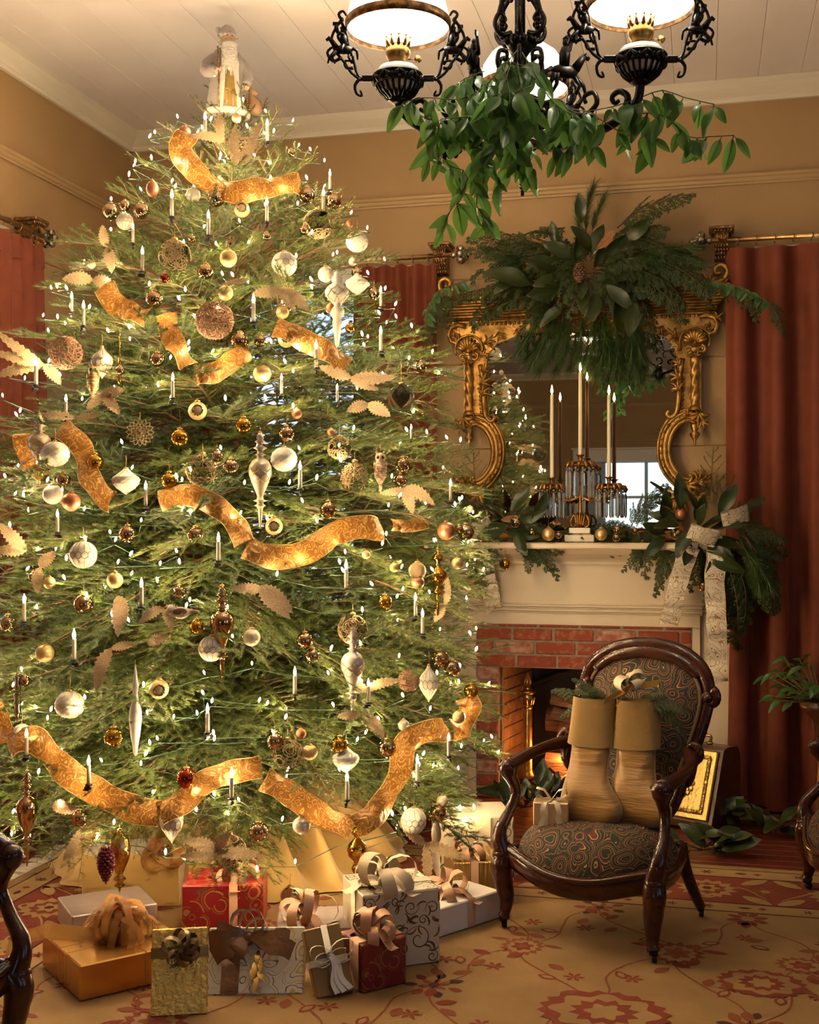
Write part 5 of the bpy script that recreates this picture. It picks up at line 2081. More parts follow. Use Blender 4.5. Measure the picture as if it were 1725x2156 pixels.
MB().box((0, 6.31 - YB, 1.385 - 1.36), (1.1, .06, .05), bev=.012).build('bottom_rail', m_gilt, mr)

# ---------------------------------------------------------------- greenery meshes
m_cedar = leaf_mat('cedar_green', (.020, .038, .007), (.045, .070, .013), .55, .2, 14, (.11, .18, .03))
m_pineg = leaf_mat('pine_green', (.028, .070, .018), (.07, .125, .030), .45, .22, 10, (.14, .26, .05))
m_mag = leaf_mat('magnolia_green', (.015, .028, .006), (.032, .050, .010), .32, .06, 5)
m_magb = mat('magnolia_underside', (.28, .115, .035), .7, var=((.20, .075, .022), 14, .35, .65))
m_vine = leaf_mat('vine_green', (.030, .095, .022), (.060, .150, .032), .32, .28, 8, (.16, .34, .06))
m_stem = mat('green_stem', (.10, .10, .035), .7)
m_woody = mat('brown_stem', (.12, .06, .03), .8)


def cedar_mesh(name, L, seed, droop=.25):
    r = random.Random(seed)
    mb = MB()
    V, F = [], []

    def strip(p, d, ln, w, n):
        sd = Vector((-d.y, d.x, r.uniform(-.3, .3))).normalized()
        o = len(V)
        V.extend([p - sd * w * .5, p + sd * w * .5, p + d * ln * .6 + sd * w * .55 - Vector((0, 0, ln * .05)), p + d * ln - Vector((0, 0, ln * .15)), p + d * ln * .6 - sd * w * .55 - Vector((0, 0, ln * .05))])
        F.append((o, o + 1, o + 2, o + 3, o + 4))
    main = [Vector((L * u, .06 * L * math.sin(3 * u), -droop * L * u * u)) for u in [i / 10 for i in range(11)]]
    mb.tube(main, [.0028 * (1 - .8 * i / 10) for i in range(11)], 4, mi=1)
    u = .06
    sgn = 1
    while u < 1:
        i = min(int(u * 10), 9)
        p = main[i].lerp(main[i + 1], u * 10 - i)
        md = (main[i + 1] - main[i]).normalized()
        a = sgn * r.uniform(.5, .85)
        d = Vector((md.x * math.cos(a) - md.y * math.sin(a), md.x * math.sin(a) + md.y * math.cos(a), md.z - .15 * r.random())).normalized()
        bl = L * (.34 * (1 - u) + .09) * r.uniform(.8, 1.15)
        q = p.copy()
        k = max(3, int(bl / .011))
        for j in range(k):
            v = j / k
            dd = (d + Vector((0, 0, -.35 * v))).normalized()
            q2 = q + dd * (bl / k)
            strip(q, dd, bl / k * 1.25, .0035, 1)
            for sg in (-1, 1):
                b = sg * r.uniform(.5, .8)
                e = Vector((dd.x * math.cos(b) - dd.y * math.sin(b), dd.x * math.sin(b) + dd.y * math.cos(b), dd.z + r.uniform(-.2, .1))).normalized()
                ln = (.026 * (1 - v) + .012) * r.uniform(.7, 1.2)
                strip(q, e, ln, .0036, 1)
                for s3 in (-1, 1):
                    b2 = s3 * .6
                    e2 = Vector((e.x * math.cos(b2) - e.y * math.sin(b2), e.x * math.sin(b2) + e.y * math.cos(b2), e.z)).normalized()
                    strip(q + e * ln * .45, e2, ln * .5, .0032, 1)
            q = q2
        u += .020 / L * r.uniform(.8, 1.25)
        sgn = -sgn
    mb.add(V, F, None, False, 0)
    return mb.mesh(name, [m_cedar, m_woody])


def pine_mesh(name, L, seed, droop=.2, nl=.10):
    r = random.Random(seed)
    mb = MB()
    main = [Vector((L * u, .05 * L * math.sin(3 * u), -droop * L * u * u)) for u in [i / 8 for i in range(9)]]
    mb.tube(main, [.0035 * (1 - .7 * i / 8) for i in range(9)], 5, mi=1)
    V, F = [], []
    nb = int(L * 420)
    for k in range(nb):
        u = .15 + .85 * (k / nb)
        i = min(int(u * 8), 7)
        p = main[i].lerp(main[i + 1], u * 8 - i)
        md = (main[i + 1] - main[i]).normalized()
        for j in range(5):
            dr = (md * r.uniform(.5, 1.1) + Vector((r.uniform(-.8, .8), r.uniform(-.8, .8), r.uniform(-.8, .6)))).normalized()
            ln = nl * r.uniform(.7, 1.1)
            w = md.cross(dr)
            w = w.normalized() * .0008 if w.length > 1e-4 else Vector((0, .0008, 0))
            o = len(V)
            mid = p + dr * ln * .55
            tip = p + dr * ln - Vector((0, 0, ln * .12))
            V.extend([p - w, p + w, mid + w, tip, mid - w])
            F.append((o, o + 1, o + 2, o + 3, o + 4))
    mb.add(V, F, None, False, 0)
    return mb.mesh(name, [m_pineg, m_woody])


def broadleaf(name, L, w, mats, cup=.12, bend=.15, wave=.05, tipk=1.0):
    mb = MB()
    n = 10

    def fn(u, v):
        a = u
        x = L * v
        ww = w * .5 * math.sin(PI * min(1, max(0.0, v ** tipk * .96 + .02))) ** .8
        s = (a - .5) * 2
        return (x, ww * s, cup * w * abs(s) * math.sin(PI * v) - bend * L * v * v + wave * w * math.sin(9 * v + 2 * s) * abs(s))
    mb.grid(fn, 5, n + 1)
    if len(mats) > 1:
        k = len(mb.f)
        mb.grid(lambda u, v: tuple(Vector(fn(1 - u, v)) - Vector((0, 0, .0012))), 5, n + 1, mi=1)
    mb.tube([(-.012, 0, .001)] + [Vector(fn(.5, v)) - Vector((0, 0, .0014)) for v in (0.02, .3, .6, .95)], [.0018, .0018, .0014, .001, .0004], 4, mi=0)
    return mb.mesh(name, mats)


CED = [cedar_mesh('cedar_frond', .34, 1, .22), cedar_mesh('cedar_frond', .34, 2, .40), cedar_mesh('cedar_frond', .24, 3, .30)]
CEDL = (.34, .34, .24)
PIN = [pine_mesh('pine_sprig', .30, 1, .12), pine_mesh('pine_sprig', .30, 2, .30)]
MAG = [broadleaf('magnolia_leaf', .15, .062, [m_mag, m_magb], .16, b, .06) for b in (.05, .18, .32)]
VIN = [broadleaf('leaf', .085, .036, [m_vine], .16, b, .03, .82) for b in (.06, .22, .40)]


def place(parent, name, me, L, p0, p1, up, roll=0.0, width=1.0):
    """set a spray so that it runs from p0 to p1 (world), flat side facing `up`"""
    d = Vector(p1) - Vector(p0)
    sc = d.length / L
    M = frame_to(d, up).to_4x4() @ Matrix.Rotation(roll, 4, 'X') @ Matrix.Diagonal((sc, sc * width, sc, 1))
    M.translation = Vector(p0) - parent.location
    o = inst(name, me, parent)
    o.matrix_local = M
    return o


re_ = random.Random(31)


def cedar(parent, a, b, Y0, Y1, wide=1.0, k=None):
    k = re_.randrange(3) if k is None else k
    p0, p1 = onY(*a, Y0), onY(*b, Y1)
    return place(parent, 'cedar_frond', CED[k], CEDL[k] * .97, p0, p1, (re_.uniform(-.3, .3), -.75, .6), re_.uniform(-.3, .3), wide)


def pine(parent, a, b, Y0, Y1):
    return place(parent, 'pine_sprig', PIN[re_.randrange(2)], .36, onY(*a, Y0), onY(*b, Y1), (0, -1, .5))


def magnolia(parent, c, Y, ang, lpx, tilt=.35, brown=False):
    c = (c[0] + re_.uniform(-12, 12), c[1] + re_.uniform(-12, 12))
    p0 = onY(*c, Y + re_.uniform(-.04, .04))
    a = math.radians(ang + re_.uniform(-24, 24))
    tilt = re_.uniform(-.1, .9)
    L = lpx * re_.uniform(.72, 1.0) * (Y / ray(*c).y) / FPX
    d = RGT * math.cos(a) + Vector((0, 0, 1)) * math.sin(a) - FWD * tilt
    o = place(parent, 'magnolia_leaf', MAG[re_.randrange(3)], .15, p0, p0 + d.normalized() * L, (-FWD + Vector((0, 0, .4)) if not brown else FWD), re_.uniform(-.9, .9))
    if brown:
        o['label'] = 'brown magnolia leaf underside'
    return o


# arrangement over the mirror
sw = thing('evergreen_arrangement', 'large spray of cedar pine and magnolia crowning the gilt mirror', 'greenery', onY(1235, 590, 6.2))
for a, b in (((1150, 540), (1010, 480)), ((1140, 520), (1040, 465)), ((1160, 530), (1000, 545)), ((1150, 560), (985, 630)), ((1130, 585), (960, 590)), ((1170, 500), (1130, 455)), ((1180, 520), (1080, 500)), ((1120, 540), (1000, 500)),
             ((1290, 500), (1385, 470)), ((1300, 480), (1420, 395)), ((1310, 530), (1450, 520)), ((1320, 550), (1440, 585)), ((1330, 560), (1470, 560)), ((1300, 570), (1420, 620)), ((1310, 500), (1395, 500)), ((1360, 580), (1440, 650)),
             ((1100, 600), (990, 660)), ((1180, 600), (1060, 610)), ((1200, 540), (1130, 480)), ((1280, 540), (1360, 470)), ((1250, 560), (1390, 560)), ((1160, 620), (1080, 690)), ((1320, 600), (1390, 680)), ((1440, 590), (1500, 620)),
             ((1190, 480), (1110, 470)), ((1100, 560), (1010, 590)), ((1350, 540), (1480, 590))):
    cedar(sw, a, b, 6.20, 6.10 - re_.uniform(0, .12), 1.15)
for a, b in (((1235, 500), (1245, 375)), ((1225, 500), (1215, 410)), ((1245, 500), (1275, 400)), ((1330, 530), (1490, 545)), ((1340, 545), (1480, 510)), ((1310, 540), (1430, 560)), ((1300, 560), (1400, 530)),
             ((1180, 640), (1100, 770)), ((1190, 650), (1140, 775)), ((1200, 660), (1175, 770)), ((1250, 650), (1235, 790)), ((1270, 640), (1265, 785)), ((1290, 650), (1300, 790)), ((1310, 640), (1335, 780)), ((1300, 650), (1360, 760)), ((1160, 630), (1070, 740)), ((1260, 660), (1290, 780)), ((1225, 650), (1210, 760)), ((1330, 650), (1350, 790)),
             ((1120, 560), (1010, 520))):
    pine(sw, a, b, 6.17, 6.08)
for k in range(16):
    a = 2 * PI * k / 16
    cedar(sw, (1235 + 20 * math.cos(a), 565 + 15 * math.sin(a)), (1235 + 120 * math.cos(a), 570 + 85 * math.sin(a)), 6.16, 6.08, 1.6, 2)
for c, ang, L in (((1250, 540), 80, 90), ((1235, 540), 110, 80), ((1265, 535), 55, 85), ((1215, 545), 140, 90), ((1190, 560), 160, 95), ((1185, 580), 190, 95), ((1200, 600), 215, 95), ((1220, 615), 240, 80), ((1250, 620), 265, 80), ((1280, 610), 300, 85),
                  ((1290, 590), 330, 80), ((1300, 560), 10, 85), ((1290, 540), 35, 90), ((1165, 520), 120, 75), ((1170, 610), 200, 80), ((1150, 640), 195, 70), ((1310, 630), 285, 120), ((1330, 640), 275, 95), ((1130, 600), 175, 110), ((1100, 580), 205, 90),
                  ((1210, 560), 90, 70), ((1240, 570), 60, 60), ((1260, 590), 20, 70), ((1215, 590), 250, 65), ((1180, 640), 225, 85), ((1320, 500), 60, 80), ((1235, 480), 75, 75)):
    magnolia(sw, c, 6.12, ang, L)
magnolia(sw, (1262, 535), 6.07, 25, 60, .3, True)
pc = MB()
cp = onY(1220, 575, 6.08) - sw.location
for i in range(9):
    z = -.045 + .09 * i / 8
    q = .026 * math.sin(PI * (.12 + .8 * (1 - i / 8)))
    for k in range(8):
        a = 2 * PI * (k + .5 * (i % 2)) / 8
        pc.ball(cp + Vector((q * math.cos(a), q * math.sin(a), z)), (.009, .009, .005), 6, 4)
pc.lathe([(.001, -.05), (.018, -.03), (.02, .0), (.001, .045)], 10, Matrix.Translation(cp))
pc.build('pinecone', mat('pinecone_brown', (.14, .065, .03), .7), sw)
# trailing ivy sprays at both ends of the mirror
for lab, pts in (('leafy cedar and ivy tail trailing from the mirror over the curtain', [(1480, 590), (1540, 600), (1580, 615), (1625, 640)]),
                 ('small cedar tail hanging off the mirror corner beside the tree', [(985, 590), (930, 610), (905, 640), (895, 680)])):
    t = thing('greenery_tail', lab, 'greenery', onY(*pts[0], 6.2))
    path = spline([onY(x, y, 6.14 - .02 * i) for i, (x, y) in enumerate(pts)], 16)
    MB().tube([p - t.location for p in path], .003, 5).build('stem', m_woody, t)
    for i in range(1, 16):
        p = path[i]
        for k in range(2):
            place(t, 'leaf', VIN[re_.randrange(3)], .085, p, p + Vector((re_.uniform(-.04, .05), re_.uniform(-.03, .0), -re_.uniform(.02, .06))), (0, -1, .3))
        if i % 3 == 0:
            place(t, 'cedar_frond', CED[2], .24, p, p + Vector((re_.uniform(-.02, .10), -.02, -re_.uniform(.08, .16))), (0, -1, .3))

# ---------------------------------------------------------------- mantel garland
m_whiterib = ring_pattern('white_scroll_ribbon', [(0, (.66, .58, .46)), (.46, (.34, .21, .07)), (.60, (.72, .64, .52)), (.78, (.30, .19, .065)), (.86, (.66, .58, .46))], 17, 2.4, 1.3, .45, .0, .2, transl=.12)
gl = thing('mantel_garland', 'evergreen garland with magnolia leaves on the mantel beside the tree', 'greenery', onY(1060, 1120, 6.12))
gm = thing('mantel_garland', 'low strip of cedar sprigs along the mantel around the candelabra foot', 'greenery', onY(1230, 1125, 6.2))
gr = thing('mantel_garland', 'full magnolia and cedar garland cascading off the curtain end of the mantel', 'greenery', onY(1460, 1110, 6.1))
for a, b in (((1060, 1120), (1140, 1160)), ((1040, 1120), (1010, 1200)), ((1080, 1130), (1150, 1190)), ((1020, 1120), (985, 1200)), ((1100, 1120), (1170, 1150)), ((1060, 1110), (1120, 1060)), ((1030, 1100), (990, 1050)), ((1110, 1125), (1110, 1190)), ((1010, 1110), (960, 1050)),
             ((1010, 1130), (1005, 1240)), ((1000, 1080), (940, 1010)), ((1080, 1110), (1150, 1100)), ((1120, 1130), (1155, 1205))):
    cedar(gl, a, b, 6.08, 5.98, 1.1)
for a, b in (((1010, 1070), (1000, 960)), ((1030, 1060), (1065, 1010)), ((990, 1090), (925, 1020)), ((1000, 1080), (960, 985))):
    place(gl, 'fir_sprig', SPRAY[.30][0], .29, onY(*a, 6.1), onY(*b, 6.02), (0, -1, .3))
for c, ang, L in (((1060, 1090), 160, 70), ((1050, 1080), 120, 70), ((1070, 1080), 60, 70), ((1080, 1090), 25, 75), ((1060, 1105), 200, 75), ((1075, 1110), 330, 75), ((1045, 1110), 240, 60), ((1110, 1095), 40, 65), ((1115, 1105), 345, 65), ((1035, 1070), 90, 55), ((1020, 1085), 170, 70), ((1090, 1120), 290, 60)):
    magnolia(gl, c, 6.02, ang, L)
magnolia(gl, (1045, 1092), 5.98, 10, 45, .3, True)
for k in range(26):
    x = 1130 + k * 9.2
    cedar(gm, (x, 1118 + re_.uniform(-4, 6)), (x + re_.uniform(-55, 55), 1128 + re_.uniform(-35, 26)), 6.20, 6.08, 1.2, 2)
for a, b in (((1360, 1130), (1320, 1180)), ((1350, 1130), (1355, 1200)), ((1400, 1140), (1380, 1230)), ((1330, 1110), (1370, 1030)), ((1345, 1120), (1345, 1185)), ((1400, 1150), (1370, 1215))):
    cedar(gr, a, b, 6.08, 5.96, 1.1)
for a, b in (((1490, 1150), (1480, 1250)), ((1510, 1150), (1520, 1300)), ((1540, 1150), (1545, 1260)), ((1530, 1180), (1555, 1360)), ((1560, 1140), (1600, 1260)), ((1570, 1130), (1640, 1270)), ((1555, 1150), (1580, 1280)), ((1550, 1120), (1630, 1190)), ((1560, 1110), (1650, 1130)),
             ((1540, 1100), (1655, 1150)), ((1470, 1150), (1465, 1240)), ((1575, 1140), (1625, 1280)), ((1520, 1160), (1535, 1310)), ((1550, 1160), (1560, 1330)), ((1545, 1090), (1600, 1050)), ((1440, 1150), (1400, 1200)), ((1500, 1200), (1490, 1270)), ((1545, 1180), (1600, 1300))):
    cedar(gr, a, b, 6.02, 5.98, 1.05)
for a, b in (((1500, 1060), (1505, 950)), ((1490, 1060), (1480, 1000)), ((1510, 1065), (1540, 1000)), ((1480, 1070), (1450, 1020))):
    place(gr, 'fir_sprig', SPRAY[.30][1], .29, onY(*a, 6.2), onY(*b, 6.16), (0, -1, .3))
for a, b in (((1560, 1140), (1610, 1260)), ((1550, 1140), (1640, 1250))):
    pine(gr, a, b, 6.0, 5.94)
for c, ang, L in (((1440, 1100), 170, 85), ((1430, 1090), 140, 90), ((1440, 1080), 110, 80), ((1460, 1080), 80, 75), ((1430, 1110), 195, 95), ((1445, 1120), 220, 85), ((1480, 1110), 45, 80), ((1490, 1120), 10, 85), ((1490, 1140), 335, 95), ((1480, 1150), 310, 90), ((1465, 1150), 285, 85),
                  ((1450, 1145), 250, 75), ((1400, 1090), 95, 70), ((1390, 1110), 180, 80), ((1420, 1060), 120, 70), ((1510, 1090), 60, 80), ((1520, 1110), 20, 85), ((1500, 1150), 290, 95), ((1400, 1130), 215, 70), ((1475, 1095), 65, 70), ((1530, 1130), 345, 70), ((1500, 1165), 275, 60), ((1460, 1110), 100, 60)):
    magnolia(gr, c, 5.99, ang, L)


def flat_ribbon(label, px_pts, Y, wpx, m, ydrift=None):
    """ribbon hanging in front of the plane Y"""
    path = spline([(x, y, 0) for x, y in px_pts], 8 * (len(px_pts) - 1))
    k = len(path)
    P = [onY(q.x, q.y, (Y if ydrift is None else Y + ydrift * i / (k - 1)) - .02 * math.sin(i * .7) ** 2) for i, q in enumerate(path)]
    org = P[0]
    t = thing('ribbon', label, 'ribbon', org)
    w = wpx * (Y / ray(*px_pts[0]).y) / FPX
    vs, fs = [], []
    for i, p in enumerate(P):
        tg = (P[min(i + 1, k - 1)] - P[max(i - 1, 0)]).normalized()
        sd = tg.cross(Vector((0, 1, 0))).normalized()
        a = .35 * math.sin(i * .5)
        sd = sd * math.cos(a) + Vector((0, -1, 0)) * math.sin(a) * .5
        cut = .0
        for j in range(5):
            v = j / 4 - .5
            e = Vector((0, 0, 0))
            if i == k - 1:
                e = Vector((0, 0, v * w * .5))
            vs.append(p - org + sd * w * v + Vector((0, -.006 * math.cos(v * PI), 0)) + e)
        if i:
            o = 5 * i
            fs += [(o - 5 + j, o - 4 + j, o + 1 + j, o + j) for j in range(4)]
    MB().add(vs, fs).build('ribbon_band', m, t)
    for j in (0, 4):
        MB().tube([vs[5 * i + j] for i in range(k)], .0011, 4).build('wired_edge', m_wired, t)
    return t


flat_ribbon('white ribbon with gold scrolls hanging from the tree end of the mantel', [(1000, 1150), (1018, 1180), (1028, 1220), (1035, 1255), (1040, 1282)], 6.05, 36, m_whiterib)
flat_ribbon('pale ribbon tail half hidden by the tree at the mantel corner', [(940, 1150), (948, 1190), (952, 1230), (955, 1275)], 6.05, 36, m_whiterib)
flat_ribbon('short white ribbon tail swinging off the curtain end of the mantel', [(1455, 1150), (1440, 1190), (1425, 1240), (1415, 1290), (1408, 1312)], 6.0, 40, m_whiterib)
flat_ribbon('long white gold scroll ribbon hanging beside the armchair back', [(1510, 1160), (1505, 1220), (1508, 1290), (1510, 1360), (1512, 1440)], 6.0, 42, m_whiterib)
def band(mb, pts, wd, w, mi=0):
    """ribbon of width w swept along pts; wd = one width direction or a list of them"""
    pts = [Vector(p) for p in pts]
    vs, fs = [], []
    for i, p in enumerate(pts):
        d = Vector(wd[i] if isinstance(wd, list) else wd).normalized()
        ww = w[i] if isinstance(w, list) else w
        vs += [p - d * ww / 2, p, p + d * ww / 2]
        if i:
            o = 3 * i
            fs += [(o - 3, o - 2, o + 1, o), (o - 2, o - 1, o + 2, o + 1)]
    return mb.add(vs, fs, None, True, mi)


def ribbon_loop(label, px, py, Y, rpx, wpx, tilt, m):
    p = onY(px, py, Y)
    s = (Y / ray(px, py).y) / FPX
    t = thing('ribbon', label, 'ribbon', p)
    mb = MB()
    dx = RGT * math.cos(tilt) + Vector((0, 0, 1)) * math.sin(tilt)
    wd = Vector((0, 0, 1)) * math.cos(tilt) - RGT * math.sin(tilt) - FWD * .55
    pts = []
    for i in range(17):
        a = -2.9 + 5.8 * i / 16
        pts.append(dx * (rpx * s * 1.5 * (math.cos(a) + .9)) - FWD * (rpx * s * .55 * math.sin(a)) + Vector((0, 0, .006 * math.sin(2 * a))))
    band(mb, pts, wd, wpx * s)
    mb.build('ribbon_band', m, t)


ribbon_loop('white ribbon loop folded among the magnolia leaves by the curtain', 1452, 1118, 5.93, 22, 36, -.30, m_whiterib)
ribbon_loop('white ribbon loop standing up at the curtain end of the garland', 1522, 1096, 5.95, 20, 38, .30, m_whiterib)
ribbon_loop('white ribbon scrap bunched with bronze balls at the tree end', 985, 1128, 5.98, 20, 34, .5, m_whiterib)

MB_B = """1086,1100,25,silver 1120,1122,14,bronze 1155,1125,28,mgold 1176,1127,14,silver 1266,1125,26,mgold 1300,1115,17,bronze 1298,1132,17,silver 1338,1118,13,bronze 1353,1147,17,silver 1425,1124,26,silver 1501,1130,26,copper
1434,1082,24,copper 1111,1162,16,bronze 1064,1188,25,gold 994,1222,25,copper 1482,1234,26,bronze"""
MLAB = ['mirrored champagne ball on the garland beside a brown magnolia leaf', 'tiny bronze ball in the mantel cedar beside the satin ball', 'satin gold ball resting on the mantel on the tree side of the candelabra', 'tiny champagne ball between the satin ball and marble foot',
        'satin gold ball resting on the mantel at the curtain side of the marble foot', 'small bronze ball above a champagne ball under the crystal prisms', 'small champagne ball on the mantel edge under the crystal prisms', 'tiny bronze ball in the cedar between prisms and magnolia',
        'small champagne ball hanging over the mantel edge from the cedar', 'mirrored champagne ball among the big magnolia leaves', 'satin copper ball beside the folded white ribbon loop', 'copper ball on top of the magnolia cluster', 'small bronze ball hanging in the cedar over the mantel frieze',
        'gold mirrored ball hanging from the mantel beside the white ribbon', 'satin copper ball hanging in front of the frieze near the tree', 'dark bronze ball hanging between the two white ribbon tails']
for tok, lab in zip(MB_B.split(), MLAB):
    a, b, c, kd = tok.split(',')
    px, py, dia = float(a), float(b), float(c)
    Y = 6.0 if py < 1140 else 6.06
    p = onY(px, py, Y)
    t = thing('bauble', lab, 'ornament', p, 0, 'baubles on the mantel garland')
    r = dia * (Y / ray(px, py).y) / FPX / 2
    for nm, me in zip(('glass_ball', 'cap', 'hook'), BALLMESH[kd]):
        inst(nm, me, t, scale=r)

# ---------------------------------------------------------------- candelabra with crystal prisms
m_marble = mat('white_marble', (.74, .68, .58), .3, var=((.60, .53, .44), 14, .5, .7))
m_crystal = mat('cut_crystal', (1, 1, 1), .0, 0, trans=.80, ior=1.5)
m_ormolu = mat('ormolu', (.48, .25, .07), .34, 1.0, var=((.26, .12, .03), 40, .45, .62))
CBX, CBY, CBZ = -.61, 6.14, 1.352
cb = thing('candelabra', 'gilt candelabra hung with crystal prisms on a white marble foot', 'candelabra', (CBX, CBY, CBZ))
b = MB()
b.box((0, 0, .019), (.150, .11, .036), bev=.003).box((0, 0, .058), (.108, .085, .030), bev=.003)
b.build('marble_foot', m_marble, cb)
b = MB().box((0, 0, .040), (.125, .096, .007), bev=.002)
for k in range(-1, 2, 2):
    b.tube([(k * u, -.015 * abs(v), z) for u, v, z in [(.006, 1, .145), (.035, 1, .135), (.048, 1, .11), (.045, 1, .085), (.028, 1, .074), (.018, 1, .09), (.028, 1, .105)]], .006, 7)
for k in range(5):
    b.tube([((k - 2) * .007, -.028, .074), ((k - 2) * .009, -.034, .10), ((k - 2) * .012, -.026, .135), ((k - 2) * .016, -.018, .15)], [.004, .005, .005, .002], 5)
b.lathe([(.03, .073), (.026, .085), (.015, .10), (.018, .14), (.010, .16), (.008, .22), (.013, .235), (.008, .25), (.008, .36), (.012, .37)], 14)
b.build('stem', m_ormolu, cb)
ARM = .146
PANS = ((-ARM, .285, .063), (0, .40, .069), (ARM, .285, .063))
a = MB()
for s in (-1, 1):
    a.tube(spline([(0, 0, .235), (s * .05, 0, .215), (s * .10, 0, .222), (s * ARM, 0, .25), (s * ARM, 0, .285)], 16), .007, 8)
    for u, sz in ((.045, .020), (.075, .024), (.10, .022)):
        for k in range(4):
            aa = k * PI / 2 + .5
            a.tube([(s * u, 0, .216), (s * (u + .012), .012 * math.cos(aa), .218 + .014 * math.sin(aa)), (s * (u + .018), sz * math.cos(aa), .22 + sz * math.sin(aa))], [.003, .006, .002], 5)
a.build('arms', m_ormolu, cb)
pm = MB()
pv = [(.0042, -.0), (.0065, -.012), (.0065, -.128), (.0, -.145)]
pm.lathe([(.0005, -.15), (.0068, -.136), (.0068, -.028), (.003, -.018), (.0005, -.016)], 6, smooth=False)
pm.ball((0, 0, -.008), .006, 8, 6)
prism_me = pm.mesh('prism', m_crystal)
for x, z, r in PANS:
    d = MB().lathe([(.008, z - .02), (.014, z), (r * .55, z + .006), (r, z - .004), (r * .98, z - .010)], 20, Matrix.Translation((x, 0, 0)))
    for k in range(12):
        aa = 2 * PI * k / 12
        ca, sa = math.cos(aa), math.sin(aa)
        d.tube([(x + r * .5 * ca, r * .5 * sa, z + .010), (x + r * .9 * ca, r * .9 * sa, z + .007), (x + r * 1.06 * ca, r * 1.06 * sa, z - .010), (x + r * 1.0 * ca, r * 1.0 * sa, z - .022)], [.006, .011, .009, .002], 6)
    d.lathe([(.010, z), (.013, z + .01), (.009, z + .02), (.011, z + .03), (.0135, z + .04), (.022, z + .046), (.022, z + .049), (.011, z + .049)], 14, Matrix.Translation((x, 0, 0)))
    d.build('drip_pan', m_ormolu, cb)
    for k in range(12):
        aa = 2 * PI * (k + .5) / 12
        inst('prism', prism_me, cb, (x + r * math.cos(aa), r * math.sin(aa), z - .012), (0, 0, aa), 1.12 if x == 0 else 1.0)
m_taper = mat('taper_wax', (.84, .72, .50), .45, sss=.15)
m_fire = emission('candle_fire', (1.0, .62, .24), FLAME_W)
for (x, z, r), L, lab in zip(PANS, (.43, .425, .42), ('lit ivory taper candle in the candelabra arm nearest the tree', 'tallest lit ivory taper candle in the middle of the candelabra', 'lit ivory taper candle in the candelabra arm nearest the armchair')):
    t = thing('taper_candle', lab, 'candle', (CBX + x, CBY, CBZ + z + .049), 0, 'taper candles on the mantel')
    MB().lathe([(.0112, -.012), (.0108, 0), (.0088, L - .006), (.006, L), (.001, L - .001)], 14).build('wax_stick', m_taper, t)
    MB().tube([(0, 0, L - .004), (0, 0, L + .008)], .001, 5).build('wick', m_soot, t)
    MB().lathe([(.0005, L + .002), (.0062, L + .012), (.0066, L + .018), (.0040, L + .032), (.0005, L + .048)], 10).build('flame', m_fire, t)
# ---------------------------------------------------------------- chandelier
m_iron = mat('black_cast_iron', (.012, .010, .009), .32, .75, bump=(60, .2))
m_milk = mat('milk_glass', (.80, .78, .74), .12, 0, coat=.6)
m_opal = bpy.data.materials.new('lit_opal_glass')
m_opal.use_nodes = True
_nt = m_opal.node_tree
_b = _nt.nodes['Principled BSDF']
_b.inputs['Base Color'].default_value = (.85, .83, .78, 1)
_b.inputs['Roughness'].default_value = .15
_b.inputs['Emission Color'].default_value = (1, .90, .74, 1)
_b.inputs['Emission Strength'].default_value = 2.0
_t = _nt.nodes.new('ShaderNodeBsdfTranslucent')
_t.inputs[0].default_value = (.9, .87, .8, 1)
_x = _nt.nodes.new('ShaderNodeMixShader')
_x.inputs[0].default_value = .35
_nt.links.new(_b.outputs[0], _x.inputs[1])
_nt.links.new(_t.outputs[0], _x.inputs[2])
_nt.links.new(_x.outputs[0], _nt.nodes['Material Output'].inputs[0])
m_lampbulb = emission('frosted_lamp_bulb', (1.0, .86, .66), 14.0)
CC = camv(.335, 3.60, 0)
ch = thing('chandelier', 'black cast iron oil lamp chandelier with lit opal shades and riders', 'chandelier', (CC.x, CC.y, 2.55))
ZO = 2.55


def cz(x, y, z):
    return Vector((x, y, z - ZO))


b = MB()
b.tube([cz(0, 0, 2.86), cz(0, 0, ZC)], .016, 10)
b.lathe([(.002, 2.488 - ZO), (.008, 2.492 - ZO), (.006, 2.51 - ZO), (.016, 2.53 - ZO), (.022, 2.55 - ZO), (.016, 2.575 - ZO), (.030, 2.59 - ZO), (.034, 2.60 - ZO), (.024, 2.61 - ZO), (.036, 2.64 - ZO), (.046, 2.68 - ZO), (.050, 2.71 - ZO), (.040, 2.73 - ZO),
         (.022, 2.75 - ZO), (.026, 2.80 - ZO), (.020, 2.86 - ZO), (.034, 2.88 - ZO), (.044, 2.90 - ZO), (.046, 2.915 - ZO), (.016, 2.92 - ZO)], 18, lobes=9, lobe=.03)
for k in range(10):
    a = 2 * PI * k / 10
    b.ball(cz(.045 * math.cos(a), .045 * math.sin(a), 2.905), (.012, .012, .013), 7, 5)
b.lathe([(.07, ZC - .02 - ZO), (.06, ZC - .05 - ZO), (.02, ZC - .08 - ZO)], 18)
b.build('stem', m_iron, ch)


def scroll3(mb, dirx, pts2, r0, r1, n=26):
    """scroll in the vertical plane through the stem with horizontal direction dirx"""
    q = spline([(x, z, 0) for x, z in pts2], n)
    mb.tube([dirx * p.x + Vector((0, 0, p.y - ZO)) for p in q], [r0 + (r1 - r0) * i / n for i in range(n + 1)], 7)


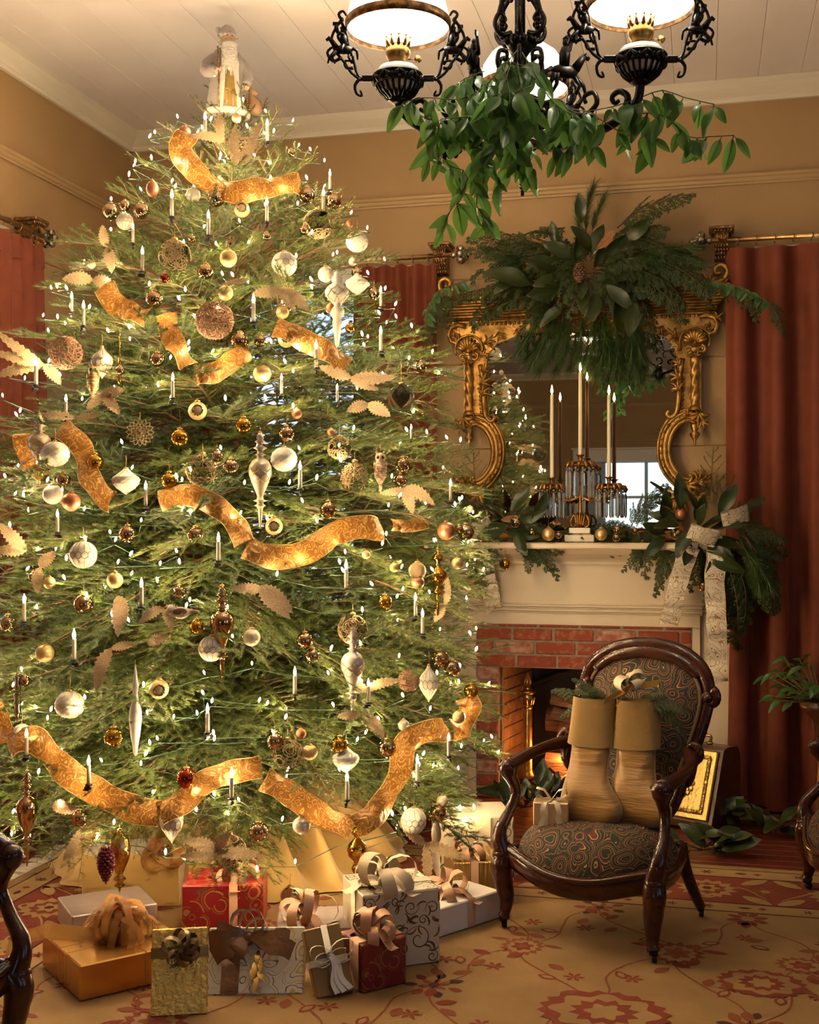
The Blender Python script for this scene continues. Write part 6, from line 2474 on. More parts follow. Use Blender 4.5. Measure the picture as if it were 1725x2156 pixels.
LAMPA = [math.radians(a) for a in (203, -37, 83)]
UX, UY = RGT, FWD
for a in LAMPA + [x + PI / 3 for x in LAMPA]:
    d = UX * math.cos(a) + UY * math.sin(a)
    sc, sl = MB(), MB()
    scroll3(sc, d, [(.02, 2.84), (.05, 2.80), (.075, 2.83), (.07, 2.87), (.045, 2.87), (.048, 2.845), (.06, 2.85)], .009, .005)
    scroll3(sc, d, [(.03, 2.93), (.065, 2.92), (.085, 2.95), (.07, 2.985), (.05, 2.97), (.058, 2.955)], .009, .005)
    scroll3(sc, d, [(.07, 2.985), (.06, 3.02), (.04, 3.05), (.055, 3.08), (.065, 3.12), (.045, 3.15), (.02, 3.18)], .008, .006)
    scroll3(sc, d, [(.05, 3.06), (.03, 3.04), (.03, 3.08), (.05, 3.09)], .006, .004)
    scroll3(sl, d, [(.02, 2.74), (.05, 2.72), (.09, 2.70), (.10, 2.66), (.075, 2.645), (.065, 2.67), (.08, 2.675)], .009, .005)
    for z in (2.95, 3.02, 3.10):
        p = d * .062 + Vector((0, 0, z - ZO))
        for k in range(3):
            sc.ball(p + Vector((0, 0, .012 * (k - 1))), .009, 6, 5)
    sc.build('stem_scroll', m_iron, ch)
    sl.build('urn_scroll', m_iron, ch)


def figure(mb, M, horse=True):
    """small cast horse and rider"""
    mb.ball((0, 0, .055), (.034, .012, .017), 10, 8, M)
    mb.tube([(.026, 0, .062), (.042, 0, .086), (.050, 0, .096)], [.012, .009, .007], 7, M)
    mb.tube([(.048, 0, .098), (.062, 0, .088)], [.008, .005], 7, M)
    for x, x2, x3 in ((.024, .040, .030), (.026, .050, .056), (-.026, -.034, -.030), (-.022, -.018, -.030)):
        mb.tube([(x, .006 if x3 > 0 else -.006, .048), (x2, .006, .026), (x3, .006, .004)], [.008, .005, .0035], 6, M)
    mb.tube([(-.032, 0, .06), (-.048, 0, .05), (-.05, 0, .02)], [.006, .006, .003], 6, M)
    mb.tube([(-.002, 0, .065), (.0, 0, .095), (.002, 0, .112)], [.013, .014, .009], 8, M)
    mb.ball((.003, 0, .122), (.009, .008, .011), 8, 7, M)
    mb.tube([(-.004, 0, .130), (.004, 0, .136), (.012, 0, .130)], [.003, .006, .003], 6, M)
    mb.tube([(.0, .010, .106), (.018, .014, .112), (.024, .012, .138)], [.006, .005, .004], 6, M)
    mb.box((.028, .012, .142), (.020, .004, .012), M)
    mb.tube([(.0, .012, .068), (.008, .018, .05), (.004, .018, .036)], [.008, .006, .005], 6, M)


RL = .40
for li, a in enumerate(LAMPA):
    d = UX * math.cos(a) + UY * math.sin(a)
    lz = 2.739 if li == 0 else 2.762
    arm = MB()
    scroll3(arm, d, [(.03, 2.60), (.12, 2.565), (.22, 2.575), (.32, 2.60), (.385, 2.64), (RL, lz - .06)], .014, .013)
    scroll3(arm, d, [(.34, 2.61), (.36, 2.66), (.335, 2.685), (.31, 2.675), (.318, 2.655), (.333, 2.66)], .011, .006)
    scroll3(arm, d, [(.06, 2.70), (.13, 2.70), (.17, 2.66), (.22, 2.64), (.26, 2.665), (.25, 2.70), (.22, 2.695), (.225, 2.675)], .010, .006)
    scroll3(arm, d, [(.12, 2.57), (.15, 2.61), (.13, 2.65), (.10, 2.64), (.11, 2.62)], .009, .005)
    scroll3(arm, d, [(.18, 2.58), (.22, 2.55), (.25, 2.535), (.25, 2.51)], .010, .006)
    p0 = d * .235 + Vector((0, 0, 2.575 - ZO))
    for k in range(12):
        aa = 2 * PI * k / 12
        arm.ball(p0 + d * (.034 * math.cos(aa)) + Vector((0, 0, .040 * math.sin(aa))), .012, 6, 5)
    arm.ball(p0, (.026, .026, .030), 8, 6)
    arm.lathe([(.012, 0), (.03, .015), (.018, .03), (.012, .035)], 10, Matrix.Translation(p0 + Vector((0, 0, .035))))
    arm.build('arm', m_iron, ch)
    rid = MB()
    M = Matrix.Translation(d * .155 + Vector((0, 0, 2.715 - ZO))) @ Matrix.Rotation(math.atan2(d.y, d.x) + .9, 4, 'Z') @ Matrix.Scale(1.25, 4)
    figure(rid, M)
    rid.build('rider', m_iron, ch)
    c0 = d * RL + Vector((0, 0, lz - ZO))
    MT = Matrix.Translation(c0)
    ft = MB().lathe([(.030, -.052), (.052, -.035), (.066, -.006), (.068, .010), (.058, .028), (.034, .038), (.020, .040)], 24, MT)
    fo = ft.build('oil_font', m_milk, ch)
    cup = MB()
    cup.lathe([(.012, -.075), (.030, -.066), (.022, -.060), (.045, -.046)], 16, MT)
    cup.tube([c0 + Vector((.0695 * math.cos(q), .0695 * math.sin(q), .004)) for q in [2 * PI * i / 28 for i in range(28)]], .006, 6, closed=True)
    for k in range(20):
        q = 2 * PI * k / 20
        cup.tube([c0 + Vector((r_ * math.cos(q), r_ * math.sin(q), z_)) for r_, z_ in ((.030, -.060), (.052, -.042), (.064, -.020))], .0042, 5)
    cup.tube([c0 + Vector((.0655 * math.cos(q), .0655 * math.sin(q), -.019)) for q in [2 * PI * i / 28 for i in range(28)]], .004, 6, closed=True)
    for k in range(10):
        q = 2 * PI * k / 10
        for s in (-1, 1):
            cup.tube([c0 + Vector((.068 * math.cos(q + s * .0), .068 * math.sin(q), .002)), c0 + Vector((.068 * math.cos(q + s * .16), .068 * math.sin(q + s * .16), -.008)), c0 + Vector((.066 * math.cos(q + s * .28), .066 * math.sin(q + s * .28), -.020))], .0085, 6)
    cup.build('openwork_cup', m_iron, fo)
    br = MB().lathe([(.026, .038), (.030, .044), (.026, .05), (.034, .062), (.036, .078), (.030, .086), (.031, .094)], 20, MT, lobes=20, lobe=.02)
    for k in range(10):
        q = 2 * PI * k / 10
        br.tube([c0 + Vector((.031 * math.cos(q), .031 * math.sin(q), .092)), c0 + Vector((.034 * math.cos(q), .034 * math.sin(q), .106)), c0 + Vector((.036 * math.cos(q), .036 * math.sin(q), .113))], [.006, .004, .003], 5)
        br.ball(c0 + Vector((.036 * math.cos(q), .036 * math.sin(q), .116)), .0035, 5, 4)
    br.tube([c0 + UX * .03 + Vector((0, 0, .055)), c0 + UX * .055 + Vector((0, 0, .056))], .002, 5)
    br.lathe([(.001, -.002), (.011, -.002), (.011, .002), (.001, .002)], 12, Matrix.Translation(c0 + UX * .058 + Vector((0, 0, .056))) @ Matrix.Rotation(TH, 4, 'Z') @ Matrix.Rotation(PI / 2, 4, 'X'))
    br.build('brass_burner', m_brass, fo)
    zr = .150
    sh = MB().lathe([(.148, zr), (.146, zr + .035), (.136, zr + .075), (.112, zr + .112), (.078, zr + .138), (.045, zr + .15), (.04, zr + .165)], 36, MT, cap=False)
    sh.lathe([(.037, zr + .165), (.043, zr + .149), (.076, zr + .135), (.109, zr + .110), (.133, zr + .074), (.143, zr + .035), (.145, zr)], 36, MT, cap=False)
    so = sh.build('glass_shade', m_opal, ch)
    rg = MB()
    rg.lathe([(.149, zr - .012), (.153, zr - .012), (.154, zr + .012), (.150, zr + .012)], 36, MT, cap=False)
    rg.build('shade_ring', m_bronze, so)
    bl = MB().lathe([(.012, .09), (.016, .11), (.030, .15), (.034, .18), (.024, .215), (.001, .225)], 16, MT)
    bl.build('lamp_bulb', m_lampbulb, fo)
    point_lamp('lamp_light', CC + d * RL + Vector((0, 0, lz + .31)), LAMP_W, (1.0, .86, .68), .035)
    tx = UX
    for s in (-1, 1):
        hp = MB()
        w = tx * s

        def hz(r_, z_):
            return c0 + w * r_ + Vector((0, 0, z_))
        for pts in ([(.075, .0), (.105, .0), (.12, .015), (.128, .05), (.142, .09), (.150, .13), (.165, .165)], [(.105, -.006), (.135, .015), (.155, .045), (.185, .085), (.192, .12), (.175, .155), (.160, .175)]):
            q = spline([(x, z, 0) for x, z in pts], 18)
            hp.tube([hz(p.x, p.y) for p in q], .0045, 6)
        for pts in ([(.11, 0), (.125, -.02), (.12, -.045), (.105, -.05), (.11, -.035)], [(.165, .06), (.19, .05), (.205, .075), (.19, .09), (.182, .078)], [(.15, .14), (.172, .13), (.182, .15), (.168, .16)], [(.13, .03), (.15, .03), (.155, .05), (.138, .05)],
                    [(.145, .10), (.165, .105), (.175, .125), (.158, .13), (.150, .115)], [(.160, .165), (.172, .185), (.160, .195), (.150, .182)]):
            q = spline([(x, z, 0) for x, z in pts], 12)
            hp.tube([hz(p.x, p.y) for p in q], [.0055 - .0025 * i / 12 for i in range(13)], 6)
        hp.box((c0 + w * .085)[:], (.04, .012, .020), None, .003, 0, TH)
        M = Matrix.Translation(hz(.158, .038)) @ Matrix.Rotation(math.atan2(w.y, w.x), 4, 'Z') @ Matrix.Scale(.82, 4)
        figure(hp, M)
        hp.build('shade_bracket', m_iron, ch)

# vines on the chandelier
rv = random.Random(77)


def vine(label, stems, hangs=1.0, size=1.0, per=2, step=26):
    o = at(*stems[0][0])
    t = thing('vine_garland', label, 'vine', o)
    st = MB()
    for s in stems:
        P = [at(*q) for q in s]
        length = sum(math.hypot(a[0] - b[0], a[1] - b[1]) for a, b in zip(s, s[1:]))
        n = max(4, int(length / step))
        path = spline(P, n)
        st.tube([p - o for p in path], .0016, 5)
        for i, p in enumerate(path):
            if i == 0:
                continue
            for k in range(per if rv.random() < .75 else 1):
                a = rv.uniform(0, 2 * PI)
                L = .085 * size * rv.uniform(.6, 1.12)
                d = Vector((math.cos(a) * .55, math.sin(a) * .55, -hangs * rv.uniform(.45, 1.2)))
                d.normalize()
                nrm = (CAM - p).normalized() + Vector((rv.uniform(-.7, .7), rv.uniform(-.7, .7), rv.uniform(-.2, .8)))
                q0 = p + d * .012
                st.tube([p - o, q0 - o], .0009, 4)
                place(t, 'leaf', VIN[rv.randrange(3)], .085, q0, q0 + d * L, nrm, 0, rv.uniform(.85, 1.2))
    st.build('stem', m_stem, t)
    return t


vine('leafy vine trailing out past the curtain side lamp of the chandelier', [[(1230, 235, 3.4), (1290, 225, 3.38), (1350, 205, 3.36), (1395, 190, 3.36), (1440, 205, 3.36), (1505, 220, 3.36)], [(1300, 245, 3.38), (1365, 238, 3.36), (1410, 250, 3.36), (1450, 288, 3.36), (1490, 288, 3.36), (1545, 285, 3.36)],
      [(1180, 230, 3.42), (1240, 235, 3.4), (1300, 275, 3.38), (1355, 275, 3.38), (1385, 300, 3.38)]], 1.1, 1.0, 2)
vine('long vine strands dangling below the tree side lamp of the chandelier', [[(930, 250, 3.4), (920, 300, 3.4), (940, 345, 3.4), (985, 365, 3.4), (970, 410, 3.4), (945, 450, 3.4), (935, 480, 3.4)], [(985, 360, 3.42), (1005, 395, 3.42), (1005, 440, 3.42), (1030, 468, 3.42)], [(900, 230, 3.4), (915, 270, 3.4), (905, 330, 3.4)],
      [(980, 290, 3.42), (1010, 330, 3.42), (1020, 370, 3.42)]], 1.0, 1.0, 2, 24)
vine('bushy vine heaped over the hub of the chandelier', [[(1090, 105, 3.5), (1050, 150, 3.42), (1010, 190, 3.4), (960, 210, 3.4), (900, 205, 3.4), (850, 215, 3.4)], [(1100, 110, 3.5), (1130, 160, 3.4), (1160, 210, 3.38), (1200, 240, 3.38), (1240, 260, 3.38)], [(1080, 120, 3.45), (1060, 180, 3.38), (1030, 230, 3.38), (980, 245, 3.38), (930, 250, 3.38)],
      [(1090, 130, 3.42), (1100, 190, 3.36), (1120, 240, 3.36), (1130, 280, 3.36)], [(1020, 150, 3.45), (980, 165, 3.42), (960, 180, 3.42)], [(1060, 140, 3.42), (1075, 210, 3.36), (1060, 270, 3.36), (1040, 310, 3.36)], [(1140, 150, 3.45), (1110, 140, 3.45), (1070, 130, 3.45)], [(1120, 180, 3.36), (1080, 195, 3.34), (1040, 200, 3.34)]], 1.0, 1.0, 3, 22)
vine('vine curtain hanging in loose leaves under the chandelier urn', [[(990, 230, 3.42), (1020, 270, 3.42), (1060, 290, 3.42), (1090, 330, 3.42)], [(1180, 240, 3.42), (1160, 280, 3.42), (1170, 320, 3.42)], [(1100, 260, 3.42), (1110, 310, 3.42), (1120, 350, 3.42)], [(960, 260, 3.44), (1000, 300, 3.44), (1030, 340, 3.44), (1050, 380, 3.44)],
      [(1190, 230, 3.4), (1220, 250, 3.4), (1245, 270, 3.4), (1250, 300, 3.4)], [(880, 240, 3.42), (920, 260, 3.42), (960, 265, 3.42)], [(1060, 300, 3.46), (1080, 330, 3.46), (1075, 350, 3.46)], [(1160, 250, 3.4), (1210, 280, 3.4), (1200, 310, 3.4)]], 1.2, 1.0, 2, 22)
# ---------------------------------------------------------------- rug
m_rugf = mat('rug_gold_field', (.33, .195, .070), .95, var=((.25, .14, .048), 5, .3, .7), bump=(420, .5))
m_rugr = mat('rug_red', (.165, .020, .006), .95, var=((.21, .034, .010), 6, .3, .7), bump=(420, .5))
m_rugb = mat('rug_beige', (.37, .225, .080), .95, var=((.29, .165, .055), 7, .3, .7), bump=(420, .5))
m_rugd = mat('rug_maroon', (.05, .009, .006), .95, bump=(420, .4))
m_rugo = mat('rug_rust', (.20, .050, .012), .95, bump=(420, .4))
RX0, RX1, RY0, RY1 = -2.70, 1.75, .6, 5.15
rug = thing('rug', 'large gold and red floral rug under the tree and armchair', 'rug', (0, 0, 0))


def slab(mb, x0, x1, y0, y1, z0, z1):
    return mb.box(((x0 + x1) / 2, (y0 + y1) / 2, (z0 + z1) / 2), (x1 - x0, y1 - y0, z1 - z0))


slab(MB(), RX0, RX1, RY0, RY1, .001, .010).build('backing', m_rugb, rug)


def frame(name, off, w, z, m):
    mb = MB()
    a, b, c, d = RX0 + off, RX1 - off, RY0 + off, RY1 - off
    slab(mb, a, b, d - w, d, .010, z)
    slab(mb, a, b, c, c + w, .010, z)
    slab(mb, a, a + w, c + w, d - w, .010, z)
    slab(mb, b - w, b, c + w, d - w, .010, z)
    return mb.build(name, m, rug)


frame('outer_band', .0, .05, .0122, m_rugf)
frame('guard_band', .05, .11, .0120, m_rugb)
frame('main_border', .16, .34, .0121, m_rugr)
frame('inner_guard', .50, .10, .0120, m_rugb)
for off, w in ((.048, .006), (.156, .010), (.494, .010), (.596, .010)):
    frame('border_line', off, w, .0126, m_rugd)
slab(MB(), RX0 + .6, RX1 - .6, RY0 + .6, RY1 - .6, .010, .0121).build('field', m_rugf, rug)
mo = MB()
ZM = .0131
rr_ = random.Random(3)


def blob(cx, cy, r, n, amp, m, rot=0.0, sx=1.0, sy=1.0, z=0.0, saw=False):
    k = n * (2 if saw else 6)
    vs = []
    for i in range(k):
        a = 2 * PI * i / k
        q = r * (1 + (amp * (1 if i % 2 else -1) if saw else amp * math.cos(n * a)))
        x, y = q * math.cos(a) * sx, q * math.sin(a) * sy
        vs.append((cx + x * math.cos(rot) - y * math.sin(rot), cy + x * math.sin(rot) + y * math.cos(rot), ZM + z))
    c = len(vs)
    vs.append((cx, cy, ZM + z))
    mo.add(vs, [(i, (i + 1) % k, c) for i in range(k)], None, False, m)


def rleaf(cx, cy, L, w, ang, m, z=0.0, open_=False):
    pts = []
    for s in (1, -1):
        for i in range(9):
            u = i / 8 if s > 0 else 1 - i / 8
            pts.append((L * u, s * w * math.sin(PI * u) ** .8 * (1 + .12 * (i % 2))))
    vs = [(cx + x * math.cos(ang) - y * math.sin(ang), cy + x * math.sin(ang) + y * math.cos(ang), ZM + z) for x, y in pts]
    k = len(vs)
    c = len(vs)
    vs.append((cx + .5 * L * math.cos(ang), cy + .5 * L * math.sin(ang), ZM + z))
    mo.add(vs, [(i, (i + 1) % k, c) for i in range(k)], None, False, m)
    if open_:
        rleaf(cx + .18 * L * math.cos(ang), cy + .18 * L * math.sin(ang), L * .64, w * .55, ang, 0, z + .0003)


def rvine(pts, w, m, z=0.0):
    q = [(p.x, p.y) for p in spline([(x, y, 0) for x, y in pts], 8 * len(pts))]
    v, f = strip2d(q, w, ZM + z)
    mo.add(v, f, None, False, m)


# materials: 0 field gold, 1 red, 2 beige, 3 maroon, 4 rust
def palmette(cx, cy, s, a, c1, c2, c3):
    blob(cx, cy, s, 15, .13, c1, a, 1, .85, 0, True)
    blob(cx, cy, s * .74, 12, .10, c2, a, 1, .85, .0003, True)
    blob(cx, cy, s * .46, 6, .22, c3, a, 1, .9, .0006)
    blob(cx, cy, s * .2, 5, .2, c1, a, 1, 1, .0009)
    for k in (-1, 1):
        rleaf(cx + s * math.cos(a + k * 2.2) * .9, cy + s * math.sin(a + k * 2.2) * .9, s * .9, s * .16, a + k * 1.5, c1)


def flower(cx, cy, s, c1, c2, n=8, rot=0.0):
    for k in range(n):
        a = rot + 2 * PI * k / n
        rleaf(cx + s * .25 * math.cos(a), cy + s * .25 * math.sin(a), s * .8, s * .2, a, c1)
    blob(cx, cy, s * .34, 6, .15, c2, 0, 1, 1, .0003)


def border_run(fixed, a, b, horiz, sgn):
    n = int((b - a) / .44)
    for k in range(n):
        t = a + (b - a) * (k + .5) / n

        def pt(u, v):
            return (t + u, fixed + v * sgn) if horiz else (fixed + v * sgn, t + u)
        x, y = pt(0, 0)
        c = (0, 2, 4) if k % 2 else (2, 0, 1)
        blob(x, y, .105, 14, .14, c[0], 0, 1, 1, 0, True)
        blob(x, y, .07, 10, .12, c[2], 0, 1, 1, .0003, True)
        blob(x, y, .042, 6, .25, c[0], 0, 1, 1, .0006)
        blob(x, y, .018, 6, .1, 3, 0, 1, 1, .0009)
        for s in (-1, 1):
            for q in (-1, 1):
                x1, y1 = pt(s * .13, q * .07)
                x2, y2 = pt(s * .20, q * .13)
                rleaf(x1, y1, .14, .026, math.atan2(y2 - y1, x2 - x1), 0 if q > 0 else 2)
        p = [pt(-.22, -.10 if k % 2 else .10), pt(-.1, .02), pt(0, .12 if k % 2 else -.12), pt(.12, .03), pt(.22, .10 if k % 2 else -.10)]
        rvine(p, .012, 2, .0002)
        x, y = pt(.22, 0)
        flower(x, y, .055, 4, 0, 7)
        for v, s_ in ((.225, .026), (-.22, .024)):
            x, y = pt(0, v)
            flower(x, y, s_, 1, 3, 6)
            x, y = pt(.11, v)
            rleaf(x, y, .05, .010, 0 if horiz else PI / 2, 3)
            x, y = pt(-.13, v)
            flower(x, y, s_ * .8, 3, 1, 5)
            x, y = pt(.2, v)
            blob(x, y, .014, 4, .2, 1)


border_run(RY1 - .33, RX0 + .5, RX1 - .5, True, 1)
border_run(RX0 + .33, RY0 + .5, RY1 - .5, False, 1)
border_run(RX1 - .33, RY0 + .5, RY1 - .5, False, 1)
fx0, fx1, fy0, fy1 = RX0 + .68, RX1 - .68, RY0 + 1.6, RY1 - .68
nodes = []
for i in range(7):
    for j in range(6):
        x = fx0 + (fx1 - fx0) * (i + (.5 if j % 2 else 0)) / 6.5 + rr_.uniform(-.05, .05)
        y = fy0 + (fy1 - fy0) * j / 5 + rr_.uniform(-.05, .05)
        nodes.append((x, y, i, j))
for (x, y, i, j) in nodes:
    k = (i * 2 + j) % 4
    a = rr_.uniform(0, 6.3)
    if k == 0:
        palmette(x, y, .10, a, 1, 0, 4)
    elif k == 1:
        flower(x, y, .075, 1, 0, 8, a)
    elif k == 2:
        palmette(x, y, .08, a, 4, 0, 1)
    else:
        for q in range(7):
            b = a + q * .9
            rleaf(x + .05 * math.cos(b), y + .05 * math.sin(b), .05, .014, b, 1 if q % 2 else 3)
        flower(x, y, .05, 4, 3, 6, a)
    for (x2, y2, i2, j2) in nodes:
        if j2 == j + 1 and abs(x2 - x) < .42:
            mx, my = (x + x2) / 2 + rr_.uniform(-.09, .09), (y + y2) / 2
            rvine([(x, y), ((x + mx) / 2 + .04, (y + my) / 2), (mx, my), ((x2 + mx) / 2 - .04, (y2 + my) / 2), (x2, y2)], .008, 4)
            for q in range(4):
                u = .2 + .2 * q
                px_, py_ = x + (x2 - x) * u, y + (y2 - y) * u
                rleaf(px_ + rr_.uniform(-.05, .05), py_ + rr_.uniform(-.05, .05), .07, .018, rr_.uniform(0, 6.3), 1 if q % 2 else 4, .0002, q == 1)
            flower(mx + .08, my, .034, 1, 4, 6)
for x, y, s in ((-.28, 3.52, .17), (.18, 3.86, .12), (-1.55, 3.28, .10)):
    blob(x, y, s, 20, .06, 1, 0, 1.1, .9, .0012, True)
    blob(x, y, s * .8, 8, .12, 0, 0, 1.1, .9, .0015)
    blob(x, y, s * .55, 12, .14, 1, 0, 1, .9, .0018, True)
    blob(x, y, s * .3, 6, .2, 2, 0, 1, 1, .0021)
o = mo.build('woven_motifs', [m_rugf, m_rugr, m_rugb, m_rugd, m_rugo], rug)
o['kind'] = 'stuff'
fr = MB()
m_fringe = mat('fringe_cotton', (.70, .60, .48), .9)
y = RY0
while y < RY1:
    w = rr_.uniform(.006, .011)
    L = rr_.uniform(.08, .12)
    dy = rr_.uniform(-.025, .025)
    fr.tube([(RX0 + .004, y, .008), (RX0 - L * .5, y + dy * .4, .010), (RX0 - L, y + dy, .005)], [.004, .004, .0025], 4, flat=.6)
    y += w
o = fr.build('fringe', m_fringe, rug)
o['kind'] = 'stuff'

# ---------------------------------------------------------------- armchairs
m_mah = mat('polished_mahogany', (.026, .0055, .0025), .2, var=((.050, .011, .0045), 10, .35, .65, (1, 1, 4)), coat=.25, coat_rough=.08, spec=.4)
m_pais = ring_pattern('paisley_tapestry', [(0, (.010, .013, .008)), (.22, (.30, .165, .05)), (.28, (.012, .018, .010)), (.46, (.11, .010, .010)), (.58, (.36, .20, .07)), (.65, (.010, .012, .008)), (.82, (.20, .10, .03)), (.88, (.012, .014, .009))], 15, 3.0, .62, .85, 0, .2)
m_gimp = mat('gold_gimp', (.26, .15, .055), .8, bump=(400, 1.0))
m_caster = mat('dark_caster', (.02, .016, .012), .35, .7)


def make_armchair(label, loc, rz):
    t = thing('armchair', label, 'chair', loc, rz, None)
    for s in (-1, 1):
        lg = MB()
        q = spline([(s * .262, -.205, .285), (s * .292, -.238, .235), (s * .288, -.236, .17), (s * .280, -.226, .105), (s * .284, -.232, .055), (s * .288, -.236, .038)], 16)
        lg.tube(q, [.030 + .010 * math.sin(PI * min(1, i / 7)) if i < 7 else .034 - .016 * min(1, (i - 7) / 6) + (.004 if i > 13 else 0) for i in range(17)], 12)
        lg.ball((s * .292, -.242, .262), (.034, .030, .022), 12, 8)
        L = lg.build('leg', m_mah, t)
        cs = MB()
        cs.lathe([(.014, .026), (.016, .04), (.012, .042)], 10, Matrix.Translation((s * .288, -.236, 0)))
        cs.lathe([(.001, -.008), (.013, -.008), (.0135, 0), (.013, .008), (.001, .008)], 14, TR((s * .288, -.228, .0135), (0, PI / 2, .4)))
        cs.build('caster', m_caster, L)
        lg = MB()
        q = spline([(s * .205, .165, .29), (s * .215, .185, .20), (s * .225, .235, .11), (s * .232, .285, .04)], 12)
        lg.tube(q, [.026 - .008 * i / 12 for i in range(13)], 10)
        L = lg.build('leg', m_mah, t)
        cs = MB()
        cs.lathe([(.013, .024), (.015, .04), (.011, .042)], 10, Matrix.Translation((s * .232, .285, 0)))
        cs.lathe([(.001, -.008), (.0125, -.008), (.013, 0), (.0125, .008), (.001, .008)], 14, TR((s * .232, .293, .013), (0, PI / 2, .3)))
        cs.build('caster', m_caster, L)
        ar = MB()
        q = spline([(s * .285, -.232, .255), (s * .305, -.235, .33), (s * .298, -.175, .405), (s * .288, -.150, .47), (s * .292, -.185, .535), (s * .296, -.190, .560)], 22)
        ar.tube(q, [.036 - .018 * math.sin(PI * i / 22) ** 1.0 + .004 * (i > 17) for i in range(23)], 12)
        ar.ball((s * .296, -.196, .562), (.031, .032, .026), 14, 10)
        q = spline([(s * .296, -.19, .565), (s * .304, -.10, .575), (s * .300, .0, .588), (s * .278, .10, .600), (s * .240, .175, .612), (s * .232, .20, .62)], 18)
        ar.tube(q, [.027, .027, .026, .025, .024, .023, .022, .021, .021, .021, .022, .023, .024, .026, .028, .030, .031, .030, .026], 12)
        ar.tube([(s * .252 + s * p[0], .165, .625 + p[1]) for p in spiral(0, 0, .034, .006, -1.2, 1.3, 18)], [.016 - .0006 * i for i in range(19)], 8)
        ar.tube(spline([(s * .245, .17, .60), (s * .25, .15, .55), (s * .235, .16, .51), (s * .215, .18, .50)], 10), [.022, .024, .024, .022, .020, .018, .016, .014, .012, .010, .008], 8)
        ar.build('arm', m_mah, t)
    ap = MB()
    for pts in ([(-.275, -.225, .262), (-.20, -.250, .242), (-.10, -.275, .216), (0, -.285, .208), (.10, -.275, .216), (.20, -.250, .242), (.275, -.225, .262)],
                [(-.275, -.225, .255), (-.265, -.05, .24), (-.225, .12, .25), (-.205, .17, .27)], [(.275, -.225, .255), (.265, -.05, .24), (.225, .12, .25), (.205, .17, .27)], [(-.205, .18, .26), (0, .20, .255), (.205, .18, .26)]):
        q = spline(pts, 20)
        ap.tube(q, .040, 12, flat=.5, up=(0, 0, 1))
        ap.tube([p + Vector((0, -.012, .026)) for p in q], .012, 8)
    ap.build('seat_rail', m_mah, t)

    def seat_edge(a):
        c, s = math.cos(a), math.sin(a)
        y = -.03 + .225 * math.copysign(abs(s) ** .72, s)
        hw = interp([(-.26, .292), (-.1, .287), (.1, .245), (.2, .21)], y)
        x = hw * math.copysign(abs(c) ** .55, c)
        if s < 0:
            y -= .028 * (1 - (x / .28) ** 2)
        return x, y
    n = 48

    def seat(u, v):
        x, y = seat_edge(2 * PI * u)
        ph = v * PI / 2
        r = max(.02, math.cos(ph) ** .62)
        z = .245 + .148 * math.sin(ph) ** .85
        if v == 0:
            z = .236 - (.026 * (1 - (x / .29) ** 2) if y < -.2 else 0)
        return (x * r, (y + .03) * r - .03, z)
    MB().grid(lambda u, v: seat(u, v), n, 12, wrap=True).build('seat', m_pais, t)
    g = [seat_edge(2 * PI * i / 60) for i in range(60)]
    MB().tube([(x * 1.012, (y + .03) * 1.012 - .03, .250 - (.026 * (1 - (x / .29) ** 2) if y < -.2 else 0)) for x, y in g], .0075, 6, closed=True).build('gimp_trim', m_gimp, t)

    def rake(z):
        return .205 + (z - .36) * .24
    half = [(0, .345), (.09, .35), (.145, .39), (.178, .48), (.212, .60), (.243, .72), (.252, .81), (.225, .885), (.16, .935), (.08, .96), (0, .967)]
    loop2 = spline([(x, z, 0) for x, z in half] + [(-x, z, 0) for x, z in reversed(half[1:-1])], 72, True)
    f = MB()
    f.tube([(p.x, rake(p.y), p.y) for p in loop2], [.026 + .012 * max(0, (p.y - .80) / .16) for p in loop2], 12, closed=True, flat=.8)
    for s in (-1, 1):
        f.tube([(s * (.258 + p[0]), rake(.80) - .012, .80 + p[1]) for p in spiral(0, 0, .034, .008, PI * .5 - s * .4, s * -1.15, 18)], [.019 - .0006 * i for i in range(19)], 9)
        f.ball((s * .258, rake(.80) - .012, .80), (.02, .026, .02), 10, 8)
    top = [p for p in spline([(-.215, .875, 0), (-.13, .935, 0), (0, .957, 0), (.13, .935, 0), (.215, .875, 0)], 24)]
    f.tube([(p.x, rake(p.y) - .012, p.y - .004) for p in top], [.020 + .014 * math.sin(PI * i / 24) for i in range(25)], 10, flat=.7)
    f.build('back_frame', m_mah, t)

    def back(u, v):
        p = loop2[int(u * 72 + .5) % 72]
        k = 1 - v
        x, z = p.x * .90 * k, .66 + (p.y - .66) * .90 * k
        return (x, rake(z) - .012 - .045 * (1 - k ** 2.4), z)
    MB().grid(back, 72, 9, wrap=True).build('back_cushion', m_pais, t)
    MB().grid(lambda u, v: (back(u, v)[0], rake(back(u, v)[2]) + .018, back(u, v)[2]), 72, 3, wrap=True).build('outer_back', m_pais, t)
    MB().tube([(p.x * .905, rake(.66 + (p.y - .66) * .905) - .018, .66 + (p.y - .66) * .905) for p in loop2], .007, 6, closed=True).build('gimp_trim', m_gimp, t)
    return t


def copy_tree(o, parent=None):
    c = o.copy()
    COL.objects.link(c)
    if parent is not None:
        c.parent = parent
    for k in list(o.children):
        copy_tree(k, c)
    return c


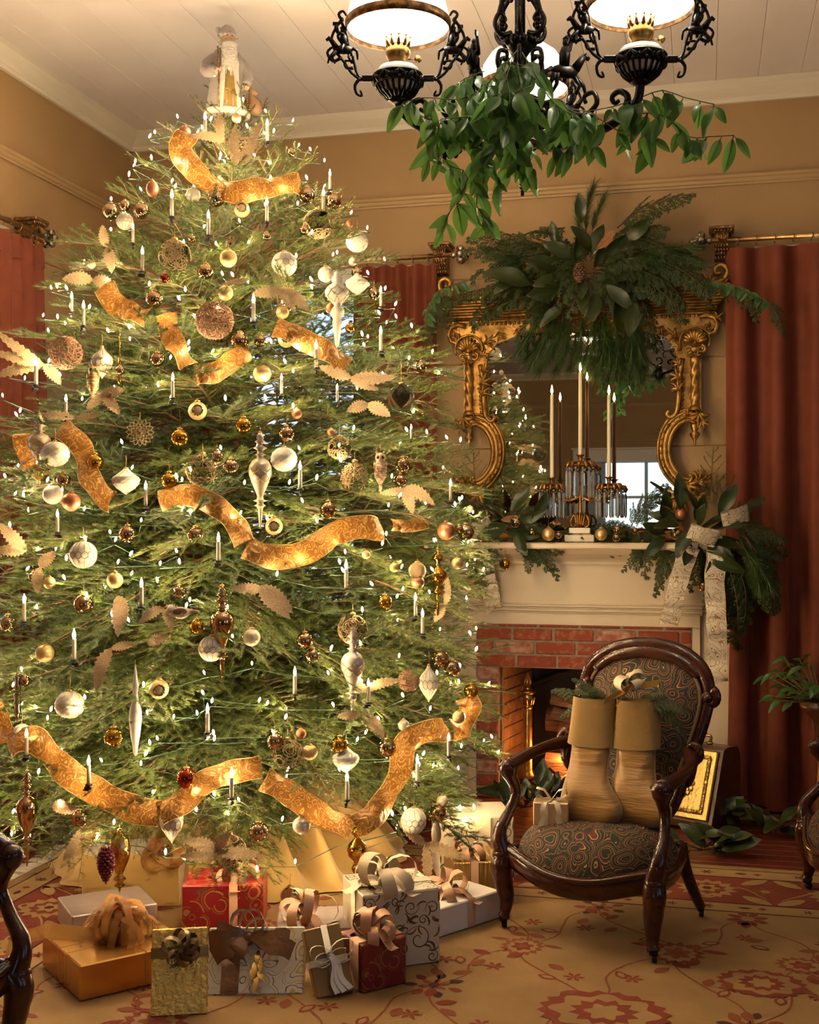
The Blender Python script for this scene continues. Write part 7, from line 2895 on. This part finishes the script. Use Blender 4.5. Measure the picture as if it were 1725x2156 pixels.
CHP = camv(.705, 4.235, .0131)
CHR = TH - math.radians(36.5)
chair = make_armchair('carved mahogany armchair in paisley holding two gold stockings', CHP, CHR)
bpy.context.view_layer.update()
c2 = copy_tree(chair)
p = camv(1.56, 4.66, .0131)
c2.location = (p.x + .281, p.y - .24, .0131)
c2.rotation_euler = (0, 0, math.radians(-80))
c2['label'] = 'matching paisley armchair mostly out of view beyond the rust curtain'
c3 = copy_tree(chair)
p = camv(-1.03, 3.10, .0131)
c3.location = (p.x - .346, p.y - .129, .0131)
c3.rotation_euler = (0, 0, math.radians(60))
c3['label'] = 'matching paisley armchair cut off beside the copper foil present'
for c in (chair, c2, c3):
    c['group'] = 'mahogany armchairs'

# ---------------------------------------------------------------- stockings, sprigs and the little gift on the chair
m_satin = mat('gold_satin', (.27, .135, .022), .38, .15, sheen=.4, bump=(26, .45, (.4, .4, 3.2)))
m_linen = mat('gold_linen', (.24, .135, .030), .75, bump=(300, .3))
m_pipe = mat('gold_cord', (.30, .18, .06), .6)
CM = Matrix.Translation(CHP) @ Matrix.Rotation(CHR, 4, 'Z')


def stocking(label, x, y, dx, lean, seed):
    base = CM @ Vector((x, y - .03, .372))
    t = thing('stocking', label, 'stocking', base, CHR + .22, 'gold stockings on the armchair')
    SL = [(.0, -.045, .085, .022), (.008, -.064, .112, .036), (.025, -.076, .140, .046), (.05, -.080, .152, .050), (.075, -.078, .148, .050), (.10, -.075, .128, .050), (.125, -.072, .102, .049), (.15, -.070, .084, .047), (.18, -.068, .074, .044), (.24, -.068, .069, .042), (.32, -.070, .070, .041), (.415, -.072, .072, .040)]

    def yl(z):
        return float(np.interp(z, [0, .05, .12, .19, .30, .415], [-.012, -.010, .02, .06 + lean * .5, .095 + lean * .8, .115 + lean]))

    def body(u, v):
        z = .415 * v
        q = [float(np.interp(z, [r[0] for r in SL], [r[k] for r in SL])) for k in (1, 2, 3)]
        a = 2 * PI * u
        cx, hw = (q[0] + q[1]) / 2, (q[1] - q[0]) / 2
        x = cx + hw * math.copysign(abs(math.cos(a)) ** .8, math.cos(a))
        fold = 1 + .05 * math.sin(60 * z + 2 * math.sin(3 * a) + seed) * (1 if z > .1 else .3)
        return (x, yl(z) - .25 * max(0, x - .06) + q[2] * fold * math.copysign(abs(math.sin(a)) ** .85, math.sin(a)), z)
    mb = MB()
    mb.grid(body, 36, 40, wrap=True)
    k0 = len(mb.v)
    mb.add([body(i / 36, 0) for i in range(36)], [tuple(range(35, -1, -1))])
    mb.build('leg_and_foot', m_satin, t)
    cu = MB()
    n = 28

    def cuff(u, v):
        a = 2 * PI * u
        z = .42 - .165 * v
        k = 1 + .10 * v + .02 * math.sin(3 * a + seed)
        yy = float(np.interp(z, [.19, .30, .415], [.06 + lean * .5, .095 + lean * .8, .115 + lean]))
        return (.080 * k * math.copysign(abs(math.cos(a)) ** .7, math.cos(a)), yy + .042 * k * math.sin(a), z + .004 * math.sin(a * 2 + seed))
    cu.grid(cuff, n, 7, wrap=True)
    cu.grid(lambda u, v: (cuff(u, 0)[0] * (1 - .06 * (v > 0)), cuff(u, 0)[1], .42 - .06 * v), n, 3, wrap=True)
    cu.build('cuff', m_linen, t)
    pp = MB()
    pp.tube([(r[2] * 1.005, yl(r[0]) - .25 * max(0, r[2] - .06), r[0]) for r in SL[:-1]] , .0036, 6)
    pp.tube([(SL[0][1] + (SL[0][2] - SL[0][1]) * u, yl(0) - .02, .001) for u in (0, .3, .6, 1)], .0034, 6)
    pp.build('piping', m_pipe, t)
    return t


s1 = stocking('gold satin stocking with turned foot fully in view on the seat', -.070, -.03, 1, .06, 1)
s2 = stocking('gold satin stocking whose toe is hidden by the chair arm post', .082, .045, 1, .02, 2)
sp = thing('cedar_sprigs', 'cedar sprigs sticking out of the tops of both stockings', 'greenery', CM @ Vector((-.01, .16, .80)))
for (x0, z0), (x1, z1) in (((-.09, .79), (-.26, .83)), ((-.08, .79), (-.22, .77)), ((-.09, .80), (-.17, .86)), ((-.05, .80), (-.02, .85)), ((.10, .80), (.23, .79)), ((.10, .80), (.22, .72)), ((.08, .80), (.14, .85)), ((-.10, .79), (-.24, .73)), ((.09, .79), (.19, .76)), ((-.07, .80), (-.13, .83)), ((.06, .80), (.10, .83))):
    a = CM @ Vector((x0, .14, z0))
    b = CM @ Vector((x1, .09, z1))
    place(sp, 'cedar_sprig', CED[re_.randrange(2)], .33, a, b, (0, -.8, .6), re_.uniform(-.5, .5), .9)


def bow(mb, c, R, w, n, seed, elev=(.3, 1.2), tails=0, tail_len=.12, flatk=.8, mi=0):
    r = random.Random(seed)
    c = Vector(c)
    for k in range(n):
        a = 2 * PI * k / n + r.uniform(-.3, .3)
        el = r.uniform(*elev)
        d = Vector((math.cos(a) * math.cos(el), math.sin(a) * math.cos(el), math.sin(el)))
        sd = Vector((-math.sin(a), math.cos(a), r.uniform(-.4, .4))).normalized()
        up = d.cross(sd).normalized()
        q = R * r.uniform(.75, 1.1)
        pts = [c + d * (q * (1 - math.cos(2 * PI * u)) * .5) + up * (q * .42 * math.sin(2 * PI * u)) for u in [i / 12 for i in range(13)]]
        ws = [w * (.35 + .65 * math.sin(PI * i / 12)) for i in range(13)]
        band(mb, pts, sd, ws, mi)
    for k in range(tails):
        a = 2 * PI * k / max(1, tails) + r.uniform(-.5, .5) - 1.2
        d = Vector((math.cos(a), math.sin(a), .12))
        sd = Vector((-math.sin(a), math.cos(a), 0))
        pts = [c + d * (tail_len * u) + Vector((0, 0, -.02 * u + .02 * math.sin(5 * u))) for u in [i / 8 for i in range(9)]]
        band(mb, pts, sd, [w * (.4 + .6 * min(1, i / 3)) for i in range(9)], mi)
    mb.ball(c, (w * .45, w * .45, w * .4), 8, 6, None, mi)
    return mb


m_champ = mat('champagne_ribbon', (.62, .50, .32), .5, .15)
m_goldr = mat('gold_foil_ribbon', (.70, .45, .14), .25, .9)
bw = thing('bow', 'cream and gold ribbon bow tucked between the stocking tops', 'bow', CM @ Vector((.03, .13, .83)))
m = bow(MB(), (0, 0, .012), .062, .042, 6, 5, (.1, 1.2), 0)
m.build('bow_loops', m_champ, bw)
m = MB()
for d in ((-.09, -.02, -.05), (.10, -.02, .02), (-.05, -.05, -.06)):
    band(m, [Vector(d) * u + Vector((0, -.02, .012)) for u in (0, .4, .7, 1)], (.4, .1, .8), .03)
m.build('bow_tails', m_goldr, bw)

m_kraftg = mat('pale_gold_paper', (.60, .42, .22), .32, .5, bump=(30, .2))
gp = CM @ Vector((-.150, -.135, .366))
tg = thing('gift_box', 'tiny gold wrapped present with a cream bow on the chair seat', 'present', gp, CHR + .45, 'wrapped presents')
MB().box((0, 0, .045), (.125, .075, .082), bev=.004).build('wrapped_box', m_kraftg, tg)
m = MB()
for yy in (-1,):
    band(m, [(-.02, .0385, .003), (-.02, .0385, .087), (-.02, -.0385, .087), (-.02, -.0385, .003)], (1, 0, 0), .020)
m.build('ribbon_band', m_champ, tg)
m = MB()
for s in (-1, 1):
    band(m, [(0, -.01, .09), (s * .025, -.01, .125), (s * .052, -.012, .132), (s * .055, -.014, .112), (s * .03, -.014, .095), (0, -.012, .09)], (.1, 1, .15), .022)
    band(m, [(0, -.02, .09), (s * .022, -.04, .086), (s * .030, -.045, .055), (s * .024, -.042, .035), (s * .038, -.046, .002)], (1, 0, .2), .020)
m.build('bow', m_champ, tg)

# ---------------------------------------------------------------- coal box by the fireplace
m_wood = mat('dark_walnut', (.055, .020, .010), .28, var=((.09, .035, .016), 8, .35, .65, (1, 1, 5)))
m_emb = ring_pattern('embossed_brass', [(0, (.50, .32, .09)), (.5, (.62, .42, .14)), (.8, (.26, .15, .04)), (1, (.50, .32, .09))], 46, 2.2, 1.5, .34, .95, .6)
cbp = camv(1.365, 5.72, .001)
cbx = thing('coal_box', 'dark wooden coal box with an embossed brass front beside the hearth', 'coal box', cbp, TH - math.radians(40))
prof = [(-.15, .02), (.16, .02), (.16, .33), (.13, .375), (.02, .385), (-.02, .375), (-.15, .05)]
MB().extrude([(y_, z_) for y_, z_ in prof], -.17, .17).build('carcass', m_wood, cbx)
fm = TR((0, -.088, .213), (math.radians(-21.8), 0, 0))
MB().box((0, -.006, 0), (.30, .014, .33), fm, .005).build('brass_door', mat('hammered_brass', (.58, .38, .12), .3, 1.0, bump=(70, .3)), cbx)
m = MB()
for a, b, c, d in ((-.12, -.012, -.135, .015), ):
    pass
for i in range(26):
    u = i / 25
    for sx in (-1, 1):
        m.ball((sx * .115, -.015, -.12 + .24 * u), (.011, .005, .008), 6, 4, fm)
    for sz in (-1, 1):
        m.ball((-.115 + .23 * u, -.015, sz * .13), (.008, .005, .011), 6, 4, fm)
for k in range(14):
    a = 2 * PI * k / 14
    m.ball((.05 * math.cos(a), -.015, .06 * math.sin(a)), (.014, .006, .014), 6, 4, fm)
m.ball((0, -.014, 0), (.035, .008, .04), 12, 6, fm)
m.build('embossed_border', m_emb, cbx)['kind'] = 'stuff'
h = MB()
h.tube(spline([(-.06, .06, .385), (-.065, .06, .42), (-.03, .06, .425), (0, .06, .455), (.03, .06, .425), (.065, .06, .42), (.06, .06, .385)], 24), .0075, 8)
for s in (-1, 1):
    h.ball((s * .06, .06, .388), (.018, .018, .008), 8, 6)
    h.ball((s * .035, .06, .43), .012, 8, 6)
h.build('handle', m_brass, cbx)

# ---------------------------------------------------------------- magnolia clusters on the floor
rm = random.Random(17)


def floor_magnolia(label, px, py, n, R, seed, hz=.0, up=.35):
    p = onZ(px, py, .02 + hz)
    t = thing('magnolia_cluster', label, 'greenery', p, 0, 'magnolia clusters on the floor')
    rr = random.Random(seed)
    st = MB()
    for k in range(n):
        a = rr.uniform(0, 2 * PI)
        el = rr.uniform(.05, up + .5)
        d = Vector((math.cos(a) * math.cos(el), math.sin(a) * math.cos(el), math.sin(el)))
        b = p + Vector((rr.uniform(-R, R), rr.uniform(-R * .5, R * .5), rr.uniform(.0, .05)))
        L = rr.uniform(.11, .17)
        st.tube([(0, 0, .0), (b - p)], .003, 4)
        o = place(t, 'magnolia_leaf', MAG[rr.randrange(3)], .15, b, b + d * L, (-FWD * .6 + Vector((0, 0, 1))), rr.uniform(-.5, .5))
    st.build('stem', m_woody, t)
    return t


floor_magnolia('magnolia leaf cluster on the dark boards beside the chair leg', 1480, 1790, 16, .10, 1)
floor_magnolia('magnolia leaf cluster under the coal box and curtain', 1560, 1735, 18, .13, 2)
floor_magnolia('magnolia leaf cluster nearest the other armchair below the curtain', 1625, 1755, 9, .06, 3)
floor_magnolia('magnolia leaf cluster in front of the hearth beside the tree', 1100, 1700, 22, .13, 4, .05, .9)
floor_magnolia('magnolia leaf cluster behind the chair arm in front of the fire logs', 1160, 1690, 18, .10, 5, .03, .9)
pl = thing('potted_greenery', 'dark leafy plant just showing past the curtain fold', 'plant', camv(1.96, 5.6, .013))
MB().lathe([(.10, 0), (.11, .02), (.05, .05), (.035, .30), (.05, .50), (.11, .56), (.12, .60), (.10, .60), (.09, .56), (.001, .55)], 20).build('stand', m_wood, pl)
st = MB()
for k in range(95):
    a, el = rm.uniform(0, 6.28), rm.uniform(-.1, 1.2)
    b = pl.location + Vector((.05 * math.cos(a), .05 * math.sin(a), .60))
    e = b + Vector((math.cos(a) * math.cos(el), math.sin(a) * math.cos(el), math.sin(el))) * rm.uniform(.10, .24)
    st.tube([b - pl.location, e - pl.location], .002, 4)
    place(pl, 'leaf', VIN[rm.randrange(3)], .085, e, e + Vector((math.cos(a), math.sin(a), rm.uniform(-.5, .4))) * .07, (0, -.5, 1))
st.build('stems', m_stem, pl)

# ---------------------------------------------------------------- tree skirt and presents
m_skirt = mat('gold_organza', (.50, .31, .085), .42, .25, sheen=.5, bump=(8, .5))
sk = thing('tree_skirt', 'gathered sheer gold fabric tree skirt behind the presents', 'tree skirt', T0)
rs_ = random.Random(6)
amp = [rs_.uniform(.4, 1.2) for _ in range(40)]


def skirt(u, v):
    a = 2 * PI * u
    f = math.sin(a * 19) * amp[int(u * 40) % 40] + .5 * math.sin(a * 31 + 1)
    r = .22 + .54 * v * (1 + .03 * f)
    z = .018 + .27 * (1 - v) ** 1.3 + ((.07 + .03 * math.sin(a * 7)) * (1 + f) * math.sin(PI * min(1, v * 1.05)) if v < 1 else 0)
    return (r * math.cos(a), r * math.sin(a), max(.015, z))


MB().grid(skirt, 220, 14, wrap=True).build('organza', m_skirt, sk)

m_copperf = mat('copper_gold_foil', (.58, .30, .075), .26, .85, bump=(5, .5))
m_goldleaf = mat('crackled_gold_foil', (.86, .60, .17), .27, .92, bump=(55, .9))
m_kraft = mat('brown_gold_paper', (.30, .185, .060), .38, .4, bump=(14, .25))
m_damask = ring_pattern('white_gold_damask', [(0, (.68, .62, .52)), (.44, (.62, .42, .14)), (.56, (.72, .66, .56)), (.80, (.20, .13, .06)), (.88, (.68, .62, .52))], 11, 2.3, 1.5, .34, .0, .0)
m_redp = ring_pattern('crimson_gold_print', [(0, (.30, .012, .020)), (.66, (.42, .20, .06)), (.78, (.30, .012, .020)), (.90, (.42, .20, .06)), (.95, (.30, .012, .020))], 16, 1.6, .2, .35)
m_redd = ring_pattern('burgundy_gold_print', [(0, (.16, .010, .014)), (.66, (.24, .10, .035)), (.78, (.16, .010, .014)), (.90, (.24, .10, .035)), (.95, (.16, .010, .014))], 19, 1.6, .2, .35)
m_creamp = mat('cream_paper', (.62, .53, .38), .4, bump=(12, .2))
m_stripe = mat('pleated_gold_paper', (.55, .36, .11), .3, .8, bump=(90, 1.0, (1, 0, 0)))
m_whitep = mat('white_paper', (.72, .66, .60), .45)
m_lav = mat('pale_satin_paper', (.50, .40, .36), .25, .4, bump=(9, .4))
m_ink = mat('bronze_ink', (.12, .085, .04), .5, .3)
m_brownr = mat('brown_satin_ribbon', (.145, .060, .018), .32, .35, sheen=.3, bump=(30, .4))
m_bronzer = mat('bronze_ribbon', (.26, .185, .095), .4, .45, bump=(200, .2))
m_rose = mat('rose_gold_ribbon', (.60, .34, .20), .42, .2)
m_tulle = leaf_mat('copper_tulle', (.42, .19, .05), (.52, .26, .08), .5, .5, 5, (.6, .3, .08))
_nt = m_tulle.node_tree
_o = _nt.nodes['Material Output']
_x = _nt.nodes.new('ShaderNodeMixShader')
_x.inputs[0].default_value = .75
_l = _o.inputs[0].links[0].from_socket
_nt.links.new(_nt.nodes.new('ShaderNodeBsdfTransparent').outputs[0], _x.inputs[1])
_nt.links.new(_l, _x.inputs[2])
_nt.links.new(_x.outputs[0], _o.inputs[0])
m_whiter = mat('white_ribbon', (.74, .68, .60), .45)


def gift(label, A, yaw, w, d, h, paper, lean=0.0, z0=.0131, bands=(), rm_=None, bw_=.03, roll=0.0):
    """A: picture point of the nearest bottom corner on the rug. yaw in the camera's frame."""
    p = onZ(A[0], A[1], z0) if not isinstance(A, Vector) else A
    t = thing('gift_box', label, 'present', p, 0, 'wrapped presents', (-lean, roll, math.radians(yaw) + TH))
    b = MB().box((w / 2, d / 2, h / 2), (w, d, h), bev=.004)
    o = b.build('wrapped_box', paper, t)
    e = .0018
    if rm_:
        m = MB()
        for ax, pos in bands:
            if ax == 'x':      # band crossing the front and top at x = pos
                band(m, [(pos, -e, .002), (pos, -e, h + e), (pos, d + e, h + e), (pos, d + e, .002)], (1, 0, 0), bw_)
            elif ax == 'y':
                band(m, [(-e, pos, .002), (-e, pos, h + e), (w + e, pos, h + e), (w + e, pos, .002)], (0, 1, 0), bw_)
            else:              # round the sides at height pos
                band(m, [(-e, d + e, pos), (-e, -e, pos), (w + e, -e, pos), (w + e, d + e, pos)], (0, 0, 1), bw_)
        if m.v:
            m.build('ribbon_band', rm_, t)
    return t


g1 = gift('wide copper gold foil present topped with a copper tulle pouf', (168, 2110), 35, .36, .35, .108, m_copperf, 0, .0131, (), None)
m = MB()
for k in range(95):
    a, el = rm.uniform(0, 6.28), rm.uniform(-.05, 1.3)
    d = Vector((math.cos(a) * math.cos(el), math.sin(a) * math.cos(el), math.sin(el)))
    c = Vector((.19, .17, .115))
    sd = Vector((-math.sin(a), math.cos(a), rm.uniform(-.5, .5))).normalized()
    R = rm.uniform(.05, .13)
    up = d.cross(sd)
    band(m, [c + d * R * (1 - math.cos(2 * PI * u)) * .5 + up * R * .5 * math.sin(2 * PI * u) for u in [i / 10 for i in range(11)]], sd, [.006 + .018 * math.sin(PI * i / 10) for i in range(11)])
m.build('tulle_pouf', m_tulle, g1)
m = MB()
for yy in (.13, .19):
    band(m, [(-.002, yy, .002), (-.002, yy, .110), (.362, yy + .02, .110)], (0, 1, 0), .004)
band(m, [(.21, -.002, .002), (.21, -.002, .110), (.20, .17, .112)], (1, 0, 0), .004)
band(m, [(.15, .15, .12), (.0, .30, .13), (-.07, .36, .10), (-.10, .40, .06)], (.3, .3, .6), .05)
m.build('tulle_strings', m_tulle, g1)

g2 = gift('crackled gold foil present propped up in front with a bronze bow', (316, 2143), 9, .165, .034, .245, m_goldleaf, .42, .0131, (('z', .175),), m_bronzer, .030)
m = MB()
c = Vector((.085, -.012, .178))
for a, R in ((1.45, .062), (2.55, .058), (-.25, .058), (-1.1, .050), (-2.3, .050), (.55, .062)):
    d = Vector((math.cos(a), -.35, math.sin(a)))
    sd = Vector((-math.sin(a) * .5, -.8, math.cos(a) * .5))
    up = d.cross(sd).normalized()
    band(m, [c + d * R * (1 - math.cos(2 * PI * u)) * .5 + up * R * .42 * math.sin(2 * PI * u) for u in [i / 12 for i in range(13)]], sd, [.012 + .016 * math.sin(PI * i / 12) for i in range(13)])
m.ball(c, (.014, .012, .014), 8, 6)
m.build('bow', m_bronzer, g2)

g3 = gift('white and gold damask present leaning back under a big brown bow', (430, 2096), 2, .30, .095, .205, m_damask, .62, .0131, (('x', .075),), m_brownr, .055)
m = MB()
c = Vector((.125, -.015, .165))
for a, R in ((1.35, .085), (1.95, .085), (.75, .07)):
    d = Vector((math.cos(a), -.30, math.sin(a)))
    up = Vector((-math.sin(a), 0, math.cos(a)))
    band(m, [c + d * R * (1 - math.cos(2 * PI * u)) * .5 + up * R * .45 * math.sin(2 * PI * u) for u in [i / 12 for i in range(13)]], (.1, 1, .1), [.018 + .026 * math.sin(PI * i / 12) for i in range(13)])
for a, R in ((3.3, .12), (3.7, .12), (-.35, .15), (-.1, .13), (3.0, .10), (4.1, .09)):
    d = Vector((math.cos(a), -.12, math.sin(a)))
    sd = Vector((-math.sin(a), .1, math.cos(a)))
    band(m, [c + d * R * u + Vector((0, -.020 * math.sin(PI * u) - .006, .006 * math.sin(9 * u))) for u in [i / 9 for i in range(10)]], sd, [.016 + .042 * min(1, i / 5) for i in range(10)])
m.ball(c, (.024, .022, .024), 10, 8)
m.build('bow', m_brownr, g3)
m = MB()
for k in range(8):
    x0, z0_ = .155 + .012 * rm.uniform(-1, 1), .13 - .012 * k
    leaf_blade(m, Vector((x0, -.010, z0_)), Vector((rm.uniform(-.5, .5), -.15, -1)), Vector((0, -1, 0)), .05, .018, rm.uniform(-.3, .3))
m.build('gold_leaf_pick', m_goldr, g3)

g4 = gift('slim brown gold present tied with a white ribbon bow', (668, 2104), 20, .118, .04, .205, m_kraft, .50, .0131, (('x', .065), ('z', .10)), m_whiter, .020, -.10)
m = MB()
c = Vector((.065, -.012, .11))
for a, R in ((.35, .075), (2.8, .07), (-.15, .062), (3.4, .058)):
    d = Vector((math.cos(a), -.35, math.sin(a)))
    up = Vector((-math.sin(a), 0, math.cos(a)))
    band(m, [c + d * R * (1 - math.cos(2 * PI * u)) * .5 + up * R * .35 * math.sin(2 * PI * u) for u in [i / 12 for i in range(13)]], (.1, 1, .25), .019)
for a in (-1.25, -1.65, -1.45):
    d = Vector((math.cos(a), 0, math.sin(a)))
    band(m, [c + d * .11 * u + Vector((.006 * math.sin(7 * u), -.012, 0)) for u in [i / 9 for i in range(10)]], (1, .2, .3), .019)
m.ball(c, (.013, .011, .013), 8, 6)
m.build('bow', m_whiter, g4)

g5 = gift('small burgundy cube present with a rose gold bow', (764, 2093), 33, .16, .15, .148, m_redd, 0, .0131, (('y', .05),), m_rose, .055)
bow(MB(), (.065, .06, .155), .095, .036, 7, 11, (.05, 1.1), 2, .10).build('bow', m_rose, g5)

# big white scroll present
A6 = camv(-.149, 3.80, .0131)
g6 = gift('big cream present printed with bronze scrolls and a cream bow', A6, 18.6, .262, .245, .243, m_creamp, 0, .0131, (('y', .11),), m_champ, .05)
m = MB()
rsw = random.Random(9)


def scroll_face(w, h, M):
    spots = [(.72, .35, .26), (.28, .62, .22), (.62, .78, .15), (.2, .22, .17), (.9, .75, .14), (.45, .12, .13), (.90, .10, .12), (.08, .88, .12), (.48, .50, .14), (.12, .45, .10), (.42, .88, .10), (.78, .60, .10)]
    for i, (u, v, r) in enumerate(spots):
        sg = 1 if i % 2 else -1
        q = spiral(u * w, v * h, r * h * .75, .010 * h, rsw.uniform(0, 6.3), sg * 1.5, 26)
        q = [(min(max(x, .004), w - .004), min(max(y_, .004), h - .004)) for x, y_ in q]
        vs, fs = strip2d(q, .0042, .0008)
        m.add(vs, fs, M, False)
        for k in range(4):
            a = rsw.uniform(0, 6.3)
            x0, y0 = u * w + r * h * .8 * math.cos(a), v * h + r * h * .8 * math.sin(a)
            qq = [(x0 + t_ * .035 * math.cos(a + t_), y0 + t_ * .035 * math.sin(a + t_)) for t_ in [i_ / 6 for i_ in range(7)]]
            qq = [(min(max(x, .004), w - .004), min(max(y_, .004), h - .004)) for x, y_ in qq]
            vs, fs = strip2d(qq, .006, .0008)
            m.add(vs, fs, M, False)


scroll_face(.262, .243, Matrix.Rotation(PI / 2, 4, 'X'))
scroll_face(.245, .243, Matrix.Translation((.262, 0, 0)) @ Matrix.Rotation(PI / 2, 4, 'Z') @ Matrix.Rotation(PI / 2, 4, 'X'))
scroll_face(.262, .245, Matrix.Translation((0, 0, .243)))
o = m.build('printed_scrolls', m_ink, g6)
o['kind'] = 'stuff'
bow(MB(), (.10, .10, .255), .125, .046, 7, 3, (.0, .9), 3, .14).build('bow', m_champ, g6)

g7 = gift('long white present with a rose gold bow beside the cream scroll box', camv(.06, 4.07, .0131), 43, .37, .20, .10, m_whitep, 0, .0131, (('x', .22),), m_rose, .035)
bow(MB(), (.20, .10, .108), .10, .034, 6, 21, (.1, .9), 3, .13).build('bow', m_rose, g7)
g8 = gift('pleated gold paper present behind the long white one', camv(.165, 4.44, .0131), 8, .22, .22, .165, m_stripe, 0, .0131, (('x', .08),), m_rose, .03)
bow(MB(), (.08, .08, .172), .085, .030, 6, 22, (.1, 1.0), 2, .10).build('bow', m_rose, g8)
g9 = gift('tall cream scroll printed present by the tree edge and chair arm', camv(.12, 4.72, .0131), 6, .30, .26, .262, m_creamp, 0, .0131, (('x', .18),), m_champ, .05)
m = MB()
scroll_face(.30, .262, Matrix.Rotation(PI / 2, 4, 'X'))
o = m.build('printed_scrolls', m_ink, g9)
o['kind'] = 'stuff'
g10 = gift('bright crimson present printed with gold ornaments behind the brown bow', camv(-.80, 4.17, .0131), 3, .285, .22, .162, m_redp, 0, .0131, (('x', .18),), m_rose, .03)
bow(MB(), (.18, .09, .168), .09, .034, 6, 31, (.1, .9), 2, .10).build('bow', m_rose, g10)
g11 = gift('flat pale foil present behind the copper foil one', camv(-1.16, 4.08, .0131), 28, .30, .24, .085, m_lav, 0, .0131, (), None)
g12 = gift('shimmering pale present with a rose bow behind the slim brown one', camv(-.44, 3.92, .0131), 4, .30, .22, .098, m_lav, 0, .0131, (('x', .10),), m_rose, .03)
bow(MB(), (.09, .06, .11), .115, .036, 6, 41, (.2, 1.1), 2, .12).build('bow', m_rose, g12)
g13 = gift('large gold satin gift bag with an orange pouf under the boughs', camv(-1.22, 4.42, .0131), 4, .36, .22, .20, m_skirt, 0, .0131, (), None)
m = MB()
for k in range(24):
    a, el = rm.uniform(0, 6.28), rm.uniform(.0, 1.4)
    d = Vector((math.cos(a) * math.cos(el), math.sin(a) * math.cos(el), math.sin(el)))
    sd = Vector((-math.sin(a), math.cos(a), rm.uniform(-.5, .5))).normalized()
    R = rm.uniform(.05, .09)
    up = d.cross(sd)
    c = Vector((.30, .02, .17))
    band(m, [c + d * R * (1 - math.cos(2 * PI * u)) * .5 + up * R * .5 * math.sin(2 * PI * u) for u in [i / 10 for i in range(11)]], sd, [.025 + .03 * math.sin(PI * i / 10) for i in range(11)])
m.build('tulle_pouf', m_tulle, g13)
